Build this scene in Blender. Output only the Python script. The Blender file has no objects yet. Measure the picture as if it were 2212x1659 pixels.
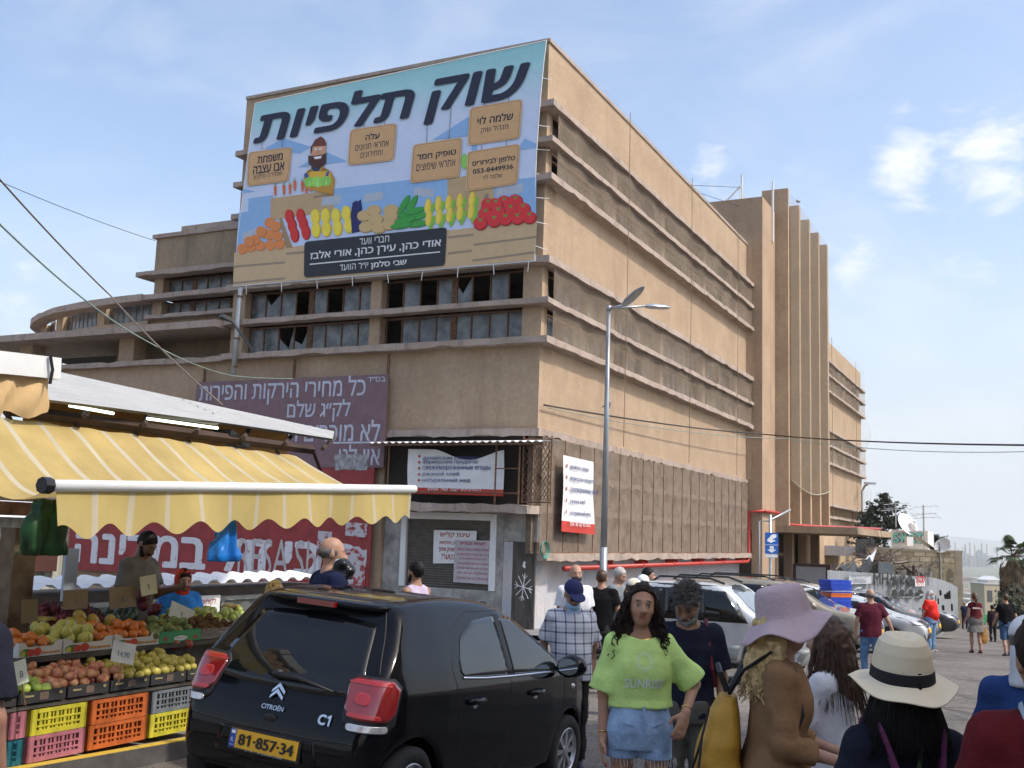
import bpy, math, random
import numpy as np
from mathutils import Vector, Matrix, geometry
PI = math.pi; R = math.radians
rnd = random.Random(11); npr = np.random.RandomState(5)
S = bpy.context.scene; COL = S.collection
# ------------------------------------------------------------------ camera
PITCH, ROLL, FPX = R(8.05), R(1.94), 4200.0
cam_d = bpy.data.cameras.new('camera'); cam = bpy.data.objects.new('camera', cam_d); COL.objects.link(cam)
cam_d.sensor_fit = 'HORIZONTAL'; cam_d.sensor_width = 36; cam_d.lens = 36*FPX/4032
cam_d.clip_start = .05; cam_d.clip_end = 60000
CM = Matrix.Rotation(PI/2+PITCH, 3, 'X') @ Matrix.Rotation(ROLL, 3, 'Z')
CAMP = Vector((0, 0, 1.7))
cam.matrix_world = Matrix.Translation(CAMP) @ CM.to_4x4()
S.camera = cam
# ------------------------------------------------------------------ light
SUN_AZ, SUN_EL = R(112), R(50)
sl = bpy.data.lights.new('sun', 'SUN'); sl.energy = 2.0; sl.angle = R(2.0); sl.color = (1, .93, .82)
so = bpy.data.objects.new('sun', sl); COL.objects.link(so)
sdir = Vector((math.sin(SUN_AZ)*math.cos(SUN_EL), math.cos(SUN_AZ)*math.cos(SUN_EL), math.sin(SUN_EL)))
so.rotation_euler = sdir.to_track_quat('Z', 'Y').to_euler(); so.location = (30, -10, 40)
S.view_settings.view_transform = 'Standard'; S.view_settings.look = 'None'
S.view_settings.exposure = .84; S.view_settings.gamma = 1
S.cycles.max_bounces = 6; S.cycles.volume_bounces = 2; S.cycles.transparent_max_bounces = 12; S.cycles.use_denoising = True
W = bpy.data.worlds.new('World'); S.world = W; W.use_nodes = True
def build_world():
    nt = W.node_tree; N = nt.nodes; L = nt.links; N.clear()
    out = N.new('ShaderNodeOutputWorld'); bg = N.new('ShaderNodeBackground'); bg.inputs[1].default_value = .15
    sky = N.new('ShaderNodeTexSky'); sky.sky_type = 'NISHITA'; sky.sun_disc = False
    sky.sun_elevation = SUN_EL; sky.sun_rotation = SUN_AZ; sky.dust_density = 3.0; sky.air_density = 1.0; sky.ozone_density = 2.0
    tc = N.new('ShaderNodeTexCoord')
    mp = N.new('ShaderNodeMapping'); mp.inputs['Scale'].default_value = (1, 1, 2.3); L.new(tc.outputs['Generated'], mp.inputs[0])
    def noise(sc, det, rough, vec, dist=0):
        n = N.new('ShaderNodeTexNoise'); n.inputs['Scale'].default_value = sc; n.inputs['Detail'].default_value = det
        n.inputs['Roughness'].default_value = rough; n.inputs['Distortion'].default_value = dist; L.new(vec, n.inputs['Vector']); return n.outputs['Fac']
    def mr(v, a, b, c=0, d=1):
        m = N.new('ShaderNodeMapRange'); m.interpolation_type = 'SMOOTHSTEP'; L.new(v, m.inputs[0])
        for i, x in enumerate((a, b, c, d)): m.inputs[i+1].default_value = x
        return m.outputs[0]
    def mth(op, a, b):
        m = N.new('ShaderNodeMath'); m.operation = op
        for i, x in enumerate((a, b)):
            if hasattr(x, 'links'): L.new(x, m.inputs[i])
            else: m.inputs[i].default_value = x
        return m.outputs[0]
    def blob(u, v, rad, w):                                # a place in the sky, by direction
        d = (CM @ Vector(((u-1106)/2304.2, -(v-829.5)/2304.2, -1))).normalized()
        vm = N.new('ShaderNodeVectorMath'); vm.operation = 'DISTANCE'; L.new(tc.outputs['Generated'], vm.inputs[0]); vm.inputs[1].default_value = d
        return mr(vm.outputs['Value'], 0, rad, w, 0)
    n1 = noise(13, 9, .62, mp.outputs[0], .25)
    acc = None
    for u, v, rad, w in ((2130, 330, .085, .34), (1950, 350, .07, .33), (2160, 400, .05, .3), (1840, 570, .06, .33), (2080, 560, .065, .27), (1740, 335, .05, .25), (1820, 1010, .06, .16), (1530, 340, .07, .2), (2020, 800, .08, .12), (70, 640, .12, .14), (180, 350, .06, .12)):
        b = blob(u, v, rad, w); acc = b if acc is None else mth('MAXIMUM', acc, b)
    puff = mr(mth('ADD', n1, acc), .64, .98, 0, .9)
    n2 = noise(4.5, 7, .6, mp.outputs[0], .8); veil = mr(n2, .40, .80, 0, .26)
    fac = mth('MAXIMUM', puff, veil)
    sx = N.new('ShaderNodeSeparateXYZ'); L.new(tc.outputs['Generated'], sx.inputs[0])
    hz = mr(sx.outputs['Z'], -.02, .34, .9, .06)
    tint = N.new('ShaderNodeMix'); tint.data_type = 'RGBA'; L.new(hz, tint.inputs['Factor']); L.new(sky.outputs[0], tint.inputs['A']); tint.inputs['B'].default_value = (2.95, 3.2, 3.5, 1)
    mx = N.new('ShaderNodeMix'); mx.data_type = 'RGBA'; L.new(fac, mx.inputs['Factor']); L.new(tint.outputs['Result'], mx.inputs['A']); mx.inputs['B'].default_value = (4.1, 4.15, 4.2, 1)
    L.new(mx.outputs['Result'], bg.inputs[0]); L.new(bg.outputs[0], out.inputs[0])
build_world()
# ------------------------------------------------------------------ pixels of the photograph to places
def ray(u, v): return CM @ Vector(((u-1106)/2304.2, -(v-829.5)/2304.2, -1))
def at(u, v, Y):
    d = ray(u, v); return CAMP + d*(Y/d.y)
def gz(y):                                                  # height of the street
    if y < 18: return -.033*y
    if y < 66: return -.594-.045*(y-18)
    return -2.754-.3*(y-66)
D1 = Vector((math.sin(R(26.6)), math.cos(R(26.6)), 0)); D2 = Vector((-D1.y, D1.x, 0))
BANG = math.atan2(D1.y, D1.x)
B0 = Vector((.8405, 33, 0)); BM = Matrix.Translation(B0) @ Matrix.Rotation(BANG, 4, 'Z')
S0 = Vector((-3.65, 8.0, 0)); SM = Matrix.Translation(S0) @ Matrix.Rotation(BANG, 4, 'Z')
def onplane(u, v, o, n):
    d = ray(u, v); return CAMP + d*((o-CAMP).dot(n)/d.dot(n))
def onR(u, v, off=0):                                       # right front of the hall: along, height
    n = -D2; p = onplane(u, v, B0+n*off, n)-B0; return p.dot(D1), p.z
def onL(u, v, off=0):
    n = -D1; p = onplane(u, v, B0+n*off, n)-B0; return p.dot(D2), p.z
def onS(u, v, y):                                           # stall frame, plane y metres behind its front
    p = onplane(u, v, S0+D2*y, D2)-S0; return Vector((p.dot(D1), y, p.z))
# ------------------------------------------------------------------ objects
ORG = {}
def tag(o, label, cat, group=None, kind=None):
    o['label'] = label; o['category'] = cat
    if group: o['group'] = group
    if kind: o['kind'] = kind
    return o
def thing(name, label, cat, loc=(0, 0, 0), rz=0, group=None, mw=None):
    o = bpy.data.objects.new(name, None); COL.objects.link(o); o.empty_display_size = .2
    if mw is not None:
        loc = Vector(loc); o.matrix_world = mw @ Matrix.Translation(loc); ORG[o.name] = loc
    else:
        o.location = loc; o.rotation_euler = (0, 0, rz)
    tag(o, label, cat, group); return o
def bthing(name, label, cat, loc=(0, 0, 0), group=None): return thing(name, label, cat, loc, group=group, mw=BM)
def sthing(name, label, cat, loc=(0, 0, 0), group=None): return thing(name, label, cat, loc, group=group, mw=SM)
def mesh(name, V, F, mats, parent=None, smooth=False, mi=None):
    me = bpy.data.meshes.new(name); me.from_pydata([tuple(v) for v in V], [], [tuple(f) for f in F])
    for m in (mats if isinstance(mats, (list, tuple)) else [mats]): me.materials.append(m)
    if mi is not None: me.polygons.foreach_set('material_index', np.array(mi, dtype=np.int32))
    if smooth is True: me.polygons.foreach_set('use_smooth', np.ones(len(me.polygons), dtype=bool))
    me.update()
    o = bpy.data.objects.new(name, me); COL.objects.link(o)
    if parent is not None:
        o.parent = parent
        if parent.name in ORG: o.location = -ORG[parent.name]; ORG[o.name] = Vector((0, 0, 0))
    return o
def copy_tree(o, parent=None):
    c = o.copy(); COL.objects.link(c); c.parent = parent
    for ch in list(o.children): copy_tree(ch, c)
    return c
class G:
    def __init__(s): s.V = []; s.F = []; s.M = []; s.S = []; s.mi = 0; s.sm = False
    def face(s, f): s.F.append(tuple(f)); s.M.append(s.mi); s.S.append(s.sm)
    def add(s, vs, fs):
        b = len(s.V); s.V += [Vector(v) for v in vs]
        for f in fs: s.face([b+i for i in f])
    def xf(s, m, start=0):
        for i in range(start, len(s.V)): s.V[i] = m @ s.V[i]
        return s
    def box(s, x0, x1, y0, y1, z0, z1, m=None):
        vs = [Vector((x, y, z)) for z in (z0, z1) for y in (y0, y1) for x in (x0, x1)]
        if m is not None: vs = [m @ v for v in vs]
        s.add(vs, [(0, 2, 3, 1), (4, 5, 7, 6), (0, 1, 5, 4), (2, 6, 7, 3), (0, 4, 6, 2), (1, 3, 7, 5)]); return s
    def quad(s, *p): s.add(p, [tuple(range(len(p)))]); return s
    def tube(s, path, r, n=8, cap=True, sq=1):
        path = [Vector(p) for p in path]; k = len(path); rs = r if isinstance(r, (list, tuple)) else [r]*k
        b = len(s.V); up = None
        for i, p in enumerate(path):
            t = (path[min(i+1, k-1)]-path[max(i-1, 0)])
            t = t.normalized() if t.length > 1e-9 else Vector((0, 0, 1))
            if up is None: up = Vector((0, 0, 1)) if abs(t.z) < .9 else Vector((1, 0, 0))
            a = t.cross(up)
            if a.length < 1e-6: a = t.cross(Vector((0, 1, 0)))
            a.normalize(); c = a.cross(t); up = c
            for j in range(n):
                q = 2*PI*j/n; s.V.append(p+(a*math.cos(q)+c*(math.sin(q)*sq))*rs[i])
        for i in range(k-1):
            for j in range(n):
                s.face((b+i*n+j, b+i*n+(j+1) % n, b+(i+1)*n+(j+1) % n, b+(i+1)*n+j))
        if cap: s.face([b+j for j in range(n)][::-1]); s.face([b+(k-1)*n+j for j in range(n)])
        return s
    def lathe(s, prof, n=16, m=None, cap=False):
        b = len(s.V); k = len(prof)
        for r_, z in prof:
            for j in range(n):
                v = Vector((r_*math.cos(2*PI*j/n), r_*math.sin(2*PI*j/n), z)); s.V.append(m @ v if m is not None else v)
        for i in range(k-1):
            for j in range(n): s.face((b+i*n+j, b+i*n+(j+1) % n, b+(i+1)*n+(j+1) % n, b+(i+1)*n+j))
        if cap and prof[0][0] > 1e-5: s.face([b+j for j in range(n)][::-1])
        if cap and prof[-1][0] > 1e-5: s.face([b+(k-1)*n+j for j in range(n)])
        return s
    def prism(s, poly, z0, z1, m=None):                     # xy polygon (counter-clockwise) raised
        n = len(poly); vs = [Vector((p[0], p[1], z)) for z in (z0, z1) for p in poly]
        if m is not None: vs = [m @ v for v in vs]
        s.add(vs, [tuple(range(n))[::-1], tuple(range(n, 2*n))]+[(i, (i+1) % n, n+(i+1) % n, n+i) for i in range(n)]); return s
    def grid(s, rows):
        b = len(s.V); nr, nc = len(rows), len(rows[0])
        for r_ in rows: s.V += [Vector(p) for p in r_]
        for i in range(nr-1):
            for j in range(nc-1): s.face((b+i*nc+j, b+i*nc+j+1, b+(i+1)*nc+j+1, b+(i+1)*nc+j))
        return s
    def obj(s, name, mats, parent=None, smooth=None):
        o = mesh(name, s.V, s.F, mats, parent, False, s.M)
        fl = np.array([bool(smooth)]*len(s.S) if smooth is not None else s.S, dtype=bool)
        if len(fl): o.data.polygons.foreach_set('use_smooth', fl)
        return o
def frame(o, x, y, z=None):                                 # 4x4 from axes
    x = Vector(x).normalized(); y = Vector(y).normalized(); z = x.cross(y) if z is None else Vector(z)
    m = Matrix((x, y, z)).transposed().to_4x4(); m.translation = Vector(o); return m
def LM(y, z, off=0): return frame((-off, y, z), (0, -1, 0), (0, 0, 1))      # writing on the left front
def RM(x, z, off=0): return frame((x, -off, z), (1, 0, 0), (0, 0, 1))
# ------------------------------------------------------------------ writing
def text_mesh(body, size=1, off=0, shear=0, sp=1, rtl=True, align='CENTER', word=1):
    heb = any('\u0590' <= c <= '\u05ff' for c in body)
    if heb and rtl:
        b = body[::-1]; import re
        b = re.sub(r'[0-9][0-9\-\.]*[0-9]', lambda m_: m_.group(0)[::-1], b)
        body = b.translate(str.maketrans('()', ')('))
    c = bpy.data.curves.new('lettering', 'FONT'); c.body = body; c.size = size; c.offset = off; c.shear = shear
    c.align_x = align; c.space_character = sp; c.space_word = word; c.resolution_u = 3
    c.fill_mode = 'NONE'; o = bpy.data.objects.new('lettering', c); COL.objects.link(o)
    dg = bpy.context.evaluated_depsgraph_get(); me = bpy.data.meshes.new_from_object(o.evaluated_get(dg))
    P = np.array([v.co[:2] for v in me.vertices]); E = [tuple(e.vertices) for e in me.edges]
    bpy.data.objects.remove(o); bpy.data.curves.remove(c); bpy.data.meshes.remove(me)
    nb = {}
    for a, b in E: nb.setdefault(a, []).append(b); nb.setdefault(b, []).append(a)
    seen, loops = set(), []
    for a in range(len(P)):                                  # outlines, then a fill by winding number
        if a in seen or a not in nb: continue
        lp = [a]; seen.add(a); nx = a+1 if a+1 in nb[a] else nb[a][0]
        while nx not in seen: lp.append(nx); seen.add(nx); nn = [q for q in nb[nx] if q not in seen]; nx = nn[0] if nn else a
        loops.append(lp)
    V, F = [], []; groups = []
    for lp in loops:                                         # one fill per glyph (outlines whose boxes meet)
        b = (P[lp].min(0), P[lp].max(0)); hit = [g for g in groups if (g[1] <= b[1]+1e-4).all() and (g[2] >= b[0]-1e-4).all() or (g[1] >= b[0]-1e-4).all() and (g[2] <= b[1]+1e-4).all() or ((g[1] < b[1]).all() and (g[2] > b[0]).all())]
        n_ = [[lp], b[0], b[1]]
        for g in hit: n_[0] += g[0]; n_[1] = np.minimum(n_[1], g[1]); n_[2] = np.maximum(n_[2], g[2]); groups.remove(g)
        groups.append(n_)
    for ls, _, _ in groups:
        pts = []; ed = []
        for lp in ls: b = len(pts); pts += [Vector(P[k]) for k in lp]; ed += [(b+k, b+(k+1) % len(lp)) for k in range(len(lp))]
        r_ = geometry.delaunay_2d_cdt(pts, ed, [], 0, 1e-5); v2 = np.array([tuple(v) for v in r_[0]]); f2 = np.array([f for f in r_[2] if len(f) == 3])
        if not len(f2): continue
        q = v2[f2].mean(1); wn = np.zeros(len(q))
        for lp in ls:
            A = P[lp]; Bq = np.roll(A, -1, 0)
            cr = (Bq[None, :, 0]-A[None, :, 0])*(q[:, 1:2]-A[None, :, 1])-(q[:, 0:1]-A[None, :, 0])*(Bq[None, :, 1]-A[None, :, 1])
            up = (A[None, :, 1] <= q[:, 1:2]) & (Bq[None, :, 1] > q[:, 1:2]) & (cr > 0); dn = (A[None, :, 1] > q[:, 1:2]) & (Bq[None, :, 1] <= q[:, 1:2]) & (cr < 0)
            wn += up.sum(1)-dn.sum(1)
        b = len(V); V += [Vector((x, y, 0)) for x, y in v2]; F += [tuple(int(b+k) for k in f) for f in f2[wn != 0]]
    used = sorted({k for f in F for k in f}); ix = {k: i for i, k in enumerate(used)}
    return [V[k] for k in used], [tuple(ix[k] for k in f) for f in F]
def put_text(g, body, m, w=None, h=None, bold=0, **k):             # lettering added to g, scaled to width w (and height h), m places it
    V, F = text_mesh(body, **k)
    if not V: return
    x0 = min(v.x for v in V); x1 = max(v.x for v in V); y0 = min(v.y for v in V); y1 = max(v.y for v in V)
    sx = w/(x1-x0) if w else (h/(y1-y0)); sy = h/(y1-y0) if h else sx
    cx = (x0+x1)/2
    sh = [(0, 0)]+([(bold, 0), (-bold, 0), (0, bold*.7), (0, -bold*.7), (bold*.7, bold*.5), (-bold*.7, bold*.5), (bold*.7, -bold*.5), (-bold*.7, -bold*.5)] if bold else [])
    for i, (dx, dy) in enumerate(sh): g.add([m @ Vector(((v.x-cx+dx)*sx, (v.y-y0+dy)*sy, .0006*i)) for v in V], F)
# ------------------------------------------------------------------ materials
MATS = {}
def nodes(name):
    m = bpy.data.materials.new(name); m.use_nodes = True; nt = m.node_tree
    return m, nt.nodes, nt.links, nt.nodes['Principled BSDF']
def c4(c): return (c[0], c[1], c[2], 1)
def M(name, col, rough=.65, metal=0, var=.12, sc=4, bump=0, bsc=30, spec=.4, coat=0, stretch=(1, 1, 1), col2=None, lo=.35, hi=.65, detail=5, alpha=None, emit=None):
    if name in MATS: return MATS[name]
    m, N, L, P = nodes(name); MATS[name] = m
    tc = N.new('ShaderNodeTexCoord'); mp = N.new('ShaderNodeMapping'); L.new(tc.outputs['Object'], mp.inputs[0]); mp.inputs['Scale'].default_value = stretch
    n = N.new('ShaderNodeTexNoise'); n.inputs['Scale'].default_value = sc; n.inputs['Detail'].default_value = detail; n.inputs['Roughness'].default_value = .6; L.new(mp.outputs[0], n.inputs[0])
    cr = N.new('ShaderNodeValToRGB'); L.new(n.outputs['Fac'], cr.inputs[0])
    cr.color_ramp.elements[0].position = lo; cr.color_ramp.elements[1].position = hi
    cr.color_ramp.elements[0].color = c4(col2) if col2 else c4([x*(1-var) for x in col])
    cr.color_ramp.elements[1].color = c4(col) if col2 else c4([min(1, x*(1+var)) for x in col])
    L.new(cr.outputs[0], P.inputs['Base Color'])
    P.inputs['Roughness'].default_value = rough; P.inputs['Metallic'].default_value = metal; P.inputs['Specular IOR Level'].default_value = spec
    P.inputs['Coat Weight'].default_value = coat; P.inputs['Coat Roughness'].default_value = .04
    if bump:
        n2 = N.new('ShaderNodeTexNoise'); n2.inputs['Scale'].default_value = bsc; n2.inputs['Detail'].default_value = 4; L.new(mp.outputs[0], n2.inputs[0])
        b = N.new('ShaderNodeBump'); b.inputs['Strength'].default_value = bump; b.inputs['Distance'].default_value = .02; L.new(n2.outputs['Fac'], b.inputs['Height']); L.new(b.outputs[0], P.inputs['Normal'])
    if emit: P.inputs['Emission Color'].default_value = c4(emit[0]); P.inputs['Emission Strength'].default_value = emit[1]
    if alpha is not None: P.inputs['Alpha'].default_value = alpha
    return m
def hexc(h):                                                # sRGB picture colour -> albedo
    v = [int(h[i:i+2], 16)/255 for i in (0, 2, 4)]
    return tuple(((x+.055)/1.055)**2.4 if x > .04 else x/12.92 for x in v)
def H(h, rough=.6, k=1, **kw): return M('paint_'+h+('_%d' % (k*100) if k != 1 else ''), [x*k for x in hexc(h)], rough, **kw)
def wall_mat(name, a, b, stain, st=.5, sc=1.0):
    m, N, L, P = nodes(name); MATS[name] = m
    tc = N.new('ShaderNodeTexCoord')
    def nz(scale, stretch, det=6, rg=.65):
        mp = N.new('ShaderNodeMapping'); L.new(tc.outputs['Object'], mp.inputs[0]); mp.inputs['Scale'].default_value = stretch
        n = N.new('ShaderNodeTexNoise'); n.inputs['Scale'].default_value = scale; n.inputs['Detail'].default_value = det; n.inputs['Roughness'].default_value = rg; L.new(mp.outputs[0], n.inputs[0]); return n.outputs['Fac']
    def ramp(v, p0, p1, c0, c1):
        r = N.new('ShaderNodeValToRGB'); L.new(v, r.inputs[0]); e = r.color_ramp.elements; e[0].position = p0; e[1].position = p1; e[0].color = c4(c0); e[1].color = c4(c1); return r.outputs[0]
    def mix(f, x, y, mode='MIX'):
        q = N.new('ShaderNodeMix'); q.data_type = 'RGBA'; q.blend_type = mode
        if hasattr(f, 'links'): L.new(f, q.inputs['Factor'])
        else: q.inputs['Factor'].default_value = f
        for s_, i in ((x, 'A'), (y, 'B')):
            if hasattr(s_, 'links'): L.new(s_, q.inputs[i])
            else: q.inputs[i].default_value = c4(s_)
        return q.outputs['Result']
    base = ramp(nz(.55*sc, (1, 1, 1)), .35, .65, a, b)
    fine = ramp(nz(7*sc, (1, 1, 1), 3), .3, .7, (.88, .88, .88), (1.07, 1.07, 1.07))
    c = mix(1.0, base, fine, 'MULTIPLY')
    streak = ramp(nz(1.6*sc, (1, 1, .16), 7, .7), .52, .78, (0, 0, 0), (st, st, st))
    c = mix(streak, c, stain)
    patch = ramp(nz(.9*sc, (1, 1, 1.2), 8, .7), .6, .72, (0, 0, 0), (st*.55,)*3)
    c = mix(patch, c, [x*1.25 for x in a])
    L.new(c, P.inputs['Base Color']); P.inputs['Roughness'].default_value = .92; P.inputs['Specular IOR Level'].default_value = .15
    bp = N.new('ShaderNodeBump'); bp.inputs['Strength'].default_value = .4; bp.inputs['Distance'].default_value = .02; L.new(nz(11*sc, (1, 1, 1), 5, .6), bp.inputs['Height']); L.new(bp.outputs[0], P.inputs['Normal'])
    return m
def see_through(name, col, dens, rough=.8, sc=None):
    m, N, L, P = nodes(name); MATS[name] = m
    P.inputs['Base Color'].default_value = c4(col); P.inputs['Roughness'].default_value = rough
    t = N.new('ShaderNodeBsdfTransparent'); mx = N.new('ShaderNodeMixShader'); out = N['Material Output']
    L.new(t.outputs[0], mx.inputs[1]); L.new(P.outputs[0], mx.inputs[2]); L.new(mx.outputs[0], out.inputs[0]); mx.inputs[0].default_value = dens
    if sc:
        tc = N.new('ShaderNodeTexCoord'); n = N.new('ShaderNodeTexNoise'); n.inputs['Scale'].default_value = sc; n.inputs['Detail'].default_value = 6; L.new(tc.outputs['Object'], n.inputs[0])
        r = N.new('ShaderNodeMapRange'); L.new(n.outputs['Fac'], r.inputs[0]); r.inputs[1].default_value = .3; r.inputs[2].default_value = .7; r.inputs[3].default_value = dens*.75; r.inputs[4].default_value = min(1, dens*1.3); L.new(r.outputs[0], mx.inputs[0])
    return m
WALL = wall_mat('stucco_tan', (.385, .280, .188), (.475, .355, .245), (.24, .18, .125), .6)
WALL_PINK = wall_mat('stucco_rose', (.36, .258, .175), (.43, .312, .215), (.20, .155, .12), .65)
WALL_DARK = wall_mat('stucco_grimy', (.30, .23, .16), (.38, .29, .20), (.13, .11, .09), .8)
CONC = wall_mat('weathered_concrete', (.34, .27, .225), (.44, .36, .31), (.12, .10, .09), .75, 2.5)
BASEW = wall_mat('flaking_wall', (.40, .43, .48), (.54, .49, .47), (.20, .27, .36), .95, 2.2)
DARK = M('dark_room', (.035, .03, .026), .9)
PANE = M('dusty_window_glass', (.20, .215, .22), .22, var=.35, sc=2.2, col2=(.075, .08, .085), lo=.36, hi=.66, spec=.6)
RUST = M('rusty_steel', (.16, .085, .05), .85, var=.4, sc=9)
BLACKM = M('black_plastic', (.012, .012, .013), .45)
WHITE = M('white_paint', (.74, .75, .75), .5, var=.05)
STEEL = M('galvanised_steel', (.42, .44, .46), .38, .6, var=.12, sc=14)
RUBBER = M('tyre_rubber', (.018, .018, .019), .85)
NAVYINK = M('navy_ink', (.022, .028, .055), .6, var=.03)
REDPIPE = M('red_pipe_paint', (.42, .045, .035), .38, var=.15)
CABLE = M('black_cable', (.02, .02, .02), .6)
GCABLE = M('pale_green_cable', (.22, .30, .26), .6)
# ------------------------------------------------------------------ solid shapes from distance fields
def vnoise(P, sc, seed=0):
    r_ = np.random.RandomState(seed).rand(24, 24, 24).astype(np.float32)
    q = P*sc; i = np.floor(q).astype(np.int32); f = (q-i).astype(np.float32); f = f*f*(3-2*f); o = 0
    for a in (0, 1):
        for b in (0, 1):
            for c in (0, 1):
                w = (f[..., 0] if a else 1-f[..., 0])*(f[..., 1] if b else 1-f[..., 1])*(f[..., 2] if c else 1-f[..., 2])
                o = o+w*r_[(i[..., 0]+a) % 24, (i[..., 1]+b) % 24, (i[..., 2]+c) % 24]
    return o*2-1
def smin(a, b, k):
    if k <= 0: return np.minimum(a, b)
    h = np.clip(.5+.5*(b-a)/k, 0, 1); return b*(1-h)+a*h-k*h*(1-h)
class Sdf:
    def __init__(s, lo, hi, h):
        s.lo = np.array(lo, dtype=np.float32); s.h = h
        s.n = np.ceil((np.array(hi)-s.lo)/h).astype(int)+1
        s.D = np.full(s.n, 9.0, dtype=np.float32)
    def sub(s, lo, hi):
        a = np.clip(np.floor((np.array(lo)-s.lo)/s.h).astype(int), 0, s.n); b = np.clip(np.ceil((np.array(hi)-s.lo)/s.h).astype(int)+1, 0, s.n)
        if np.any(b <= a): return None, None
        sl_ = tuple(slice(int(x), int(y)) for x, y in zip(a, b))
        g = np.stack(np.meshgrid(*[s.lo[i]+s.h*np.arange(a[i], b[i], dtype=np.float32) for i in range(3)], indexing='ij'), -1)
        return sl_, g
    def put(s, sl_, d, k, cut=False):
        if cut: s.D[sl_] = -smin(-s.D[sl_], d, k)
        else: s.D[sl_] = smin(s.D[sl_], d, k)
    def clip(s, d, P, clips):
        for (o, n) in clips or ():
            n = np.array(n, dtype=np.float32); n = n/np.linalg.norm(n); d = np.maximum(d, (P-np.array(o, dtype=np.float32)) @ n)
        return d
    def cap(s, a, b, ra, rb, k=.02, clips=None, cut=False, noise=None):
        a = np.array(a, dtype=np.float32); b = np.array(b, dtype=np.float32); m = max(ra, rb)+k+3*s.h+.02
        sl_, P = s.sub(np.minimum(a, b)-m, np.maximum(a, b)+m)
        if P is None: return
        ba = b-a; L2 = float(ba @ ba)+1e-9; t = np.clip(((P-a) @ ba)/L2, 0, 1)
        d = np.linalg.norm(P-a-t[..., None]*ba, axis=-1)-(ra+(rb-ra)*t)
        if noise: d = d+noise[0]*vnoise(P, noise[1], 3)
        s.put(sl_, s.clip(d, P, clips), k, cut)
    def ell(s, c, r, k=.02, rot=None, cut=False, clips=None, noise=None):
        c = np.array(c, dtype=np.float32); r = np.array(r, dtype=np.float32); m = float(max(r))+k+3*s.h+.02
        sl_, P = s.sub(c-m, c+m)
        if P is None: return
        q = P-c
        if rot is not None: q = q @ np.array(rot, dtype=np.float32)
        k0 = np.linalg.norm(q/r, axis=-1); k1 = np.linalg.norm(q/(r*r), axis=-1)+1e-6
        d = k0*(k0-1)/k1
        if noise: d = d+noise[0]*vnoise(P, noise[1], 9)
        s.put(sl_, s.clip(d, P, clips), k, cut)
    def stack(s, rows, k=.02, rot=None, org=(0, 0, 0), clips=None, noise=None, inf=0, pw=2.3, cut=False):
        rows = np.array(sorted(rows), dtype=np.float32)     # z, rx, ry, x0, y0
        zl, zh = rows[0, 0], rows[-1, 0]; rm = float(rows[:, 1:3].max())+abs(inf)+.06+k+float(np.abs(rows[:, 3:5]).max())
        org = np.array(org, dtype=np.float32); cs = []
        Rm = np.array(rot, dtype=np.float32) if rot is not None else np.eye(3, dtype=np.float32)
        for x in (-rm, rm):
            for y in (-rm, rm):
                for z in (zl-.05, zh+.05): cs.append(Rm @ np.array((x, y, z), dtype=np.float32)+org)
        cs = np.array(cs); sl_, P = s.sub(cs.min(0), cs.max(0))
        if P is None: return
        q = (P-org) @ Rm; z = q[..., 2]
        f = [np.interp(z, rows[:, 0], rows[:, i]) for i in range(1, 5)]
        rx, ry = f[0]+inf, f[1]+inf
        e = (np.abs((q[..., 0]-f[2])/rx)**pw+np.abs((q[..., 1]-f[3])/ry)**pw)**(1/pw)
        d = (e-1)*np.minimum(rx, ry)
        if noise:
            w = P*np.array(noise[2] if len(noise) > 2 else (1, 1, 1), dtype=np.float32); d = d+noise[0]*vnoise(w, noise[1], noise[3] if len(noise) > 3 else 4)
        d = np.maximum(d, np.maximum(zl-z, z-zh)).astype(np.float32)
        s.put(sl_, s.clip(d, P, clips), k, cut)
    def blur(s, n=1):
        for _ in range(n):
            for ax in range(3):
                D = s.D; s.D = (np.roll(D, 1, ax)+2*D+np.roll(D, -1, ax))/4
    def polys(s):
        D = s.D; n = s.n; neg = D < 0; C = [(i, j, k) for i in (0, 1) for j in (0, 1) for k in (0, 1)]
        cnt = np.zeros(n-1, dtype=np.int8)
        for (i, j, k) in C: cnt += neg[i:n[0]-1+i, j:n[1]-1+j, k:n[2]-1+k]
        mask = (cnt > 0) & (cnt < 8); idx = np.full(n-1, -1, dtype=np.int64); cells = np.argwhere(mask); idx[mask] = np.arange(len(cells))
        pos = np.zeros((len(cells), 3), dtype=np.float32); num = np.zeros(len(cells), dtype=np.float32)
        val = {c: D[cells[:, 0]+c[0], cells[:, 1]+c[1], cells[:, 2]+c[2]] for c in C}
        for a in C:
            for ax in range(3):
                if a[ax] == 0:
                    b = list(a); b[ax] = 1; b = tuple(b); da, db = val[a], val[b]; cr = (da < 0) != (db < 0)
                    t = np.where(cr, da/np.where(cr, da-db, 1), 0); p = np.array(a, dtype=np.float32)+np.outer(t, np.array(b)-np.array(a)).astype(np.float32)
                    pos += p*cr[:, None]; num += cr
        V = s.lo+s.h*(cells+pos/np.maximum(num, 1)[:, None]); F = []
        for ax in range(3):
            o1, o2 = (ax+1) % 3, (ax+2) % 3
            sa = [slice(1, -1)]*3; sa[ax] = slice(0, -1); sb = [slice(1, -1)]*3; sb[ax] = slice(1, None)
            na, nb = neg[tuple(sa)], neg[tuple(sb)]; e = np.argwhere(na != nb); flip = na[na != nb]
            base = e.copy(); base[:, o1] += 1; base[:, o2] += 1
            q = []
            for (u, v) in ((-1, -1), (0, -1), (0, 0), (-1, 0)):
                w = base.copy(); w[:, o1] += u; w[:, o2] += v; q.append(idx[w[:, 0], w[:, 1], w[:, 2]])
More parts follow.
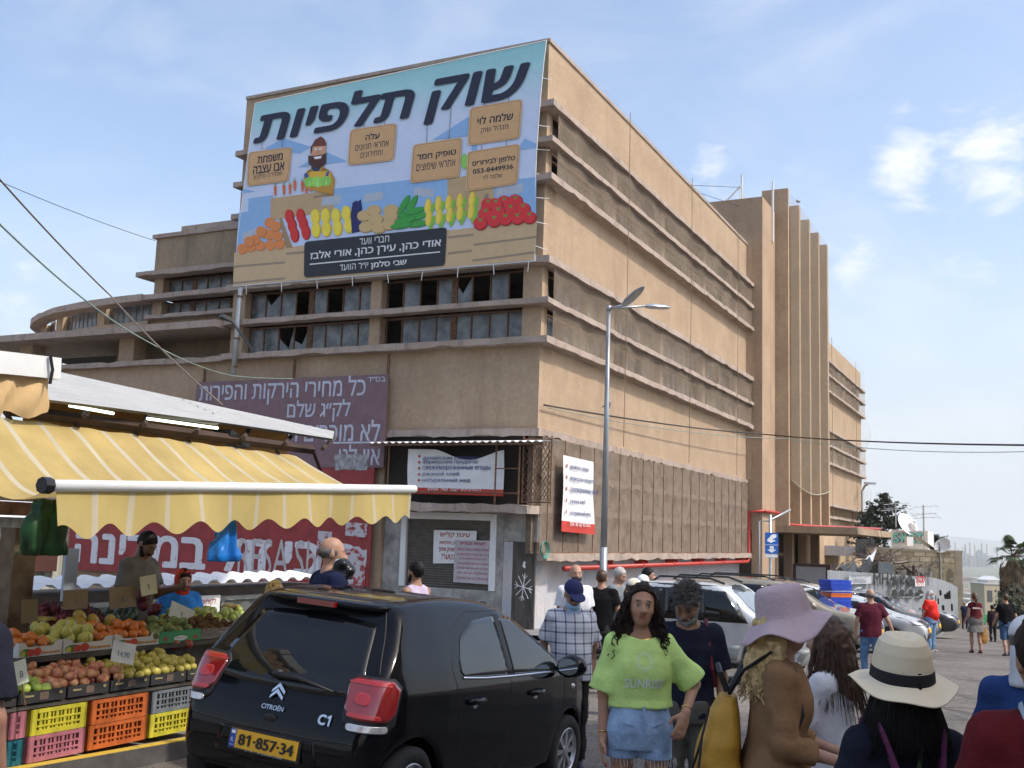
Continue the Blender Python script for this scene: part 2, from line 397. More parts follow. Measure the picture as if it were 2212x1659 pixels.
            q = np.stack(q, 1); q[~flip] = q[~flip][:, ::-1]; F.append(q)
        F = np.concatenate(F); F = F[(F >= 0).all(1)]
        return V, F
    def obj(s, name, mats, parent=None, paint=None, base=None):
        V, F = s.polys(); me = bpy.data.meshes.new(name)
        me.vertices.add(len(V)); me.vertices.foreach_set('co', V.astype(np.float32).ravel())
        me.loops.add(len(F)*4); me.loops.foreach_set('vertex_index', F.ravel().astype(np.int32))
        me.polygons.add(len(F)); me.polygons.foreach_set('loop_start', np.arange(0, len(F)*4, 4, dtype=np.int32))
        me.polygons.foreach_set('use_smooth', np.ones(len(F), dtype=bool))
        me.update(calc_edges=True)
        for m in (mats if isinstance(mats, (list, tuple)) else [mats]): me.materials.append(m)
        if base is not None:
            c = np.tile(np.array(list(base)+[1], dtype=np.float32), (len(V), 1))
            for (ct, rd, rt, col, soft) in paint or ():
                q = V-np.array(ct, dtype=np.float32)
                if rt is not None: q = q @ np.array(rt, dtype=np.float32)
                e = np.linalg.norm(q/np.array(rd, dtype=np.float32), axis=1); w = np.clip((1+soft-e)/(2*soft), 0, 1)[:, None]
                c[:, :3] = c[:, :3]*(1-w)+np.array(col, dtype=np.float32)*w
            a = me.color_attributes.new('tone', 'FLOAT_COLOR', 'POINT'); a.data.foreach_set('color', c.ravel())
        o = bpy.data.objects.new(name, me); COL.objects.link(o)
        if parent is not None: o.parent = parent
        return o
# ================================================================== the setting
def asphalt():
    m, N, L, P = nodes('asphalt'); tc = N.new('ShaderNodeTexCoord')
    def nz(sc, det=6, st=(1, 1, 1)):
        mp = N.new('ShaderNodeMapping'); L.new(tc.outputs['Object'], mp.inputs[0]); mp.inputs['Scale'].default_value = st
        n = N.new('ShaderNodeTexNoise'); n.inputs['Scale'].default_value = sc; n.inputs['Detail'].default_value = det; n.inputs['Roughness'].default_value = .65; L.new(mp.outputs[0], n.inputs[0]); return n.outputs['Fac']
    def ramp(v, a, b, c, d):
        r = N.new('ShaderNodeValToRGB'); L.new(v, r.inputs[0]); e = r.color_ramp.elements; e[0].position = a; e[1].position = b; e[0].color = c4(c); e[1].color = c4(d); return r.outputs[0]
    def mix(f, a, b, mode='MIX'):
        q = N.new('ShaderNodeMix'); q.data_type = 'RGBA'; q.blend_type = mode
        for s_, i in ((f, 'Factor'), (a, 'A'), (b, 'B')):
            if hasattr(s_, 'links'): L.new(s_, q.inputs[i])
            elif i == 'Factor': q.inputs[i].default_value = s_
            else: q.inputs[i].default_value = c4(s_)
        return q.outputs['Result']
    c = ramp(nz(.35), .38, .64, (.12, .111, .103), (.21, .195, .18))
    c = mix(1, c, ramp(nz(55, 3), .36, .66, (.45, .45, .45), (1.65, 1.6, 1.55)), 'MULTIPLY')
    c = mix(1, c, ramp(nz(9, 5), .35, .7, (.72, .72, .72), (1.2, 1.2, 1.2)), 'MULTIPLY')
    c = mix(ramp(nz(.8, 8, (1, .35, 1)), .6, .66, (0, 0, 0), (.75, .75, .75)), c, (.055, .052, .05))
    v = N.new('ShaderNodeTexVoronoi'); v.feature = 'DISTANCE_TO_EDGE'; v.inputs['Scale'].default_value = .22; mp = N.new('ShaderNodeMapping'); L.new(tc.outputs['Object'], mp.inputs[0]); L.new(mp.outputs[0], v.inputs['Vector'])
    c = mix(ramp(v.outputs['Distance'], .003, .012, (.7, .7, .7), (0, 0, 0)), c, (.03, .03, .03))
    L.new(c, P.inputs['Base Color']); P.inputs['Roughness'].default_value = .85; P.inputs['Specular IOR Level'].default_value = .3
    b = N.new('ShaderNodeBump'); b.inputs['Strength'].default_value = .7; b.inputs['Distance'].default_value = .02; L.new(nz(45, 4), b.inputs['Height']); L.new(b.outputs[0], P.inputs['Normal'])
    return m
def hgt(x, y):
    if y < 66: return gz(y)
    t = min(1, (y-66)/620.0); k = 1-(1-t)**2.0
    bump = 0 if y < 150 else 3.5*math.sin(x*.013+1.3)*math.sin(y*.007)*max(0, 1-y/900)
    return -2.754-k*74+bump
def build_ground():
    ys = [-60+i*1.5 for i in range(85)]; ys = [y for y in ys if y < 66]+[66]; xs = [-60+i*5 for i in range(25)]
    g = G(); g.grid([[(x, y, gz(y)) for x in xs] for y in ys]); o = g.obj('street', asphalt(), smooth=True); o['kind'] = 'structure'
    ys = [-2000, -500, -60.2, 0, 30, 60, 66.2, 75, 85, 95, 110, 130, 150, 180, 220, 270, 330, 400, 500, 600, 700, 900, 1300, 2000, 3500, 6000, 12000, 26000]
    xs = [-26000, -8000, -3000, -1200, -500, -250, -120, -70, -30, 0, 15, 30, 45, 70, 110, 160, 230, 330, 480, 700, 1000, 1600, 2600, 5000, 9000, 26000]
    tm = M('far_ground', (.17, .16, .12), .95, var=.4, sc=.012, col2=(.07, .09, .05), detail=9)
    g = G(); g.grid([[(x, y, hgt(x, y)-.08) for x in xs] for y in ys]); o = g.obj('terrain', tm, smooth=True); o['kind'] = 'structure'
    g = G(); rows = []
    for j in range(7):
        rows.append([])
        for i in range(90):
            x = -14000+i*400; prof = 250+90*math.sin(x/2100+.6)+55*math.sin(x/870)+26*math.sin(x/331+1); t = j/6
            rows[-1].append((x, 12500+t*3500, -80+prof*math.sin(t*PI/2)*1.0))
    g.grid(rows); o = g.obj('hills', M('far_hills', (.10, .105, .08), .95, var=.3, sc=.002), smooth=True); o['kind'] = 'structure'
    # raised pavement under the stalls with a yellow kerb, and the pavement along the hall
    def strip(name, frame_, x0, x1, y0, y1, hh, mat, n=24):
        g = G(); top = []; bot = []
        for i in range(n+1):
            x = x0+(x1-x0)*i/n; r0 = frame_ @ Vector((x, y0, 0)); r1 = frame_ @ Vector((x, y1, 0))
            top.append([(r0.x, r0.y, gz(r0.y)-.3), (r0.x, r0.y, gz(r0.y)+hh), (r1.x, r1.y, gz(r1.y)+hh), (r1.x, r1.y, gz(r1.y)-.3)])
        g.grid(top); o = g.obj(name, mat); o['kind'] = 'structure'; return o
    PV = M('pavement_slab', (.22, .21, .20), .9, var=.25, sc=3, bump=.4)
    strip('pavement', SM, -7, 5.6, .06, 6, .15, PV)
    strip('kerb', SM, -7, 5.6, -.07, .058, .15, M('kerb_stone', (.085, .08, .077), .85, var=.25, sc=6)); strip('kerb_line', SM, -7, 5.6, -.068, .03, .156, M('yellow_kerb_paint', (.60, .42, .06), .7, var=.3, sc=6, col2=(.25, .2, .1), lo=.3, hi=.42))
    strip('pavement_by_hall', BM, -3, 42, -2.2, .34, .14, PV)
build_ground()
# ================================================================== the market hall
HALL = bthing('market_hall', 'long tan concrete market hall with broken strip windows and a ribbed stair tower', 'building', (0, 0, -1.2))
def bp(g, name, mats, parent=HALL, **k): return g.obj(name, mats, parent, **k)
LEDZ = [(15.34, 15.54), (14.14, 14.32), (12.9, 13.1), (10.2, 10.42), (8.9, 9.08), (7.65, 7.86)]
def ledge(name, pts, z0, z1, out, parent=HALL, mat=CONC, jit=.018, step=.45):
    """pts: inner line of the ledge; out: outward direction per point; a chipped concrete band."""
    g = G(); rows = []
    for i in range(len(pts)-1):
        a, b = Vector(pts[i]), Vector(pts[i+1]); n = max(1, int((b-a).length/step)); oa, ob = Vector(out[i]), Vector(out[i+1])
        for k in range(n+(1 if i == len(pts)-2 else 0)):
            t = k/n; p = a.lerp(b, t); o = oa.lerp(ob, t); j = [rnd.uniform(-jit, jit) for _ in range(6)]
            inner = p-o*.15
            rows.append([(inner.x, inner.y, z0), (p.x+o.x*(1+j[0]), p.y+o.y*(1+j[1]), z0+j[2]+(rnd.random() < .07)*.05), (p.x+o.x*(1+j[3]), p.y+o.y*(1+j[4]), z1+j[5]*.6-(rnd.random() < .05)*.04), (inner.x, inner.y, z1)])
    rows = [r_+[r_[0]] for r_ in rows]; g.grid(rows); g.face([0, 1, 2, 3]); n = len(g.V); g.face([n-2, n-3, n-4, n-5])
    return bp(g, name, mat, parent)
def window(parent, side, a0, a1, z0, z1, n=8, miss=.25, thick=(4,), depth=.38, tilt=0):
    fr, pn = G(), G()
    def box(gg, u0, u1, w0, w1, d0, d1):
        if side == 'R': gg.box(u0, u1, d0, d1, w0, w1)
        else: gg.box(d0, d1, u0, u1, w0, w1)
    box(fr, a0, a1, z0, z0+.06, depth-.03, depth+.05); box(fr, a0, a1, z1-.06, z1, depth-.03, depth+.05)
    st = (a1-a0)/n
    for i in range(n+1):
        w = .11 if i in thick else .022
        u = min(max(a0+st*i, a0+w), a1-w); box(fr, u-w, u+w, z0+.061, z1-.061, depth-.035, depth+.03)
    for i in range(n):
        if rnd.random() < miss: continue
        u0, u1 = a0+st*i+.03, a0+st*(i+1)-.03; zt = z1-.065
        if rnd.random() < .18:                              # a broken pane
            q = [(u0, z0+.065), (u1, z0+.065), (u1, z0+(z1-z0)*rnd.uniform(.3, .9)), (u0+(u1-u0)*rnd.uniform(.3, .7), z0+(z1-z0)*rnd.uniform(.2, .6)), (u0, zt)]
        else: q = [(u0, z0+.065), (u1, z0+.065), (u1, zt), (u0, zt)]
        dd = depth+rnd.uniform(-.004, .004)
        if side == 'R': pn.quad(*[(u, dd, w) for u, w in q])
        else: pn.quad(*[(dd, u, w) for u, w in q[::-1]])
    f = bp(fr, 'window', RUST, parent)
    if pn.F: mesh('pane', pn.V, pn.F, PANE, f)
    return f
def build_hall():
    LX, LY = 26.0, 12.6
    for z0, z1 in ((15.54, 17.7), (10.42, 12.9), (4.95, 7.65)):
        g = G(); g.box(0, LX, 0, .3, z0, z1); g.box(0, .3, .3, LY if z0 > 6 else 21.6, z0, z1); bp(g, 'wall', WALL)
    g = G(); g.box(-.06, LX, -.06, .36, 17.7, 17.82); g.box(-.06, .36, .36, LY, 17.7, 17.82); bp(g, 'coping', CONC)
    for z0, z1 in LEDZ: ledge('ledge', [(LX, 0, 0), (0, 0, 0), (0, LY, 0)], z0, z1, [(0, -.42, 0), (-.42, -.42, 0), (-.42, 0, 0)])
    # floors and dim inside walls
    g = G()
    for z in (7.3, 10.5, 12.6, 15.6, 17.3): g.box(.31, 25.9, .31, 12.5, z, z+.14)
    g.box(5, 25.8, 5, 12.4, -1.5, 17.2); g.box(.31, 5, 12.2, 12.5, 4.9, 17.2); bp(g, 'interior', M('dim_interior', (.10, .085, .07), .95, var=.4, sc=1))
    bays = [(.5, 6.05), (6.45, 11.75), (12.15, 17.95), (18.35, 23.85), (24.25, 25.95)]
    for z0, z1, c in ((14.32, 15.34, .55), (13.1, 14.14, .5), (9.08, 10.2, .25), (7.86, 8.9, .2)):
        for i, (a, b) in enumerate(bays): window(HALL, 'R', a, b, z0, z1, 8 if b-a > 3 else 3, c, (4,) if b-a > 3 else ())
        for a, b in ((.28, .5), (6.05, 6.45), (11.75, 12.15), (17.95, 18.35), (23.85, 24.25)):
            g = G(); g.box(a, b, .02, .45, z0, z1); bp(g, 'column', WALL)
    for z0, z1 in ((9.08, 10.2), (7.86, 8.9)):
        window(HALL, 'L', .68, 6.05, z0, z1, 8, .55 if z0 < 8.5 else .35, (4,)); window(HALL, 'L', 6.5, 12.0, z0, z1, 8, .06, (4,))
        for a, b in ((0, .67), (6.06, 6.49), (12.01, 12.58)):
            g = G(); g.box(.02, .5 if a else .27, a if a else .0, b, z0, z1); bp(g, 'column', WALL)
    for z0, z1 in ((14.32, 15.34), (13.1, 14.14)):
        for a, b in ((.0, .67), (6.06, 6.49), (12.01, 12.58)):
            g = G(); g.box(.02, .5 if a else .27, a, b, z0, z1); bp(g, 'column', WALL)
    # meshed lower storey
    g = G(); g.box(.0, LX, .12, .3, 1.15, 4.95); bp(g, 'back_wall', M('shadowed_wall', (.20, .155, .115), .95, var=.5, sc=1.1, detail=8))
    for z0, z1 in ((3.55, 3.74), (2.4, 2.62)): ledge('beam', [(LX, 0, 0), (.3, 0, 0)], z0, z1, [(0, -.1, 0)]*2, mat=CONC, jit=.06, step=.35)
    ledge('beam', [(LX, 0, 0), (-.05, 0, 0), (-.05, 5.5, 0)], 4.78, 5.0, [(0, -.12, 0), (-.12, -.12, 0), (-.12, 0, 0)], jit=.05, step=.3)
    ledge('floor_edge', [(LX, .2, 0), (.3, .2, 0)], .93, 1.17, [(0, -.5, 0)]*2, mat=CONC, jit=.035, step=.5)
    g = G()
    for i in range(21):
        x = .6+i*1.26; g.box(x-.018, x+.018, -.16, -.125, 1.17, 4.78)
    g.box(.3, LX, -.165, -.12, 1.17, 1.21); bp(g, 'mesh_frame', RUST)
    g = G(); g.quad((.1, -.14, 1.2), (LX, -.14, 1.2), (LX, -.14, 4.78), (.1, -.14, 4.78)); bp(g, 'wire_mesh', see_through('rust_mesh', (.24, .185, .14), .6, sc=2))
    g = G(); g.box(.8, LX, .35, .6, -3.2, .95); bp(g, 'base_wall', BASEW)
    # stair tower
    g = G(); g.box(LX, 29.06, -.856, 5, 2.4, 20.35); g.box(LX, 29.06, -.856, -.3, -3, 2.4); bp(g, 'stair_tower', WALL_PINK)
    g = G(); g.box(29.08, 41.6, -.1, 6, 2.7, 21.2); bp(g, 'tower_core', WALL_DARK)
    for k in range(5):
        g = G(); x = 29.07+3.02*k; g.box(x, x+(.42 if k else .3), -1.58, -.1, 2.7, 21.6+(.1 if k == 0 else 0)); bp(g, 'fin', WALL)
    g = G(); g.box(27.0, 27.1, .5, .6, 20.35, 22.1); g.tube([(27.05, .55, 21.5), (27.05, 1.7, 20.4)], .05, 6); g.box(28.2, 28.34, -.95, -.86, 18.4, 21.9); bp(g, 'roof_post', WHITE)
    # entrance canopy and porch
    ledge('canopy', [(43.4, -.9, 0), (29.06, -.9, 0)], 2.34, 2.7, [(0, -4.25, 0)]*2, mat=WALL_DARK, jit=.012, step=.5)
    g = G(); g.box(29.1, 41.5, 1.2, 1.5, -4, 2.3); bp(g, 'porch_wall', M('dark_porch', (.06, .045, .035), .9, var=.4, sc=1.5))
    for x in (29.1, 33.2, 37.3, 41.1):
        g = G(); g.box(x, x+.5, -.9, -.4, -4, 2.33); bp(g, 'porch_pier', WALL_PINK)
    # right wing
    zs = [onR(1791, v)[1] for v in (789, 819, 853, 935, 967, 1004, 1092, 1118)]
    g = G(); top = onR(1791, 737)[1]
    for a, b in ((zs[0], top), (zs[3], zs[2]), (zs[6], zs[5]), (-6, zs[7])): g.box(41.7, 66, 0, .3, a+.1, b-.1)
    g.box(65.7, 66, .3, 10, -6, top-.1); g.box(41.7, 65.6, .8, 10, -6, top-.5); bp(g, 'right_wing', WALL)
    for z in zs: ledge('ledge', [(66.2, 0, 0), (41.7, 0, 0)], z-.09, z+.09, [(0, -.4, 0)]*2)
    g = G()
    for z0, z1 in ((zs[1], zs[0]), (zs[2], zs[1]), (zs[4], zs[3]), (zs[5], zs[4])):
        for i in range(6): g.box(44+i*4.2, 44.4+i*4.2, .05, .5, z0+.09, z1-.09)
    bp(g, 'wing_columns', WALL)
    # ------------- annex, open gallery and drum on the left
    YE = onL(332, 600, -1.5)[0]
    za = [onL(u, v, -1.5)[1] for u, v in ((332, 517), (305, 600), (324, 648), (312, 690))]
    g = G(); g.box(1.5, 7, 12.62, YE, za[1]+.1, za[0]); bp(g, 'annex_wall', WALL_DARK)
    g = G(); g.box(1.4, 7, 12.62, YE+.15, za[0], za[0]+.16); g.box(1.9, 6, 12.7, YE-.9, za[0]+.16, za[0]+.55); bp(g, 'annex_roof', CONC)
    ledge('ledge', [(1.5, 12.62, 0), (1.5, YE, 0), (6, YE, 0)], za[1]-.1, za[1]+.1, [(-.5, 0, 0), (-.5, .5, 0), (0, .5, 0)])
    ledge('ledge', [(1.5, 12.62, 0), (1.5, YE, 0)], za[3]-.08, za[3]+.08, [(-.35, 0, 0)]*2)
    ledge('ledge', [(1.5, 12.62, 0), (1.5, YE, 0)], za[2]-.1, za[2]+.1, [(-.5, 0, 0)]*2)
    for z0, z1 in ((za[2]+.1, za[1]-.1), (za[3]+.08, za[2]-.1)):
        g = G(); g.box(1.55, 1.95, YE-.5, YE-.02, z0, z1); g.box(1.55, 1.95, 12.62, 12.9, z0, z1); bp(g, 'column', WALL)
        f = window(HALL, 'L', 12.92, YE-.52, z0, z1, 7, .22, (2, 5), depth=1.9)
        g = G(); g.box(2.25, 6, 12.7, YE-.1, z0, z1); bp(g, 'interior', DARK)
    g = G(); g.box(1.52, 2.2, 12.62, YE, 7.4, za[3]-.08); bp(g, 'annex_base', WALL_DARK)
    cx, cy, rx, ry = 6.5, YE, 5.0, 10.7; arc = [(cx-rx*math.cos(t), cy+ry*math.sin(t)) for t in [i*PI/2/22 for i in range(23)]]
    nrm = [Vector((-math.cos(t)/rx, math.sin(t)/ry, 0)).normalized() for t in [i*PI/2/22 for i in range(23)]]
    ledge('drum_roof', [(x, y, 0) for x, y in arc], za[2]-.16, za[2]+.12, [n*.55 for n in nrm])
    ledge('drum_sill', [(x, y, 0) for x, y in arc], za[3]-.62, za[3]-.1, [n*.12 for n in nrm], mat=WALL_PINK)
    g = G(); pn = G(); co = G()
    for i in range(22):
        a, b = arc[i], arc[i+1]; n = nrm[i]
        if i in (4, 9, 14, 19): co.box(-.17, .17, -.2, .2, za[3]-.1, za[2]-.1, Matrix.Translation((a[0]-n.x*.15, a[1]-n.y*.15, 0)))
        for k in range(2):
            p = [a[j]+(b[j]-a[j])*k/2-n[j]*.3 for j in (0, 1)]; q = [a[j]+(b[j]-a[j])*(k+1)/2-n[j]*.3 for j in (0, 1)]
            g.tube([(p[0], p[1], za[3]-.1), (p[0], p[1], za[2]-.1)], .025, 4)
            if rnd.random() > .08: pn.quad((p[0], p[1], za[3]-.1), (q[0], q[1], za[3]-.1), (q[0], q[1], za[2]+.06), (p[0], p[1], za[2]+.06))
    f = bp(g, 'drum_window', RUST); mesh('pane', pn.V, pn.F, PANE, f); bp(co, 'drum_columns', WALL)
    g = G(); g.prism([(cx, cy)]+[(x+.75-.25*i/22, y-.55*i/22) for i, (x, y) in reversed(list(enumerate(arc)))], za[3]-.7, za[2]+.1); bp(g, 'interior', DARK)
    zsl = onL(400, 703, .6)[1]
    g = G(); g.box(-.8, 3.2, 12.6, 44, zsl-.16, zsl+.1); bp(g, 'gallery_slab', CONC)
    for u0, u1 in ((252, 284), (37, 66)):
        a, b = onL(u0, 760)[0], onL(u1, 760)[0]; g = G(); g.box(.1, .75, b, a, 7.8, zsl-.16); bp(g, 'gallery_pier', WALL)
    g = G(); g.box(3.0, 3.2, 12.62, 21.5, 7.4, zsl-.17); bp(g, 'gallery_wall', WALL_PINK)
    ledge('ledge', [(0, LY+.02, 0), (0, 21.6, 0)], 7.62, 7.82, [(-.3, 0, 0)]*2)
    g = G(); g.box(.35, 6, 12.65, 21.6, 7.3, 7.45); g.box(.02, .3, 5.6, 21.6, -2, 4.95); g.box(.3, 6, 21.3, 21.6, -2, 7.6); bp(g, 'wall', WALL)
    # corner shop under the hall
    g = G(); g.box(.12, .3, .55, 5.58, 2.62, 4.78); bp(g, 'shop_loft_wall', DARK)
    ledge('balcony_slab', [(.1, -.1, 0), (.1, 5.2, 0)], 2.36, 2.62, [(-.9, 0, 0)]*2, mat=CONC, jit=.05, step=.3)
    g = G(); g.box(.2, .5, 1.15, 1.38, -1.5, 2.36); g.box(.2, .5, 4.9, 5.58, -1.5, 2.36); g.box(.2, .5, 1.39, 4.89, -1.5, -.05); g.box(.2, .45, .0, 1.14, 1.5, 2.36); bp(g, 'shop_wall', M('rough_block', (.33, .32, .30), .95, var=.35, sc=2.2, bump=.7, bsc=12))
    g = G(); g.box(.21, .48, .82, 1.14, -1.5, 1.49); bp(g, 'shop_pier', BASEW)
    g = G()
    for i in range(28): z = -.03+i*.08; g.tube([(.27, 1.6, z+.04), (.27, 4.7, z+.04)], .045, 6, sq=.5)
    g.box(.3, .33, 1.5, 4.8, -.05, 2.3)
    sh = bp(g, 'roller_shutter', M('shutter_slats', (.165, .15, .13), .6, var=.15), smooth=False)
    g = G(); g.box(.14, .34, 1.39, 1.6, -.05, 2.34); g.box(.14, .34, 4.7, 4.9, -.05, 2.34); g.box(.12, .34, 1.6, 4.7, 2.12, 2.34); mesh('shutter_frame', g.V, g.F, WHITE, sh)
    g = G(); g.box(.22, .3, .05, .8, -1.4, 1.49); d = bp(g, 'door', M('old_door', (.085, .075, .065), .8, var=.4, sc=5, stretch=(1, 1, .2)))
    g = G()
    for k in range(8):                                       # a painted snowflake
        a = k*PI/4+.15; c = Vector((.208, .42, .12)); e = c+Vector((0, math.cos(a)*.3, math.sin(a)*.42)); g.tube([c, e], .013, 4)
        if k % 2 == 0:
            for s_ in (-1, 1): p = c.lerp(e, .6); g.tube([p, p+Vector((0, math.cos(a+s_*.7)*.13, math.sin(a+s_*.7)*.16))], .011, 4)
    g.tube([(.208, .4, .9), (.208, .43, .75), (.208, .37, .72)], .04, 5); mesh('snowflake_graffiti', g.V, g.F, WHITE, d)
    # black letters sprayed under the shutter
    g = G(); put_text(g, 'החסרון', LM(2.35, -.75, -.192), w=1.35, h=.36, bold=0); bp(g, 'graffiti', BLACKM)
build_hall()
def draped(name, label, cat, pts, r, mat, group=None, sag=.3, n=14):
    """a cable hung through points"""
    g = G(); path = []
    for a, b in zip(pts[:-1], pts[1:]):
        a, b = Vector(a), Vector(b)
        for i in range(n): t = i/n; p = a.lerp(b, t); p.z -= sag*4*t*(1-t)*min(1, (b-a).length/8); path.append(p)
    path.append(Vector(pts[-1])); g.tube(path, r, 5)
    return tag(g.obj(name, mat, smooth=True), label, cat, group)
# safety net over the long front
def build_net():
    net = see_through('net_weave', (.36, .28, .2), .1, sc=1.2); den = see_through('net_folds', (.27, .21, .155), .48, sc=.8)
    def sheet(name, x0, x1, zs, label, bulge=.0):
        t = bthing(name, label, 'net', (x0, -.5, zs[-1])); g = G(); rows = []
        nx = int((x1-x0)/.5)
        for a, b in zip(zs[:-1], zs[1:]):
            for k in range(6):
                f = k/6; z = a+(b-a)*f
                rows.append([(x0+(x1-x0)*i/nx, -.30+math.sin(f*PI)*(.07*abs(math.sin(PI*i/nx*4))-bulge*(b-a < -2 and i > nx-5))+(.03*math.sin(i*1.3)), z) for i in range(nx+1)])
        rows.append([(x0+(x1-x0)*i/nx, -.30, zs[-1]) for i in range(nx+1)]); g.grid(rows); bands = [0 if (b_-a_ < -1.6) else 1 for a_, b_ in zip(zs[:-1], zs[1:])]; g.M = [bands[min(len(bands)-1, (k//nx)//6)] for k in range(len(g.F))]; g.obj('netting', [net, den], t, smooth=True)
        g = G()
        for f in ((.24, .55, .86) if x0 < 10 else (.3, .75)):
            x = x0+(x1-x0)*f; g.tube([(x, -.46, zs[0]), (x+.04, -.47, zs[2]), (x-.05, -.46, zs[-1])], .014, 4)
        g.obj('rope', M('net_rope', (.2, .14, .09), .9), t)
    sheet('safety_net', .25, 26, [17.7, 15.5, 14.23, 13.0, 10.3, 9.0, 7.75, 5.0], 'fine brown safety net stretched over the long sunlit front between its ledges')
    zs = [onR(1791, v)[1] for v in (737, 789, 819, 853, 935, 967, 1004, 1092, 1145)]
    sheet('safety_net', 41.8, 66.5, zs, 'fine brown safety net bulging over the lower wing beyond the ribbed tower', .5)
    t = bthing('safety_net', 'fine net hung over the tower ribs, sagging in a rope swag above the canopy', 'net', (29, -1.7, 3)); g = G(); rows = []
    for z in (21.5, 16, 11, 7, 5.2): rows.append([(29.3+i*.5, -1.66, z-(.5*math.sin(PI*(i/24)) if z == 5.2 else 0)) for i in range(25)])
    g.grid(rows); g.obj('netting', see_through('thin_net', (.33, .27, .19), .25), t, smooth=True)
    g = G(); g.tube([(29.3+i*.5, -1.68, 5.2-.5*math.sin(PI*(i/24))) for i in range(25)], .03, 5); g.obj('rope', M('pale_rope', (.36, .36, .28), .9), t)
build_net()
# ================================================================== the big printed banner
def bq(x, y, off=.46):
    return onL((800+x*.6781)/1.8228, (100+y*.6781)/1.8228, off)
def build_banner():
    t = bthing('banner', 'huge printed market banner hung over the upper storeys of the shaded front', 'banner', (-.4, 6.3, 10.5))
    m, N, L, P = nodes('banner_print_ground'); tc = N.new('ShaderNodeTexCoord'); sx = N.new('ShaderNodeSeparateXYZ'); L.new(tc.outputs['Generated'], sx.inputs[0])
    r = N.new('ShaderNodeValToRGB'); L.new(sx.outputs['Z'], r.inputs[0]); e = r.color_ramp.elements
    e[0].position = .2; e[0].color = c4(hexc('c9d6f2')); e[1].position = 1; e[1].color = c4(hexc('93cdd3')); k = e.new(.72); k.color = c4(hexc('cfdcf4')); k = e.new(.9); k.color = c4(hexc('a9d9df'))
    L.new(r.outputs[0], P.inputs['Base Color']); P.inputs['Roughness'].default_value = .5; nb = N.new('ShaderNodeTexNoise'); nb.inputs['Scale'].default_value = .9; nb.inputs['Detail'].default_value = 5; L.new(tc.outputs['Object'], nb.inputs[0]); bu = N.new('ShaderNodeBump'); bu.inputs['Strength'].default_value = .5; bu.inputs['Distance'].default_value = .15; L.new(nb.outputs['Fac'], bu.inputs['Height']); L.new(bu.outputs[0], P.inputs['Normal'])
    tl, tr, br, bl = (300, 452), (1993, 86), (1926, 1367), (172, 1516)
    rows = []
    for j in range(13):
        f = j/12; b = 26*math.sin(f*PI)**.8
        a = (tl[0]+(bl[0]-tl[0])*f-8*math.sin(f*PI), tl[1]+(bl[1]-tl[1])*f); c = (tr[0]+(br[0]-tr[0])*f-b*.9, tr[1]+(br[1]-tr[1])*f)
        rows.append([])
        for i in range(25):
            g_ = i/24; y, z = bq(a[0]+(c[0]-a[0])*g_, a[1]+(c[1]-a[1])*g_); rows[-1].append((-.445-.006*math.sin(i*1.1+j), y, z))
    g = G(); g.grid([r_[::-1] for r_ in rows]); g.obj('canvas', m, t, smooth=True)
    g = G(); g.tube([rows[0][i] for i in range(25)], .02, 5); g.tube([r_[0] for r_ in rows], .015, 5); g.tube([r_[-1] for r_ in rows], .015, 5); g.tube(rows[-1], .015, 5); g.obj('hem', WHITE, t)
    g = G()
    for i in range(9):
        y, z = bq(250+i*205, 1512-i*17.5); g.tube([(-.46, y, z), (-.44, y+rnd.uniform(-.05, .05), z-.32)], .014, 4)
    for i in range(8):
        y, z = bq(1950-i*3, 300+i*140); g.tube([(-.46, y, z), (-.2, y-.32, z+rnd.uniform(-.12, .05))], .012, 4)
    g.obj('tie_cord', WHITE, t)
    cols = {}; lay = [0]
    def part(name, items):
        g = G(); ms = []
        for it in items:
            hx = it[0]; nm = H(hx, .5, var=.04)
            if nm not in ms: ms.append(nm)
            g.mi = ms.index(nm); lay[0] += 1; off = .455+.00012*lay[0]
            pts = it[1]
            g.face(range(len(g.V), len(g.V)+len(pts))); g.V += [Vector((-off, *bq(x, y))) for x, y in pts]
        g.obj(name, ms, t)
    def el(c, x, y, rx, ry, a=0, n=18, sl=-.09):
        ca, sa = math.cos(R(a)), math.sin(R(a)); return (c, [(x+ca*rx*math.cos(q)-sa*ry*math.sin(q), y+sa*rx*math.cos(q)+ca*ry*math.sin(q)) for q in [2*PI*i/n for i in range(n)]])
    def rr(c, q, rad=.09):                                   # rounded quad, corners clockwise from top left
        out = []; Q = [Vector(p) for p in q]
        for i in range(4):
            p, a, b = Q[i], Q[i-1], Q[(i+1) % 4]; da = (a-p).normalized()*22; db = (b-p).normalized()*22
            for s_ in (0, .33, .66, 1): out.append(tuple(p+da*(1-s_)**2+db*s_**2))
        return (c, out)
    sh = lambda q, d: [(Vector(p)+(sum((Vector(x) for x in q), Vector((0, 0)))/4-Vector(p))*d) for p in q]
    B = '8fb8e4'
    part('printed_background', [(B, [(205, 1090), (260, 1080), (262, 1005), (405, 985), (405, 1280), (190, 1320)]), (B, [(745, 950), (1420, 870), (1420, 1060), (740, 1130)]), (B, [(1700, 905), (1935, 880), (1932, 1170), (1650, 1170)]),
        (B, [(355, 715), (465, 655), (625, 705), (560, 745)]), (B, [(545, 825), (715, 735), (840, 790)]), (B, [(1330, 665), (1540, 530), (1540, 640)]), (B, [(1840, 700), (1865, 655), (1940, 690), (1935, 710), (1850, 720)]), (B, [(210, 975), (240, 948), (300, 965)]), (B, [(1560, 540), (1590, 540), (1590, 730), (1560, 735)])])
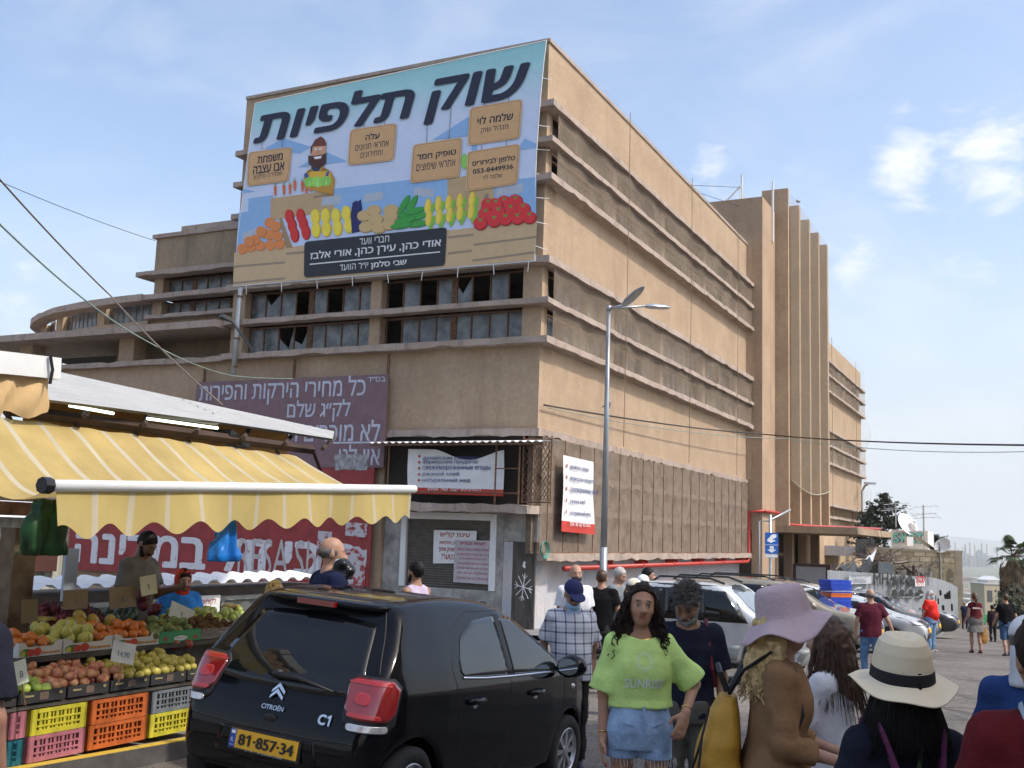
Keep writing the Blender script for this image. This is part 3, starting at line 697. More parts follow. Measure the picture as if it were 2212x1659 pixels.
    part('printed_crates', [('c9ad87', [(180, 1320), (1940, 1135), (1926, 1362), (172, 1512)]), ('c0a37c', [(390, 1005), (760, 955), (760, 1080), (390, 1130)]), ('c0a37c', [(1418, 890), (1690, 850), (1690, 1090), (1418, 1120)]), ('9c8468', [(640, 990), (760, 970), (760, 985), (640, 1005)]), ('8d8275', [(1570, 1180), (1640, 975), (1660, 980), (1600, 1178)]), ('a08867', [(440, 1120), (455, 1118), (520, 1290), (480, 1295)]),
        ('9a8772', [(175, 1395), (475, 1370), (475, 1382), (175, 1408)]), ('9a8772', [(480, 1320), (600, 1308), (600, 1322), (480, 1334)]), ('9a8772', [(1420, 1225), (1570, 1208), (1570, 1222), (1420, 1238)]), ('9a8772', [(1568, 1268), (1932, 1222), (1932, 1235), (1568, 1280)]), ('9a8772', [(1562, 1360), (1928, 1310), (1928, 1324), (1562, 1372)]), ('9a8772', [(172, 1490), (476, 1462), (476, 1475), (172, 1503)]), ('9a8772', [(1420, 1318), (1560, 1302), (1560, 1315), (1420, 1332)])])
    q = 'b3bccb'
    part('printed_price_cards', [(q, [(690, 1000), (800, 985), (798, 1035), (688, 1048)]), (q, [(932, 980), (1045, 965), (1043, 1012), (930, 1028)]), (q, [(1228, 938), (1342, 952), (1338, 1000), (1222, 985)]), (q, [(1705, 940), (1860, 915), (1855, 970), (1700, 992)]), (q, [(228, 1205), (318, 1172), (320, 1225), (232, 1262)])])
    v = []
    for x, y in ((225, 1297), (275, 1285), (330, 1278), (388, 1275), (443, 1268), (300, 1245), (352, 1205), (385, 1213), (430, 1222), (335, 1195), (385, 1145), (420, 1165), (265, 1255)): v += [el('b8703a', x+3, y+3, 31, 31), el('e08a4c', x, y, 29, 30)]
    for x, y in ((500, 1110), (565, 1105), (515, 1160), (580, 1150), (530, 1215), (595, 1200)): v += [el('a51f22', x+3, y+3, 27, 44, -4), el('d6352f', x-3, y, 22, 42, -4)]
    for x, y in ((650, 1110), (710, 1105), (655, 1185), (715, 1180), (770, 1105), (830, 1090), (780, 1175), (845, 1160)): v += [el('d9b92a', x+3, y+3, 28, 46), el('f2dc4a', x-2, y, 24, 43)]
    for x, y in ((880, 1110), (905, 1105)): v += [(('262a66'), [(x-12, y-80), (x+12, y-95), (x+20, y-40), (x+12, y+90), (x-16, y+98), (x-24, y-10)])]
    for x, y in ((935, 1105), (990, 1075), (1000, 1125), (1090, 1072), (1085, 1108), (945, 1170), (1020, 1175), (1080, 1155)): v += [el('a98d5a', x+3, y+3, 44, 33, -8), el('cdb07c', x, y-2, 41, 30, -8)]
    for x, y, a in ((1165, 1040, -60), (1210, 1040, -60), (1190, 1090, -18), (1240, 1110, -15), (1170, 1130, -12), (1230, 1075, -14), (1250, 1150, -10), (1150, 1160, -8)): v += [el('2d7f33', x+2, y+3, 66, 20, a), el('3fa045', x, y, 62, 16, a)]
    for i, (x, y) in enumerate(((1305, 1050), (1365, 1035), (1425, 1030), (1490, 1020), (1560, 1010), (1310, 1120), (1370, 1110), (1430, 1100), (1490, 1090), (1555, 1080))): v += [el('86c04a', x+20, y+26, 14, 46, 18), el('e6c53c', x, y, 19, 46, 8), el('f0d75a', x-4, y, 11, 42, 8)]
    for x, y in ((1655, 1040), (1750, 1025), (1815, 1018), (1700, 1040), (1640, 1095), (1785, 1070), (1860, 1065), (1715, 1085), (1610, 1150), (1690, 1135), (1755, 1125), (1825, 1120), (1895, 1115)):
        v += [el('9c1c22', x+2, y+3, 42, 38), el('d93238', x-2, y-2, 39, 35), ('4c9a44', [(x-18, y-30), (x, y-24), (x+18, y-32), (x+6, y-18), (x+10, y-6), (x, y-15), (x-12, y-6), (x-6, y-19)])]
    for x, y in ((420, 965), (470, 960), (505, 955), (533, 935), (577, 940), (625, 940), (600, 950)): v += [('de6b33', [(x-9, y-30), (x+9, y-32), (x+5, y+24), (x-5, y+26)]), ('5a9a3a', [(x-8, y-58), (x, y-34), (x+9, y-60), (x+3, y-32), (x-4, y-32)])]
    part('printed_vegetables', v)
    part('printed_grocer', [('c28f38', [(585, 880), (610, 840), (690, 815), (745, 850), (768, 900), (755, 985), (600, 950)]), ('8d7434', [(582, 870), (625, 835), (660, 880), (700, 825), (738, 850), (700, 850), (660, 890), (620, 850)]), ('2f3c5c', [(625, 825), (690, 818), (660, 872)]), ('e0b43e', [(620, 850), (740, 845), (745, 900), (615, 900)]), ('30519b', [(585, 865), (605, 858), (625, 905), (605, 905)]), ('30519b', [(722, 850), (736, 845), (722, 900), (700, 900)]),
        ('d39d7c', [(625, 705), (715, 690), (712, 770), (625, 775)]), ('4d2b25', [(612, 755), (630, 760), (700, 750), (718, 740), (715, 800), (690, 825), (640, 830), (612, 800)]), ('713a2d', [(630, 705), (650, 665), (685, 645), (705, 660), (718, 690), (715, 700)]), ('4d2b25', [(628, 700), (640, 698), (632, 740), (624, 745)]), el('f4f0ea', 657, 720, 8, 7), el('f4f0ea', 683, 717, 8, 7), el('1a1a1a', 659, 721, 3, 3), el('1a1a1a', 682, 718, 3, 3), el('c98a6a', 669, 738, 7, 10), ('f6f2ee', [(642, 765), (692, 758), (684, 774), (652, 778)]),
        el('8fd05a', 620, 910, 32, 30), el('9bdc68', 665, 910, 34, 32), el('8fd05a', 715, 905, 32, 30), ('bfe8a0', [(618, 930), (622, 895), (626, 930)]), ('bfe8a0', [(663, 935), (668, 895), (673, 932)]), ('bfe8a0', [(712, 925), (716, 890), (721, 925)]), el('8fd05a', 1518, 790, 18, 45)])
    pls = [[(265, 737), (520, 706), (498, 906), (254, 936)], [(855, 606), (1126, 567), (1110, 784), (839, 815)], [(1220, 694), (1507, 651), (1491, 880), (1203, 919)], [(1550, 480), (1857, 427), (1840, 655), (1537, 701)], [(1536, 735), (1842, 687), (1828, 921), (1525, 966)]]
    g = G()
    for x0, y0, x1, y1 in ((343, 670, 341, 722), (460, 655, 458, 712), (935, 570, 934, 596), (1056, 555, 1055, 578), (1302, 555, 1298, 682), (1440, 480, 1428, 660), (1634, 450, 1632, 468), (1776, 410, 1774, 440), (1618, 695, 1617, 720), (1762, 672, 1760, 700)):
        g.tube([(-.47, *bq(x0, y0)), (-.47, *bq(x1, y1))], .012, 4)
    g.obj('printed_strings', H('7d8288'), t)
    it = []
    for q in pls: it += [rr('d8b287', q), rr('a98258', sh(q, .045)), rr('d2a878', sh(q, .075))]
    part('printed_boards', it)
    part('printed_plate', [rr('2a2c33', [(590, 1257), (1417, 1173), (1405, 1395), (587, 1466)])])
    def line(g, body, l, r, top, **k):                       # lower left, lower right and upper left corner in picture pixels
        yl, zl = bq(*l, .47); yr, zr = bq(*r, .47); yt, zt = bq(*top, .47)
        put_text(g, body, LM((yl+yr)/2, (zl+zr)/2, .458+.00012*lay[0]), w=yl-yr, h=zt-(zl if abs(top[0]-l[0]) < abs(top[0]-r[0]) else zr), **k)
    g = G(); line(g, 'שוק', (1292, 560), (1880, 490), (1880, 236), bold=.035, shear=.2); line(g, 'תלפיות', (302, 673), (1212, 538), (302, 488), bold=.035, shear=.2); g.obj('lettering', NAVYINK, t)
    g = G(); bo = dict(bold=.02)
    for body, l, r, h_, k in (('משפחת', (318, 800), (462, 782), 38, bo), ('אבו עצבה', (292, 862), (470, 842), 44, bo), ('שמירה וניקיון', (292, 900), (458, 880), 30, {}), ('עלה', (945, 668), (1025, 656), 36, bo), ('אחראי חניונים', (885, 728), (1078, 702), 32, {}), ('ומחירונים', (915, 770), (1042, 752), 30, {}), ('טופיק חמד', (1243, 795), (1468, 760), 40, bo), ('אחראי שיפוצים', (1238, 848), (1465, 815), 38, {}), ('שלמה לוי', (1594, 578), (1800, 546), 44, bo), ('מנהל שוק', (1614, 634), (1772, 610), 42, {}), ('טלפון לבירורים', (1565, 828), (1810, 790), 40, bo), ('053-8449936', (1568, 866), (1800, 830), 26, bo), ('שלמה לוי', (1628, 898), (1738, 880), 26, {})):
        line(g, body, l, r, (l[0], l[1]-h_), **k)
    g.obj('board_lettering', NAVYINK, t)
    g = G()
    for body, l, r, h_, k in (('חברי וועד', (908, 1276), (1080, 1256), 36, {}), ('אודי כהן, עירן כהן, אורי אלבז', (622, 1372), (1380, 1296), 58, dict(bold=.02)), ('שבי סלמן', (975, 1418), (1180, 1398), 44, dict(bold=.025)), ('יו״ר הוועד', (793, 1425), (958, 1410), 34, {})): line(g, body, l, r, (l[0], l[1]-h_), **k)
    g.quad(*[(-.464-.00012*lay[0], *bq(x, y)) for x, y in ((622, 1392), (1378, 1320), (1378, 1313), (622, 1385))]); g.obj('plate_lettering', WHITE, t)
build_banner()
# ================================================================== signs on and by the hall
def Ltext(g, body, x0, y0, x1, y1, ht, ox, oy, sc, pl, off2=.006, F=onL, MF=LM, **k):
    cv = lambda x, y: F((ox+x*sc)/1.8228, (oy+y*sc)/1.8228, pl)
    a0, z0 = cv(x0, y0); a1, z1 = cv(x1, y1); _, zt = cv(x0, y0-ht)
    put_text(g, body, MF((a0+a1)/2, (z0+z1)/2, pl+off2), w=abs(a1-a0), h=zt-z0, **k)
def build_signs():
    # mauve price sign
    off = .32; y1, zt = onL(426, 815, off); y0, zt2 = onL(838, 808, off); zb = onL(838, 1016, off)[1]; zm = onL(838, 1010, off)[1]
    t = bthing('price_sign', 'mauve board with large white painted Hebrew price lettering, above the red board', 'sign', (-off, y0, zm))
    g = G(); g.box(-off, -off+.05, y0, y1, zm, zt2); g.obj('board', H('7a6268', .7, var=.1), t)
    g = G()
    for body, x0, yy0, x1, yy1, ht in (('כל מחירי הירקות והפירות', 118, 496, 1925, 448, 262), ('לק״ג שלם', 1075, 668, 1758, 668, 236), ('לא מוכרים חזיר', 880, 885, 2085, 868, 215), ('איי לנו', 1640, 1140, 2085, 1128, 215), ('בס״ד', 1955, 232, 2148, 228, 52)):
        Ltext(g, body, x0, yy0, x1, yy1, ht, 740, 1420, .3617, off, bold=.012)
    cv = lambda x, y: onL((740+x*.3617)/1.8228, (1420+y*.3617)/1.8228, off)
    a, b = cv(1580, 890), cv(2050, 890); g.box(-off-.012, -off-.004, b[0], a[0], b[1]-.03, b[1]+.03); g.obj('lettering', H('b9bccb', .6), t)
    g = G(); rows = []
    for j in range(5): rows.append([(-off-.016-rnd.uniform(0, .006), *cv(1600+i*50+rnd.uniform(-12, 12), 1020+j*42+rnd.uniform(-10, 10))) for i in range(8)])
    g.grid(rows); g.obj('torn_paper', M('grey_torn_paper', (.30, .30, .31), .9, var=.4, sc=7), t)
    g = G()
    for x in (160, 1135, 2160): y, z = cv(x, 200); g.box(-off+.05, -off+.12, y-.04, y+.04, zm, zt+.5 if x > 200 else zt+.35)
    g.obj('post', RUST, t)
    # red sign under it
    yl, zl = onL(143, 1225, off); zr = onL(806, 1283, off)[1]
    t = bthing('price_sign', 'long red board with big white Hebrew letters behind the fruit stall', 'sign', (-off, 5.8, -.2))
    g = G(); g.box(-off, -off+.06, 5.75, yl, -.16, zm-.01); g.obj('board', M('red_board', (.27, .035, .035), .55, var=.18, sc=2.5), t)
    g = G(); z0 = onL(200, 1212, off)[1]; ya, yb = onL(163, 1200, off)[0], onL(765, 1230, off)[0]
    put_text(g, 'הכי זול במדינה', LM((ya+yb)/2, z0-.05, off+.008), w=ya-yb, h=1.35, bold=.03, word=.8); g.obj('lettering', M('white_flaking_letters', (.66, .66, .70), .6, var=.1, sc=8, col2=(.36, .14, .14), lo=.3, hi=.42), t)
    g = G(); a, z = onL(497, 1228, off), 0; put_text(g, 'RESA.Sbi', LM((onL(520, 1200, off)[0]+onL(690, 1200, off)[0])/2, onL(600, 1245, off)[1], off+.016), w=onL(515, 1200, off)[0]-onL(695, 1200, off)[0], h=1.25, rtl=False); g.obj('graffiti', H('b9b4b4', .7), t)
    g = G(); rows = []
    for j in range(7): rows.append([(-off-.02-rnd.uniform(0, .004), 5.86+i*.16+rnd.uniform(-.05, .05), -.1+j*.2+rnd.uniform(-.06, .06)) for i in range(7)])
    g.grid(rows); g.quad((-off-.03, 6.75, 1.5), (-off-.03, 5.9, 1.45), (-off-.03, 5.9, 1.9), (-off-.03, 6.75, 1.95)); g.quad((-off-.03, 7.9, .7), (-off-.03, 7.3, .68), (-off-.03, 7.28, 1.6), (-off-.03, 7.85, 1.62)); g.obj('torn_poster', M('torn_posters', (.50, .48, .50), .9, var=.2, sc=5, col2=(.34, .06, .06), lo=.44, hi=.5), t)
    # two shop banners
    for side in 'LR':
        F, MF, of = (onL, LM, .55) if side == 'L' else (onR, RM, .42)
        q = [(882, 970), (1089, 972), (1087, 1072), (880, 1066)] if side == 'L' else [(1217, 983), (1282, 998), (1285, 1155), (1213, 1148)]
        P = [F(*p, of) for p in q]; mk = (lambda a, z, o: (-o, a, z)) if side == 'L' else (lambda a, z, o: (a, -o, z))
        t = bthing('shop_banner', 'wide sagging white banner with Russian grocery list above the shutter' if side == 'L' else 'tall narrow white banner with Russian grocery list tied to the long mesh front', 'banner', mk(P[3][0], P[3][1], of))
        def pt(u, v, o=0):
            a = P[0][0]*(1-u)*(1-v)+P[1][0]*u*(1-v)+P[2][0]*u*v+P[3][0]*(1-u)*v; z = P[0][1]*(1-u)*(1-v)+P[1][1]*u*(1-v)+P[2][1]*u*v+P[3][1]*(1-u)*v
            if side == 'L': z -= .32*max(0, 1-v*3.2)*max(0, math.sin(max(0, (u-.28)/.72)*PI))**1.5
            return mk(a, z, of+o+.03*math.sin(u*9+v*4)*math.sin(v*PI))
        g = G(); rows = [[pt(i/24, j/14) for i in range(25)] for j in range(15)]
        if side == 'L': rows = [r_[::-1] for r_ in rows]
        g.mi = 0; g.grid(rows)
        for k in range(len(g.F)): g.M[k] = 1 if 11.5 <= k//24 < 13.5 else 0
        g.obj('canvas', [WHITE, H('b8382c', .5)], t, smooth=True)
        g = G(); g2 = G(); ls = ['дунайская селедка', 'фермерские продукты', 'свежемороженные ягоды', 'ржаной хлеб', 'натуральный мед']; ws = [.57, .57, .70, .385, .50] if side == 'L' else [.62, .8, .92, .5, .68]
        x0 = .17; hh = abs(P[0][1]-P[3][1]); ww = abs(P[1][0]-P[0][0])
        for i, s_ in enumerate(ls):
            v = .20+i*.135 if side == 'L' else .17+i*.152; c = Vector(pt(x0+ws[i]/2, v, .05)); m = MF(c.y if side == 'L' else c.x, c.z-.0, of+.05)
            put_text(g, s_, m, w=ww*ws[i], h=hh*(.105 if side == 'L' else .075), bold=.008)
            d = Vector(pt(.13 if side == 'L' else .08, v-.04, .05)); bx = [Vector(((.045 if side == 'L' else .05)*math.cos(q_), (.045 if side == 'L' else .07)*math.sin(q_), 0)) for q_ in [2*PI*k/10 for k in range(10)]]; mm = MF(d.y if side == 'L' else d.x, d.z, of+.05)
            g2.add([mm @ b_ for b_ in bx], [tuple(range(10))])
        g.obj('lettering', H('38477c', .6), t); g2.obj('bullet_dots', H('a8443c', .6), t)
        g = G(); c = Vector(pt(.5, .93, .05)); put_text(g, 'המינימרקט של אולג', MF(c.y if side == 'L' else c.x, c.z, of+.05), w=ww*(.55 if side == 'L' else .68), h=hh*.085, bold=.01); g.obj('footer_lettering', WHITE, t)
    # posters on the shutter
    oy, ox, sc = 1600, 1400, 1100/2028
    cv = lambda x, y, o: onL((ox+x*sc)/1.8228, (oy+y*sc)/1.8228, o)
    for k, (q, label) in enumerate((([(568, 898), (880, 905), (870, 1140), (562, 1140)], 'white poster with red Hebrew headline on the shutter, partly covered'), ([(722, 970), (988, 975), (982, 1295), (708, 1275)], 'grey notice packed with red Hebrew text, overlapping the white poster'))):
        o = -.17+.012*k; P = [cv(*p, o) for p in q]; t = bthing('poster', label, 'poster', (-o, P[3][0], P[3][1]))
        g = G(); g.quad(*[(-o, a, z) for a, z in P]); g.quad(*[(-o+.004, a, z) for a, z in P[::-1]]); g.obj('sheet', WHITE if k == 0 else H('b9b2b6', .7, var=.08), t)
        g = G(); L_ = [('עינת קליש', 615, 960, 830, 955, 44), ('ק תלפיות', 610, 1010, 722, 1008, 34), ('שחק איתך', 600, 1062, 718, 1060, 36), ('נטער!', 625, 1110, 718, 1110, 40)] if k == 0 else [('לקוחות נכבדים', 762, 1010, 945, 1015, 30), ('לאחרונה מופיעות כתבות בעיתונים', 738, 1048, 972, 1052, 22), ('של כל מיני מנבלים ליצנים שמנסים', 735, 1084, 970, 1090, 22), ('לקדם אינטרסים אישיים שלהם', 755, 1118, 955, 1122, 22), ('וטוענים שהם דואגים לשיפוץ השוק.', 735, 1152, 966, 1158, 22), ('יש לנו וועד חזק מאוד מאוד שדואג לנו', 730, 1186, 966, 1192, 22), ('ניסים סלמן לא יושב וועד השוק', 738, 1222, 962, 1226, 22), ('וגם לא היה ב-20 שנה האחרונות.', 728, 1256, 962, 1262, 22)]
        for i, (b_, x0, a0, x1, a1, ht) in enumerate(L_): Ltext(g, b_, x0, a0, x1, a1, ht, ox, oy, sc, o, .005, bold=.015 if i == 0 or k == 0 else 0)
        g.obj('lettering', H('a02430', .6), t)
    # corrugated shop canopy, steel frames and lattice above the shutter
    t = bthing('shop_canopy', 'narrow white corrugated canopy over the corner shop', 'canopy', (-1, 2.5, 4.5)); g = G(); zc = onL(1000, 957, .9)[1]
    g.grid([[(-1.05+j*1.1, -.75+i*.065, zc+.12*j+(.045 if i % 4 in (0, 1) else 0)) for i in range(98)] for j in (0, 1)]); g.obj('sheet', WHITE, t)
    g = G(); g.tube([(-1, -.7, zc-.05), (-1, 5.5, zc-.05)], .03, 5)
    for y in (.2, 1.0, 4.9): g.tube([(-.8, y, 2.6), (-.8, y, zc-.04)], .03, 5)
    g.tube([(-.8, .2, 2.95), (-.8, 5.4, 2.95)], .025, 5); g.tube([(-.8, .2, 3.7), (-.8, 1.0, 3.7)], .02, 5); g.obj('frame', RUST, t)
    t = bthing('steel_lattice', 'rusty diamond lattice panel at the corner of the loft over the shop', 'lattice', (-.6, -.6, 2.6)); g = G()
    for i in range(9):
        a = -.75+i*.11
        for s_ in (-1, 1):
            pts = [(-.62, a+s_*k*.11, 2.75+k*.19) for k in range(10)]; pts = [p for p in pts if -.76 < p[1] < .16]
            if len(pts) > 1: g.tube(pts, .011, 4)
    for k in range(8):
        z = 2.75+k*.24
        for s_ in (-1, 1):
            pts = [(-.63, -.75+j*.11 if s_ > 0 else .14-j*.11, z+j*.19) for j in range(9)]; pts = [p for p in pts if p[2] < 4.6]
            if len(pts) > 1: g.tube(pts, .011, 4)
    g.obj('bars', RUST, t); g = G()
    for p in (((-.62, -.78, 2.65), (-.62, -.78, 4.7)), ((-.62, .16, 2.65), (-.62, .16, 4.7)), ((-.62, -.78, 2.7), (-.62, .16, 2.7)), ((-.62, -.78, 4.6), (-.62, .16, 4.6))): g.tube(p, .025, 5)
    g.obj('frame', RUST, t)
    # fire main
    t = bthing('fire_pipe', 'red fire main running along the base wall and up the stair tower', 'pipe', (10, -.15, .6)); g = G()
    zp0, zp1 = onR(1225, 1228, .2)[1], onR(1600, 1213, .2)[1]; zt = onR(1616, 1105, .2)[1]
    g.tube([(1.9, -.2, zp0), (25.6, -.2, zp1-.02), (25.85, -.2, zp1+.2), (25.85, -.2, zt), (25.9, -1.0, zt+.05)], .085, 10); g.tube([(25.9, -1.0, zt+.05), (29.2, -1.05, zt+.05), (29.25, -1.15, zt-.55), (30, -2.6, zt-.6), (42, -4.6, 2.86)], .085, 10)
    g.obj('pipe', REDPIPE, t, smooth=True); g = G()
    for x in (5.6, 9.4, 13.2, 17, 20.8, 24.5): z = zp0+(zp1-zp0)*(x-1.9)/23.7; g.tube([(x-.09, -.2, z), (x+.09, -.2, z)], .105, 10); g.box(x+.6, x+.68, -.2, .36, z-.02, z+.22)
    g.obj('clamp', REDPIPE, t)
    # loops of hanging wire under the mesh storey
    t = bthing('cable_coil', 'coil of green hose hanging at the corner below the rusty mesh', 'cable', (.3, -.7, 1.1)); g = G(); cz = onR(1172, 1188, .6)
    for k in range(5): g.tube([(cz[0]+(.22+.02*k)*math.cos(a), -.62-.02*k, cz[1]+(.2+.015*k)*math.sin(a)) for a in [i*2*PI/18 for i in range(19)]], .013, 4)
    g.obj('loops', M('green_hose', (.05, .22, .17), .5), t)
build_signs()
# ================================================================== street furniture, wires
def street_lamp():
    p0 = at(1301, 1330, 30.5); p0.z = gz(30.5); top = at(1323, 668, 30.5)
    t = thing('street_lamp', 'tall grey steel street lamp with two heads standing before the long front', 'street lamp', p0)
    H_ = top.z-p0.z; g = G(); g.tube([(0, 0, 0), (0, 0, 2.6)], .11, 8); g.tube([(0, 0, 2.6), (0, 0, H_)], [.095, .055], 8); g.tube([(0, 0, H_-.05), (0, 0, H_+.1)], .075, 8); g.obj('pole', M('grey_pole', (.30, .32, .34), .4, .5, var=.25, sc=3, stretch=(1, 1, .3)), t, smooth=True)
    g = G(); g.tube([(0, 0, .0), (0, 0, 1.7)], .114, 8); g.obj('peeling_base', M('peeling_paint', (.45, .45, .42), .8, var=.2, sc=4, col2=(.13, .11, .09), lo=.42, hi=.55), t)
    hd = M('lamp_housing', (.36, .38, .41), .35, .4); 
    for (u1, v1, u2, v2, Y1, Y2) in ((1345, 660, 1390, 618, 30.2, 29.4), (1395, 661, 1448, 664, 30.6, 30.9)):
        a = at(u1, v1, Y1)-p0; b = at(u2, v2, Y2)-p0; s = Vector((0, 0, H_+.02))
        g = G(); g.tube([s, a], .035, 6); ar = g.obj('arm', STEEL, t, smooth=True)
        d = (b-a); L_ = d.length; m = frame(a, d, d.cross(Vector((0, 0, 1))).cross(d)); g = G(); rows = []
        for f, w, h in ((0, .05, .05), (.06, .09, .08), (.3, .15, .10), (.7, .14, .09), (.95, .07, .05), (1, .02, .02)):
            rows.append([m @ Vector((f*L_, -.02+h*max(-.35, math.sin(q)), w*math.cos(q))) for q in [2*PI*i/14 for i in range(15)]])
        g.grid(rows); hh = g.obj('lamp_head', hd, t, smooth=True)
        g = G(); g.grid([[m @ Vector((L_*(.3+.55*i/4), -.062+.004*j, (-.1+.2*j/3)*(1 if i < 4 else .6))) for j in range(4)] for i in range(5)]); g.obj('lens', M('lamp_lens', (.5, .5, .45), .15), hh)
street_lamp()
def wall_lamp():
    y, z = onL(515, 700, .5); zb = onL(507, 812, .5)[1]
    t = bthing('wall_pole', 'grey steel pole fixed to the left end of the shaded front, under the banner', 'pole', (-.5, y, zb)); g = G(); zt = onL(522, 622, .5)[1]
    g.tube([(-.52, y+.05, zb), (-.52, y-.0, zt)], .085, 8); g.obj('pole', M('pale_pole', (.40, .43, .45), .45, .3), t, smooth=True); g = G()
    for f in (.1, .42, .9): g.tube([(-.52, y, zb+(zt-zb)*f-.03), (-.52, y, zb+(zt-zb)*f+.03)], .1, 8)
    g.obj('band', RUST, t)
    a = onL(541, 757, .6); c = onL(500, 692, 1.2); t = bthing('wall_lamp', 'dark flat street light on an arm beside the grey wall pole', 'street lamp', (-.6, a[0], a[1])); g = G()
    p, q = Vector((-.45, *a)), Vector((-1.2, *c)); g.tube([p, q], .05, 6); g.obj('arm', M('dark_grey_metal', (.12, .12, .13), .5, .4), t); e = Vector((-1.5, *onL(480, 684, 1.5))); m = frame(q, e-q, (0, 0, 1)); g = G()
    L_ = (e-q).length; g.prism([(0, -.1), (L_*1.15, -.2), (L_*1.3, 0), (L_*1.15, .2), (0, .1)], -.06, .06, frame(q, e-q, Vector((0, 0, 1)).cross(e-q))); g.obj('lamp_head', M('dark_grey_metal2', (.07, .07, .075), .5), t)
wall_lamp()
def wires():
    Bw = lambda x, y, z: BM @ Vector((x, y, z))
    a = onR(1172, 875, .1); b = onR(1612, 918, .9); draped('power_cable', 'thick black cable strung from the hall corner across the sky to the right', 'cable', [Bw(a[0], -.15, a[1]), Bw(26.0, -.95, onR(1612, 922, .95)[1]), at(2260, 962, 30)], .03, CABLE, sag=.12)
    draped('power_cable', 'thin green wire below the thick black cable, running right across the sky', 'cable', [at(1180, 880, 32.6), at(1700, 948, 38), at(2260, 974, 30)], .012, GCABLE, sag=.2)
    draped('overhead_cable', 'upper of the two long wires slanting down from the top left corner', 'cable', [at(-60, 320, 11), at(240, 640, 16.5), at(480, 875, 11.8)], .012, M('brown_cable', (.16, .12, .09), .7), sag=.06)
    draped('overhead_cable', 'pale green wire sagging from the left edge to the mauve board', 'cable', [at(-60, 425, 12), at(290, 722, 20), at(505, 812, 34), at(632, 818, 34.5)], .014, GCABLE, sag=.12)
    draped('overhead_cable', 'thin straight wire from the left edge to the roof of the grimy annex', 'cable', [at(-60, 366, 30), at(335, 520, 42)], .012, CABLE, sag=.1)
    t = thing('roof_antenna', 'thin white mast with stay wires on top of the stair tower', 'antenna', BM @ Vector((26.6, .5, 20.35))); g = G(); r = at(1645, 372, 55)-t.location
    g.tube([(0, 0, 0), (0, 0, r.z)], .04, 5); g.tube([(0, 0, r.z), (.6, 1.5, .6)], .012, 4); g.obj('mast', WHITE, t); w = G(); d = at(1490, 400, 46)-t.location
    w.tube([(0, 0, r.z-.2), d], .012, 4); w.tube([(0, 0, r.z-1.3), at(1515, 418, 47)-t.location], .012, 4); w.obj('stay_wire', CABLE, t)
    for u, v, Y, lab, sc in ((2390/1.8228, 1610/1.8228, 32.4, 'small dark pigeon sitting on the black cable beside the lamp pole', 1.0), (3143/1.8228, 797/1.8228, 59, 'pale pigeon perched on the second rib of the stair tower', 1.5)):
        p = at(u, v+1, Y); t = thing('pigeon', lab, 'bird', p, .6); s_ = Sdf((-.2, -.1, -.05), (.2, .1, .3), .012); s_.ell((0, 0, .1), (.12*sc, .055*sc, .06*sc), .02); s_.cap((.08*sc, 0, .13), (.11*sc, 0, .2), .035, .028, .03); s_.cap((-.08*sc, 0, .09), (-.19, 0, .06), .03, .012, .02); s_.cap((.12*sc, 0, .2), (.16, 0, .195), .012, .005, .01)
        s_.obj('body', H('4a4446' if sc == 1 else '8d929c', .8), t); g = G(); g.tube([(0, .02, .06), (0, .02, 0)], .008, 4); g.tube([(0, -.02, .06), (0, -.02, 0)], .008, 4); g.obj('leg', H('a05a50', .8), t)
wires()
# ================================================================== the fruit stall
def fruit_mesh(name, prof, mats, n=12, dim=None, lump=0):
    g = G(); g.lathe(prof, n)
    if lump:
        for v in g.V:
            k = 1+lump*math.sin(v.x*160+v.z*40)*math.sin(v.y*150+1)*math.sin(v.z*170); v.x *= k; v.y *= k
    o = g.obj(name, mats, smooth=True); return o
def ballprof(r, h, dip=.12, n=9, pear=0):
    out = []
    for i in range(n+1):
        a = -PI/2+PI*i/n; rr_ = r*math.cos(a)*(1-pear*max(0, math.sin(a))); z = h*math.sin(a)
        if abs(a) > 1.2: z *= 1-dip*(abs(a)-1.2)/.37
        out.append((max(rr_, 0), z+h))
    return out
def two_tone(name, a, b, sc=10, lo=.4, hi=.6, rough=.35, spec=.5):
    return M(name, a, rough, sc=sc, col2=b, lo=lo, hi=hi, spec=spec)
def canvas(name, col, var, sc):
    m = M(name, col, .8, var=var, sc=sc, stretch=(1, 1, .5), detail=8); N, L = m.node_tree.nodes, m.node_tree.links; P = N['Principled BSDF']; t = N.new('ShaderNodeBsdfTranslucent'); x = N.new('ShaderNodeMixShader'); x.inputs[0].default_value = .38
    L.new(P.inputs['Base Color'].links[0].from_socket, t.inputs[0]); L.new(P.outputs[0], x.inputs[1]); L.new(t.outputs[0], x.inputs[2]); L.new(x.outputs[0], N['Material Output'].inputs[0]); return m
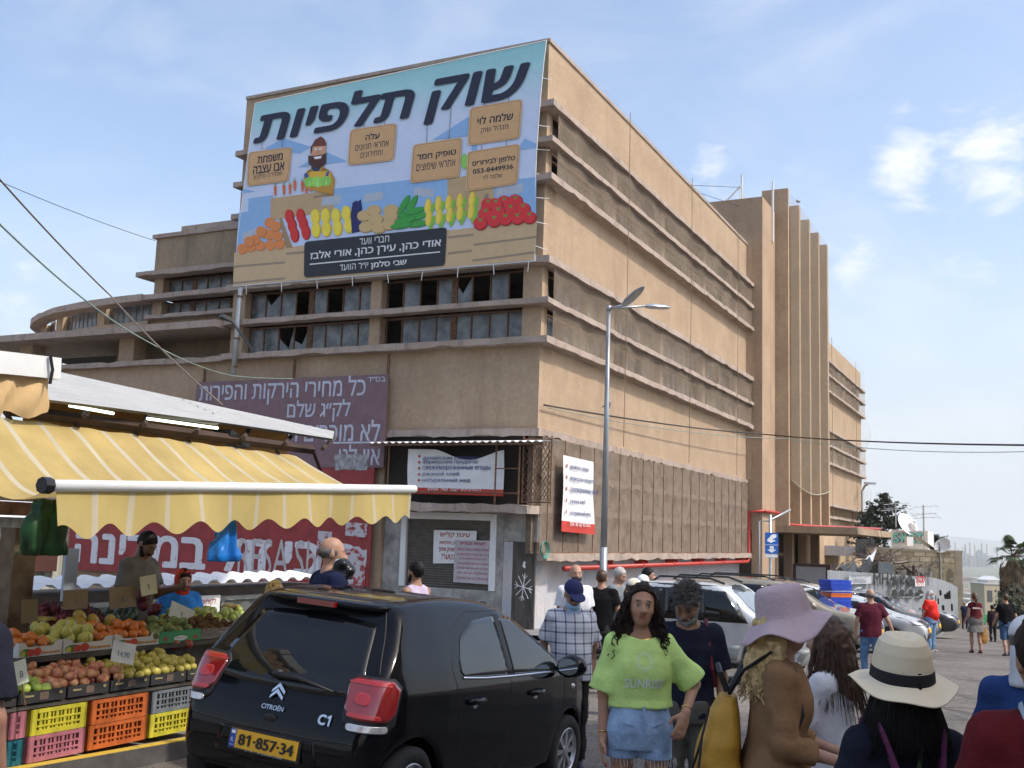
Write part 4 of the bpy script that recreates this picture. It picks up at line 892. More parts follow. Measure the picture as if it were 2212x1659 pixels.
def build_stall():
    # --- display stand: steps and shelves
    P0 = lambda u, v, y: onS(u, v, y)
    xa, xb = P0(-60, 1500, 0).x, P0(470, 1450, 0).x
    zl0 = P0(40, 1513, 0).z; zl1 = P0(400, 1480, 0).z; zu0 = P0(40, 1418, .5).z; zu1 = P0(340, 1396, .5).z
    zl = (zl0+zl1)/2; zu = (zu0+zu1)/2; XU = P0(480, 1375, .5).x; X0U = P0(-60, 1418, .5).x
    t = sthing('fruit_stand', 'long tiered stand of dark boards carrying the fruit boxes', 'stand', (xa, .3, gz(9)+.15))
    WD = M('dark_board', (.075, .065, .055), .8, var=.35, sc=4); g = G(); g.box(X0U-1, XU+.5, .46, 1.35, zu-.04, zu-.005); g.obj('shelf', WD, t)
    g = G(); g.box(X0U-1, XU+.5, .62, .66, zl-.05, zu-.042); g.obj('back_board', WD, t); g = G(); g.box(xa-1, xb+.3, .02, .6, zl-.045, zl-.012); g.obj('shelf', WD, t)
    g = G(); g.box(X0U-1, XU+.5, 1.36, 1.4, -.2, zu+.02); g.obj('back_panel', WD, t)
    # --- plastic crates under the lower shelf
    def crate(x, y, z, w, d, h, mat, label, ry=0, name='plastic_crate', grp='plastic crates under the stall'):
        t = sthing(name, label, 'crate', (x+w/2, y+d/2, z), grp); g = G()
        for (a0, a1, fixed, ax) in ((x, x+w, y, 0), (x, x+w, y+d-.018, 0), (y, y+d, x, 1), (y, y+d, x+w-.018, 1)):
            def bx(u0, u1, z0, z1, th=.018, out=0):
                if ax == 0: g.box(u0, u1, fixed-out, fixed+th, z0, z1)
                else: g.box(fixed-out, fixed+th, u0, u1, z0, z1)
            L_ = a1-a0; bx(a0, a0+.06, z, z+h); bx(a1-.06, a1, z, z+h); n = 11
            for k in range(1, n): u = a0+.06+(L_-.12)*k/n; bx(u-.006-(.007 if k % 2 else 0), u+.006+(.007 if k % 2 else 0), z+.001, z+h-.001, .014)
            for zz, hh in ((0, .035), (h*.3, .012), (h*.55, .012), (h-.03, .03)): bx(a0+.061, a1-.061, z+zz, z+zz+hh, .0165, .004)
        g.box(x+.02, x+w-.02, y+.02, y+d-.02, z+.004, z+.014); return g.obj('slatted_sides', mat, t)
    PK, YE, OR_, GY, TE = [M('crate_'+n, hexc(c), .5, var=.2, sc=7) for n, c in (('pink', 'a86a76'), ('yellow', 'bdb438'), ('orange', 'b8602f'), ('grey', '6f757a'), ('teal', '1f5a68'))]
    zb = gz(8.1)+.155; hc = (zl-.05-zb)/2-.004
    for (u0, u1, low, top, ln, lt) in ((18, 58, TE, PK, 'teal crate at the left end, bottom of its stack, behind the arm', 'bright pink crate on the teal one at the left end'), (62, 186, PK, YE, 'dusty pink crate under the yellow one, first full stack', 'yellow crate on the dusty pink one under the black fruit boxes'), (192, 318, OR_, OR_, 'lower of the two orange crates on the yellow kerb', 'upper of the two orange crates under the red apples'), (324, 430, YE, GY, 'yellow crate on the ground, lowest of the last stack, beside the black car', 'grey crate on the yellow one beside the black car')):
        a, b = P0(u0, 1590, .02).x, P0(u1, 1590, .02).x
        crate(a, .02+rnd.uniform(0, .02), zb, b-a-.01, .4, hc, low, ln); crate(a+.005, .02+rnd.uniform(0, .02), zb+hc+.004, b-a-.02, .4, hc, top, lt)
    # --- fruit boxes
    BLK = M('black_card', (.035, .034, .036), .6, var=.2); CARD = M('white_card', (.55, .54, .52), .7, var=.08); GRN = M('green_card', hexc('3f8a55'), .6); PUR = M('plum_card', hexc('44303a'), .6)
    def box(u0, u1, v, y, hb, mat, label, deco, lowmid=False, dep=.4, tx=None):
        a, b = P0(u0, v, y).x, P0(u1, v, y).x; z = (zl if y < .3 else zu)+.002; t = sthing('fruit_box', label, 'box', ((a+b)/2, y+dep/2, z), 'cardboard fruit boxes on the stand'); g = G(); a += .006; b -= .006
        if lowmid:                                           # front lower in the middle
            w = b-a; poly = [(a, z), (b, z), (b, z+hb), (b-.13*w, z+hb), (b-.2*w, z+hb*.68), (a+.2*w, z+hb*.68), (a+.13*w, z+hb), (a, z+hb)]; g.prism([(p, q) for p, q in poly], 0, .008, frame((0, y+.008, 0), (1, 0, 0), (0, 0, 1)))
        else: g.box(a, b, y, y+.008, z, z+hb)
        g.box(a, b, y+dep-.008, y+dep, z, z+hb); g.box(a, a+.008, y+.009, y+dep-.009, z, z+hb); g.box(b-.008, b, y+.009, y+dep-.009, z, z+hb); g.box(a+.01, b-.01, y+.01, y+dep-.01, z+.002, z+.01); g.obj('carton', mat, t)
        m = lambda x, zz: frame((x, y-.003, zz), (1, 0, 0), (0, 0, 1)); w = b-a
        if deco == 'black':
            g = G(); put_text(g, 'Autumn', m(a+.2*w, z+hb*.55), w=w*.2, rtl=False, bold=.01, shear=.3); put_text(g, '83', m(b-.12*w, z+hb*.55), w=w*.06, rtl=False, bold=.02); g.obj('lettering', H('c8b98a', .6), t)
            g = G(); g.box(a+.43*w, a+.62*w, y-.004, y-.001, z+hb*.2, z+hb*.85); g.obj('label', H('6b5a50', .7), t)
        if deco == 'white':
            g = G(); put_text(g, 'Give me more', m(b-.26*w, z+hb*.18), w=w*.42, rtl=False, bold=.02); g.obj('lettering', H('d8992a', .6), t)
            g = G(); E_ = lambda cx, cz, rx, rz, mi, k: (setattr(g, 'mi', mi), g.add([(cx+rx*math.cos(q), y-.002-.0008*k, cz+rz*math.sin(q)) for q in [2*PI*i/14 for i in range(14)]], [tuple(range(14))]))
            E_(a+.18*w, z+hb*.32, .15*w, hb*.27, 0, 1); E_(a+.10*w, z+hb*.25, .05*w, hb*.2, 1, 2); E_(a+.27*w, z+hb*.3, .09*w, hb*.26, 2, 3); E_(a+.42*w, z+hb*.34, .09*w, hb*.3, 2, 4); g.obj('printed_fruit', [H('3d7a34', .6), H('b8b840', .6), H('b8402c', .6)], t)
        if deco == 'green':
            g = G(); g.add([(a+w*.5+.17*w*math.cos(q), y-.003, z+hb*.35+hb*.2*math.sin(q)) for q in [2*PI*i/14 for i in range(14)]], [tuple(range(14))]); g.obj('label', WHITE, t)
            g = G(); put_text(g, 'פירות ישראל', frame((a+w*.5, y-.006, z+hb*.28), (1, 0, 0), (0, 0, 1)), w=w*.26); g.obj('lettering', H('3a3a34', .6), t)
            g = G()
            for cx in (.14, .86): g.add([(a+w*cx+.05*w*math.cos(q), y-.003, z+hb*.35+hb*.17*math.sin(q)) for q in [2*PI*i/12 for i in range(12)]], [tuple(range(12))])
            g.obj('printed_fruit', H('a83a34', .6), t)
        if deco == 'plum':
            g = G(); put_text(g, 'פרי ישראל', m(a+.35*w, z+hb*.4), w=w*.5); g.obj('lettering', H('b9aeb0', .6), t); g = G(); g.add([(b-.16*w+.1*w*math.cos(q), y-.003, z+hb*.5+hb*.36*math.sin(q)) for q in [2*PI*i/14 for i in range(14)]], [tuple(range(14))]); g.obj('label', H('a0524a', .6), t)
        return a, b, z
    lo = [(40, 143, 'black printed box of green apples, second from the left'), (145.6, 235, 'black printed box under the first red apples'), (237, 321.7, 'black printed box where red apples meet yellow ones'), (323, 399.6, 'black printed box of yellow apples'), (401, 455, 'black printed box partly behind the tail light of the car'), (-60, 38, 'black printed box behind the man at the left edge')]
    for u0, u1, lb in lo: box(u0, u1, 1500, 0, .085, BLK, lb, 'black')
    up = [(39, 134, 'white printed box of oranges at the left end of the upper shelf'), (135, 242, 'white printed box of pale yellow quinces'), (244, 342, 'white printed box of oranges and mangoes beside the green box')]
    for u0, u1, lb in up: box(u0, u1, 1408, .5, .115, CARD, lb, 'white', True)
    box(343, 433, 1390, .5, .105, GRN, 'green printed box of knobbly custard apples', 'green')
    ab = box(259, 312, 1330, 1.0, .1, PUR, 'dark plum box of avocados at the back of the stand', 'plum', dep=.3)
    box(434, 505, 1385, .5, .1, see_through('clear_plastic', (.4, .36, .32), .3), 'clear plastic tray of brown kiwis', '')
    # --- fruit, every one its own object
    protos = {}
    def heap(kind, cat, label, group, u0, u1, v, y0, y1, z0, rise, r, mk, sq=1.0, second=.45, spread=.12, rot=True):
        a, b = P0(u0, v, y0).x, P0(u1, v, y0).x; n = 0; y = y0+r; row = 0
        while y < y1:
            x = a+r+(row % 2)*r
            while x < b-r*.5:
                for layer in (0, 1):
                    if layer and rnd.random() > second: continue
                    j = lambda s_: rnd.uniform(-s_, s_)*r
                    z = z0+(y-y0)*rise+layer*r*1.1+j(.15)
                    key = kind+str(rnd.randrange(len(mk)))
                    if key not in protos:
                        o = mk[int(key[-1])](); protos[key] = o; first = True
                    else: o = protos[key].copy(); COL.objects.link(o)
                    o.name = kind
                    o.matrix_world = SM @ Matrix.Translation((x+j(.3), y+j(.3)+layer*r*.5, z)) @ Matrix.Rotation(rnd.uniform(0, 6.28), 4, 'Z') @ Matrix.Rotation(rnd.uniform(-.9, .9) if rot else 0, 4, 'X') @ Matrix.Scale(r/.04*rnd.uniform(.9, 1.06), 4)
                    tag(o, label, cat, group); n += 1
                x += 2*r*(1+spread*.3)
            y += 2*r*.92; row += 1
        return n
    ap = lambda nm, A, B_, **k: (lambda: fruit_mesh(nm, ballprof(.04, .036, .35), two_tone(nm+'_skin', A, B_, **k)))
    red = [ap('red_apple', hexc('b8544a'), hexc('d9bd88'), sc=13, lo=.48, hi=.64), ap('red_apple', hexc('a83c40'), hexc('d2a070'), sc=12, lo=.42, hi=.62)]
    heap('red_apple', 'apple', 'red and yellow blushed apple in the heap between green and yellow apples', 'red apples on the lower shelf', 112, 268, 1490, .02, .50, zl+.06, .12, .044, red)
    heap('green_apple', 'apple', 'shiny green apple in the heap at the left of the lower shelf', 'green apples on the lower shelf', 30, 116, 1490, .02, .45, zl+.06, .12, .046, [ap('green_apple', hexc('8fae3c'), hexc('a9b85c'))])
    heap('yellow_apple', 'apple', 'yellow apple heaped at the right of the lower shelf', 'yellow apples on the lower shelf', 262, 440, 1480, .02, .50, zl+.06, .13, .045, [ap('yellow_apple', hexc('d6be55'), hexc('c4b04a')), ap('yellow_apple', hexc('c9b65a'), hexc('a8a04a'))])
    heap('pomegranate', 'pomegranate', 'dark red pomegranate behind the yellow apples', 'pomegranates at the back of the lower shelf', 385, 425, 1450, .44, .6, zl+.2, .1, .05, [ap('pomegranate', hexc('8e2f34'), hexc('a8503e'))], second=.6)
    orr = [ap('orange', hexc('c9772c'), hexc('b8641e'), sc=6)]
    heap('orange', 'orange', 'orange heaped in the white box at the left end of the upper shelf', 'oranges at the left end', 36, 126, 1400, .52, .9, zu+.06, .1, .046, orr)
    heap('orange', 'orange', 'orange piled in the white box beside the green box', 'oranges beside the green box', 205, 335, 1390, .52, .9, zu+.06, .11, .047, orr, second=.5)
    heap('quince', 'quince', 'pale yellow quince in the middle white box', 'quinces in the middle box', 122, 212, 1400, .52, .9, zu+.05, .1, .05, [lambda: fruit_mesh('quince', ballprof(.04, .05, .2, pear=.25), two_tone('quince_skin', hexc('b9b25c'), hexc('a8a84c')))])
    heap('mango', 'mango', 'green and orange mango on top of the upper boxes', 'mangoes on the upper shelf', 160, 262, 1360, .85, 1.0, zu+.11, .1, .062, [lambda: fruit_mesh('mango', ballprof(.04, .05, 0), two_tone('mango_skin', hexc('b08a35'), hexc('8c8438')))], second=.1)
    heap('custard_apple', 'custard apple', 'knobbly green custard apple in or behind the green box', 'custard apples', 325, 432, 1375, .52, .95, zu+.05, .12, .055, [lambda: fruit_mesh('custard_apple', ballprof(.04, .038, .1, 14), two_tone('custard_skin', hexc('7d8a4a'), hexc('4c5a30'), sc=38, rough=.6), 22, lump=.12)], second=.2)
    heap('kiwi', 'kiwi', 'brown kiwi in or behind the clear tray', 'kiwis on the upper shelf', 372, 520, 1370, .56, .98, zu+.04, .14, .036, [lambda: fruit_mesh('kiwi', ballprof(.04, .045, 0), two_tone('kiwi_skin', hexc('6e563e'), hexc('5a4430'), rough=.9, spec=.1))])
    heap('guava', 'guava', 'pale green guava heaped behind the kiwis', 'guavas behind the kiwis', 385, 545, 1345, 1.02, 1.3, zu+.08, .12, .048, [ap('guava', hexc('b3ba62'), hexc('9aa850'))], second=.5)
    heap('avocado', 'avocado', 'dark green avocado piled in the plum box', 'avocados in the plum box', 255, 318, 1320, 1.02, 1.28, zu+.08, .16, .05, [lambda: fruit_mesh('avocado', ballprof(.04, .055, 0, pear=.2), two_tone('avocado_skin', hexc('2f4628'), hexc('22341e')))], second=.7)
    def dragon():
        g = G(); g.lathe(ballprof(.04, .05, 0), 12)
        for i in range(26):
            a = i*2.4; zz = .01+.09*i/26; r = .04*math.sin(min(1, max(.05, zz/.1))*PI)**.5; c = Vector((math.cos(a), math.sin(a), 0)); p = c*r+Vector((0, 0, zz)); g.quad(p+Vector((-c.y, c.x, 0))*.009, p-Vector((-c.y, c.x, 0))*.009, p+c*.016+Vector((0, 0, .025)))
        return g.obj('dragon_fruit', two_tone('dragon_skin', hexc('7a2a38'), hexc('4c2226'), sc=20, rough=.6), smooth=True)
    heap('dragon_fruit', 'dragon fruit', 'spiky dark red dragon fruit in the pile at the back of the stand', 'dragon fruit at the back', 128, 258, 1335, 1.0, 1.3, zu+.06, .3, .06, [dragon], second=.5)
    heap('dragon_fruit', 'dragon fruit', 'spiky red dragon fruit behind the plum box, beside the man in blue', 'dragon fruit beside the plum box', 318, 350, 1310, 1.1, 1.3, zu+.16, .4, .06, [dragon], second=.6)
    bm_ = two_tone('banana_skin', hexc('b9a352'), hexc('8a7a3a'), sc=8)
    for i, (u, v, y, lab) in enumerate(((112, 1300, 1.15, 'bunch of dull yellow bananas at the left back of the stand'), (505, 1318, 1.25, 'bunch of yellow bananas at the right end behind the guavas'))):
        p = P0(u, v, y); t = sthing('banana_bunch', lab, 'bananas', (p.x, p.y, zu+.1)); ORG[t.name] = Vector((0, 0, 0))
        for k in range(5):
            g = G(); g.tube([Vector((.13*math.cos(a)-.05, (k-2)*.035*math.sin(a*.9), .13*math.sin(a))) for a in [.3+q*.32 for q in range(7)]], [.008, .016, .02, .021, .02, .016, .007], 7); g.obj('banana', bm_, t, smooth=True)
    # --- price cards on sticks
    cards = [((98, 1262), (163, 1295), 52, 42, 1.1, '7a6a52', 'brown price card over the dragon fruit, beside the pale chopping board', '9'), ((70, 1300), (64, 1320), 34, 50, .95, '6f6048', 'brown price card at the far left, half hidden by the dark sleeve', ''), ((265, 1290), (265, 1290), 56, 46, 1.05, '7d6d55', 'brown price card in front of the vendor', '6'), ((321, 1262), (321, 1264), 34, 42, .98, 'b8b59c', 'pale green tilted price card against the grey shirt', '5'), ((393, 1325), (393, 1325), 54, 34, .9, 'c6c8be', 'pale card lying tilted by the man in the blue shirt', '9'), ((267, 1410), (267, 1410), 50, 44, -.03, 'cfcfc9', 'white price card standing between the red and yellow apples', '𝟣4.90'), ((48, 1450), (45, 1452), 26, 52, -.02, 'c4cabb', 'pale price card tilted at the green apples', '8'), ((475, 1432), (475, 1430), 40, 36, .03, 'd2d2cc', 'white card beside the red tail light', '')]
    tl = [0, 0, -.03, -.12, .35, .22, -.2, .5]
    for i, (_, (u, v), w, h, y, col, lab, tx) in enumerate(cards):
        c = P0(u, v, y); e1 = P0(u+w/2, v, y).x-P0(u-w/2, v, y).x; e2 = P0(u, v-h/2, y).z-P0(u, v+h/2, y).z; t = sthing('price_card', lab, 'price card', (c.x, y, c.z-e2)); m = frame((c.x, y, c.z), (1, 0, -tl[i]), (tl[i], .12, 1))
        g = G(); g.box(-e1/2, e1/2, -e2/2, e2/2, -.004, .004, m); g.obj('card', M('card_'+col, hexc(col), .7, var=.08), t); g = G(); g.tube([m @ Vector((0, -e2/2, -.006)), m @ Vector((.0, -e2/2-.16, -.006))], .007, 5); g.obj('stick', H('6a5038', .8), t)
        if tx: g = G(); put_text(g, tx, m @ Matrix.Translation((-.02*e1, -e2*.22, .006)), h=e2*.28, rtl=False); g.obj('lettering', H('3f5a66', .7), t)
    # --- awning
    bl, br = P0(122, 1050, -1.0), P0(889, 1056, -1.0); tl_, tr_ = P0(-160, 880, .6), P0(640, 985, .6)
    t = sthing('awning', 'yellow awning with white stripes and a scalloped valance over the fruit stall', 'awning', (bl.x, -1, bl.z))
    YL = canvas('awning_yellow', hexc('ccb374'), .16, 1.6); WH = canvas('awning_stripe', hexc('cfc5ac'), .1, 2); VY = canvas('valance_yellow', hexc('cdb978'), .1, 2); cols = [0]
    for k in range(13): cols += [(k+.84)/13, (k+1)/13]
    cl, st = [], []
    for a, b in zip(cols[:-1], cols[1:]):
        n = 4 if (b-a) > .03 else 1
        for q in range(n): cl.append(a+(b-a)*q/n); st.append(1 if n == 1 else 0)
    cl.append(1.0); blx = P0(-30, 1048, -1.0)
    B_ = [blx.lerp(br, c) if False else bl.lerp(br, c) for c in cl]; T_ = [tl_.lerp(tr_, c) for c in cl]; g = G(); rows = []
    for j in range(15):
        f = j/14; rows.append([T_[i].lerp(B_[i], f)+Vector((0, 0, -.30*math.sin(PI*f**1.15)*(1-.45*cl[i])+.006*math.sin(cl[i]*60+j))) for i in range(len(cl))])
    g.grid(rows); g.M = [st[k % (len(cl)-1)] for k in range(len(g.F))]; g.obj('canopy', [YL, WH], t, smooth=True)
    g = G(); g.tube([bl+Vector((-.06, 0, 0)), br+Vector((.05, 0, 0))], .042, 10); g.obj('front_bar', WHITE, t, smooth=True); g = G(); g.tube([bl+Vector((-.12, 0, 0)), bl+Vector((-.05, 0, 0))], .055, 8); g.obj('end_cap', BLACKM, t)
    g = G(); rows = []; NN = 300; hv = .305; L_ = (br-bl).length
    for j in range(7):
        rows.append([]);
        for i in range(NN+1):
            c = i/NN; s_ = c*L_; dr = hv+(.05-.015*c)*math.cos(s_/.43*2*PI+2.6); p = bl.lerp(br, c); rows[-1].append((p.x, -1.0-.03*math.sin(s_*5+1)*(j/6)-.02*(j/6), p.z-.03-(dr-.03)*j/6))
    g.grid(rows); kk = [1 if ((i/NN*13) % 1) > .86 else 0 for i in range(NN)]; g.M = [kk[k % NN] for k in range(len(g.F))]; g.obj('valance', [VY, WH], t, smooth=True)
    # --- corrugated roof above it
    rTL, rTR, rBL, rBR = P0(60, 795, 2.4), P0(722, 936, 2.4), P0(60, 866, .35), P0(716, 960, .35)
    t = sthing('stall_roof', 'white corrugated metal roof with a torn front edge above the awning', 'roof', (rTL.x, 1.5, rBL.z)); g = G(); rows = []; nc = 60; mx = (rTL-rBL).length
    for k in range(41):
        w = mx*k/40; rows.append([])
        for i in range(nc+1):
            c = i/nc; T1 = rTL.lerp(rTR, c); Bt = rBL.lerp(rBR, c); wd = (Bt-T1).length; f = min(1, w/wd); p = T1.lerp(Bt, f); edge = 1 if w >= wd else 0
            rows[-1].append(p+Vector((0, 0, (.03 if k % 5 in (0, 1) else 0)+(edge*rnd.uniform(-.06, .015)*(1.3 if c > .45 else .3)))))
    g.grid(rows); g.M = [1 if (k//nc) % 5 in (2, 4) else 0 for k in range(len(g.F))]; g.obj('corrugated_sheet', [M('white_sheet', (.36, .365, .365), .5, var=.07, sc=1.5), M('rib_shade_grey', (.13, .13, .125), .6, var=.25, sc=2)], t)  # grey rows beside the ribs: rib shading painted into the sheet colour
    g = G()
    for a, b in ((rBL, rBR),):
        q = Vector((0, .26, -.06)); g.tube([a+q, b+q], .05, 4); g.tube([a+Vector((0, .25, -.42)), b+Vector((-.1, .25, -.3))], .045, 4)
        for k in range(7): p = a.lerp(b, k/6); g.tube([p+q, p+Vector((.25, .25, -.4))], .025, 4); g.tube([p+Vector((0, .12, -.05)), rTL.lerp(rTR, k/6)+Vector((0, 0, -.06))], .03, 4)
    g.obj('timber_frame', M('dark_timber', (.045, .026, .018), .85, var=.3), t); g = G(); g.grid([[rTL+Vector((0, 0, -.1)), rTL.lerp(rTR, .8)+Vector((0, 0, -.1))], [rTL+Vector((0, 0, -1.1)), rTL.lerp(rTR, .8)+Vector((0, 0, -.6))]]); g.obj('amber_panel', M('amber_sheet', (.42, .20, .03), .6), t)
    # lit tubes under the roof
    LIT = M('lit_tube', (.9, .95, .85), .5, emit=((.85, 1, .85), 1.5))
    for (u0, v0, u1, v1), lab in (((150, 876, 245, 893), 'lit fluorescent tube at the left end under the white roof'), ((318, 904, 470, 925), 'lit fluorescent tube in the middle under the torn roof edge')):
        a, b = P0(u0, v0, .65), P0(u1, v1, .65); t = sthing('tube_light', lab, 'light', a); g = G(); g.tube([a, b], .014, 8); g.obj('tube', LIT, t); g = G(); g.tube([a+Vector((0, 0, .04)), b+Vector((0, 0, .04))], .014, 4); g.obj('fitting', H('6a6458'), t)
    a = P0(500, 948, .7); t = sthing('flood_light', 'dark flood light under the right part of the torn roof', 'light', a); g = G(); g.box(-.16, .16, -.12, .12, -.03, .03, Matrix.Translation(a) @ Matrix.Rotation(.35, 4, 'Y')); g.obj('housing', BLACKM, t)
    # rolled canvas and white gutter at the top left
    t = sthing('rolled_awning', 'rolled beige canvas with a white box gutter at the upper left', 'awning', P0(0, 860, -.5)); y = -.6; g = G(); rows = []
    for j in range(9):
        f = j/8; rows.append([P0(-60+i*13.6, 800+6*(i/12)+f*(92+8*math.sin(i*.9)+(22 if i < 5 else 0)), y)+Vector((0, -.03*math.sin(f*PI)-.03*math.sin(i*1.3+f*4)*math.sin(f*PI), 0)) for i in range(13)])
    g.grid(rows); g.obj('canvas', M('beige_canvas', hexc('cbab7c'), .8, var=.14, sc=3, bump=.4, bsc=5), t, smooth=True); g = G(); a, b = P0(-80, 776, y), P0(117, 797, y); g.box(0, (b-a).length, -.07, .07, -.075, .075, frame(a, b-a, (0, 1, 0))); g.obj('gutter', WHITE, t)
    g = G(); g.tube([P0(88, 781, y)+Vector((0, -.09, .04)), P0(92, 800, y)+Vector((0, -.1, -.0)), P0(90, 812, y)+Vector((0, -.09, -.06))], .012, 5); g.obj('tie_cord', BLACKM, t)
    # hanging bags
    def bag(name, lab, u, v0, v1, w, y, mat, seed):
        a = P0(u, v0, y); b = P0(u, v1, y); t = sthing(name, lab, 'plastic bag', a); hh = a.z-b.z; s_ = Sdf((a.x-w, y-.2, b.z-.06), (a.x+w, y+.2, a.z+.06), .013)
        s_.stack([(0, w*.42, .05, 0, 0), (hh*.12, w*.5, .07, 0, 0), (hh*.55, w*.36, .06, .01, 0), (hh*.8, w*.25, .045, 0, 0), (hh*.9, w*.3, .05, 0, 0), (hh, w*.15, .03, 0, 0)], org=(a.x, y, b.z), noise=(.05, 22, (1, 1, .22), seed), k=.01); s_.obj('film', mat, t); t.children[0].location = -ORG[t.name]
    bag('plastic_bag', 'bunch of blue plastic bags hanging from the awning bar', 491, 1120, 1213, .24, -.85, M('blue_film', hexc('1f6fc0'), .25, var=.25, sc=6), 3)
    bag('plastic_bag', 'hank of dark green plastic bags hanging at the left end of the awning', 106, 1078, 1200, .34, -.8, M('green_film', hexc('143c17'), .6, var=.5, sc=7), 8)
    # wall, post and sheds behind the stall
    t = sthing('market_shed', 'low market row with grey windows and corrugated eaves behind the fruit stall', 'shed', (3, 3.2, 0)); g = G(); za = onS(330, 1258, 3.6).z
    xs0, xs1 = P0(-60, 1250, 3.6).x-2, P0(640, 1300, 3.6).x+.5; g.box(xs0, xs1, 3.62, 4.4, -1.2, za-.1); g.obj('wall', M('shed_wall', (.10, .085, .075), .9, var=.2), t); g = G(); n = int((xs1-xs0)/.085)
    g.grid([[(xs0+i*.085, 3.3+j*.6, za-.02+j*.07+(.05 if i % 4 in (0, 1) else 0)) for i in range(n)] for j in (0, 1)]); g.obj('corrugated_eave', WHITE, t)
    g = G(); x = xs0+1; zt = za-.28
    while x < xs1-1.2:
        g.box(x, x+1.15, 3.58, 3.615, -.7, zt); x += 1.25
    g.obj('window', M('grey_shed_glass', (.13, .14, .13), .35, var=.15), t); g = G()
    x = xs0+1
    while x < xs1-1.2: g.box(x-.06, x, 3.55, 3.61, -.8, zt+.05); x += 1.25
    g.box(xs0+.8, xs1-1, 3.55, 3.612, zt+.001, zt+.06); g.obj('window_frame', H('8d8f8c', .6), t)
    p = P0(438, 1345, 3.5); t = sthing('wall_notice', 'white notice with red border and Hebrew text on the shed window', 'notice', p); g = G(); m = frame((p.x+.1, 3.52, p.z), (1, 0, 0), (0, 0, 1)); g.box(-.24, .24, -.2, .36, -.01, 0, m); g.obj('sheet', WHITE, t); g = G()
    for i, (s_, z, w) in enumerate((('לקוחות', .22, .3), ('לאחרונה', .06, .34), ('של כל מיני', -.1, .36))): put_text(g, s_, m @ Matrix.Translation((0, z, .004)), w=w)
    g.obj('lettering', H('a8323a', .6), t)
    t = sthing('rusty_post', 'rust streaked post with plank bracket at the left edge of the stall', 'post', P0(25, 1400, 2.2)); a, b = P0(38, 1140, 1.6), P0(18, 1400, 1.6); g = G(); g.box(-.12, .12, -.1, .1, 0, (a-b).length, Matrix.Translation(b)); g.obj('post', M('rust_streaked', (.20, .15, .10), .9, var=.3, sc=3, col2=(.07, .035, .02)), t); g = G(); a = P0(-60, 990, 1.5); b = P0(88, 1085, 1.5); g.box(a.x, b.x, 1.45, 1.55, b.z, a.z); g.obj('board', M('stained_board', (.30, .25, .18), .9, var=.3, sc=3), t); g = G(); g.box(a.x, b.x+.12, 1.3, 1.44, b.z-.13, b.z-.01); g.obj('bracket', RUST, t)
    t = sthing('cabin', 'pale ribbed cabin with a brown shutter and a white roof at the left back', 'cabin', (2, 5, 0)); g = G(); a, b = P0(-60, 1120, 5.2), P0(140, 1120, 5.2); n = 40
    g.grid([[(a.x+(b.x-a.x)*i/n, 5.2-(.03 if i % 4 < 2 else 0), z) for i in range(n+1)] for z in (-1.2, P0(50, 1118, 5.2).z)]); g.obj('ribbed_wall', H('a9a79c', .7), t); g = G(); q, w = P0(58, 1235, 5.14), P0(128, 1120, 5.14); g.box(q.x, w.x, 5.1, 5.15, q.z, w.z); g.obj('shutter', H('4a2a20', .7), t); g = G(); g.grid([[(a.x, 5.0, P0(50, 1118, 5.2).z+.0), (b.x+.6, 5.0, P0(50, 1118, 5.2).z)], [(a.x, 8.2, P0(50, 1040, 8).z), (b.x+.6, 8.2, P0(50, 1045, 8).z)]]); g.obj('roof', WHITE, t)
    p = P0(158, 1225, 3.4); t = sthing('chopping_board', 'pale blue board leaning behind the brown price cards', 'board', p); g = G(); q, w = P0(138, 1255, 2.0), P0(172, 1185, 2.0); g.box(q.x, w.x, 2.0, 2.03, q.z-.2, w.z); g.obj('panel', H('a9b4c4', .5), t)
build_stall()
# ================================================================== right side: hoarding, houses, trees, the bay
def c7(x, y): return (3000+x*.48224)/1.8228, (1700+y*.48224)/1.8228
STONE = None
def stone_mat():
    m, N, L, P = nodes('stone_blocks'); tc = N.new('ShaderNodeTexCoord'); mp = N.new('ShaderNodeMapping'); L.new(tc.outputs['Object'], mp.inputs[0]); mp.inputs['Rotation'].default_value = (R(90), 0, 0)
    b = N.new('ShaderNodeTexBrick'); L.new(mp.outputs[0], b.inputs[0]); b.inputs['Scale'].default_value = 1.0; b.inputs['Brick Width'].default_value = .62; b.inputs['Row Height'].default_value = .32; b.inputs['Mortar Size'].default_value = .025; b.inputs['Bias'].default_value = .1
    b.inputs['Color1'].default_value = (.82, .68, .46, 1); b.inputs['Color2'].default_value = (.50, .38, .23, 1); b.inputs['Mortar'].default_value = (.30, .26, .2, 1)
    n = N.new('ShaderNodeTexNoise'); n.inputs['Scale'].default_value = 3; n.inputs['Detail'].default_value = 8; L.new(tc.outputs['Object'], n.inputs[0])
    q = N.new('ShaderNodeMix'); q.data_type = 'RGBA'; q.blend_type = 'OVERLAY'; q.inputs['Factor'].default_value = .7; L.new(b.outputs['Color'], q.inputs['A']); L.new(n.outputs['Fac'], q.inputs['B']); L.new(q.outputs['Result'], P.inputs['Base Color']); P.inputs['Roughness'].default_value = .9
    bu = N.new('ShaderNodeBump'); bu.inputs['Strength'].default_value = .8; bu.inputs['Distance'].default_value = .05; L.new(n.outputs['Fac'], bu.inputs['Height']); L.new(bu.outputs[0], P.inputs['Normal']); return m
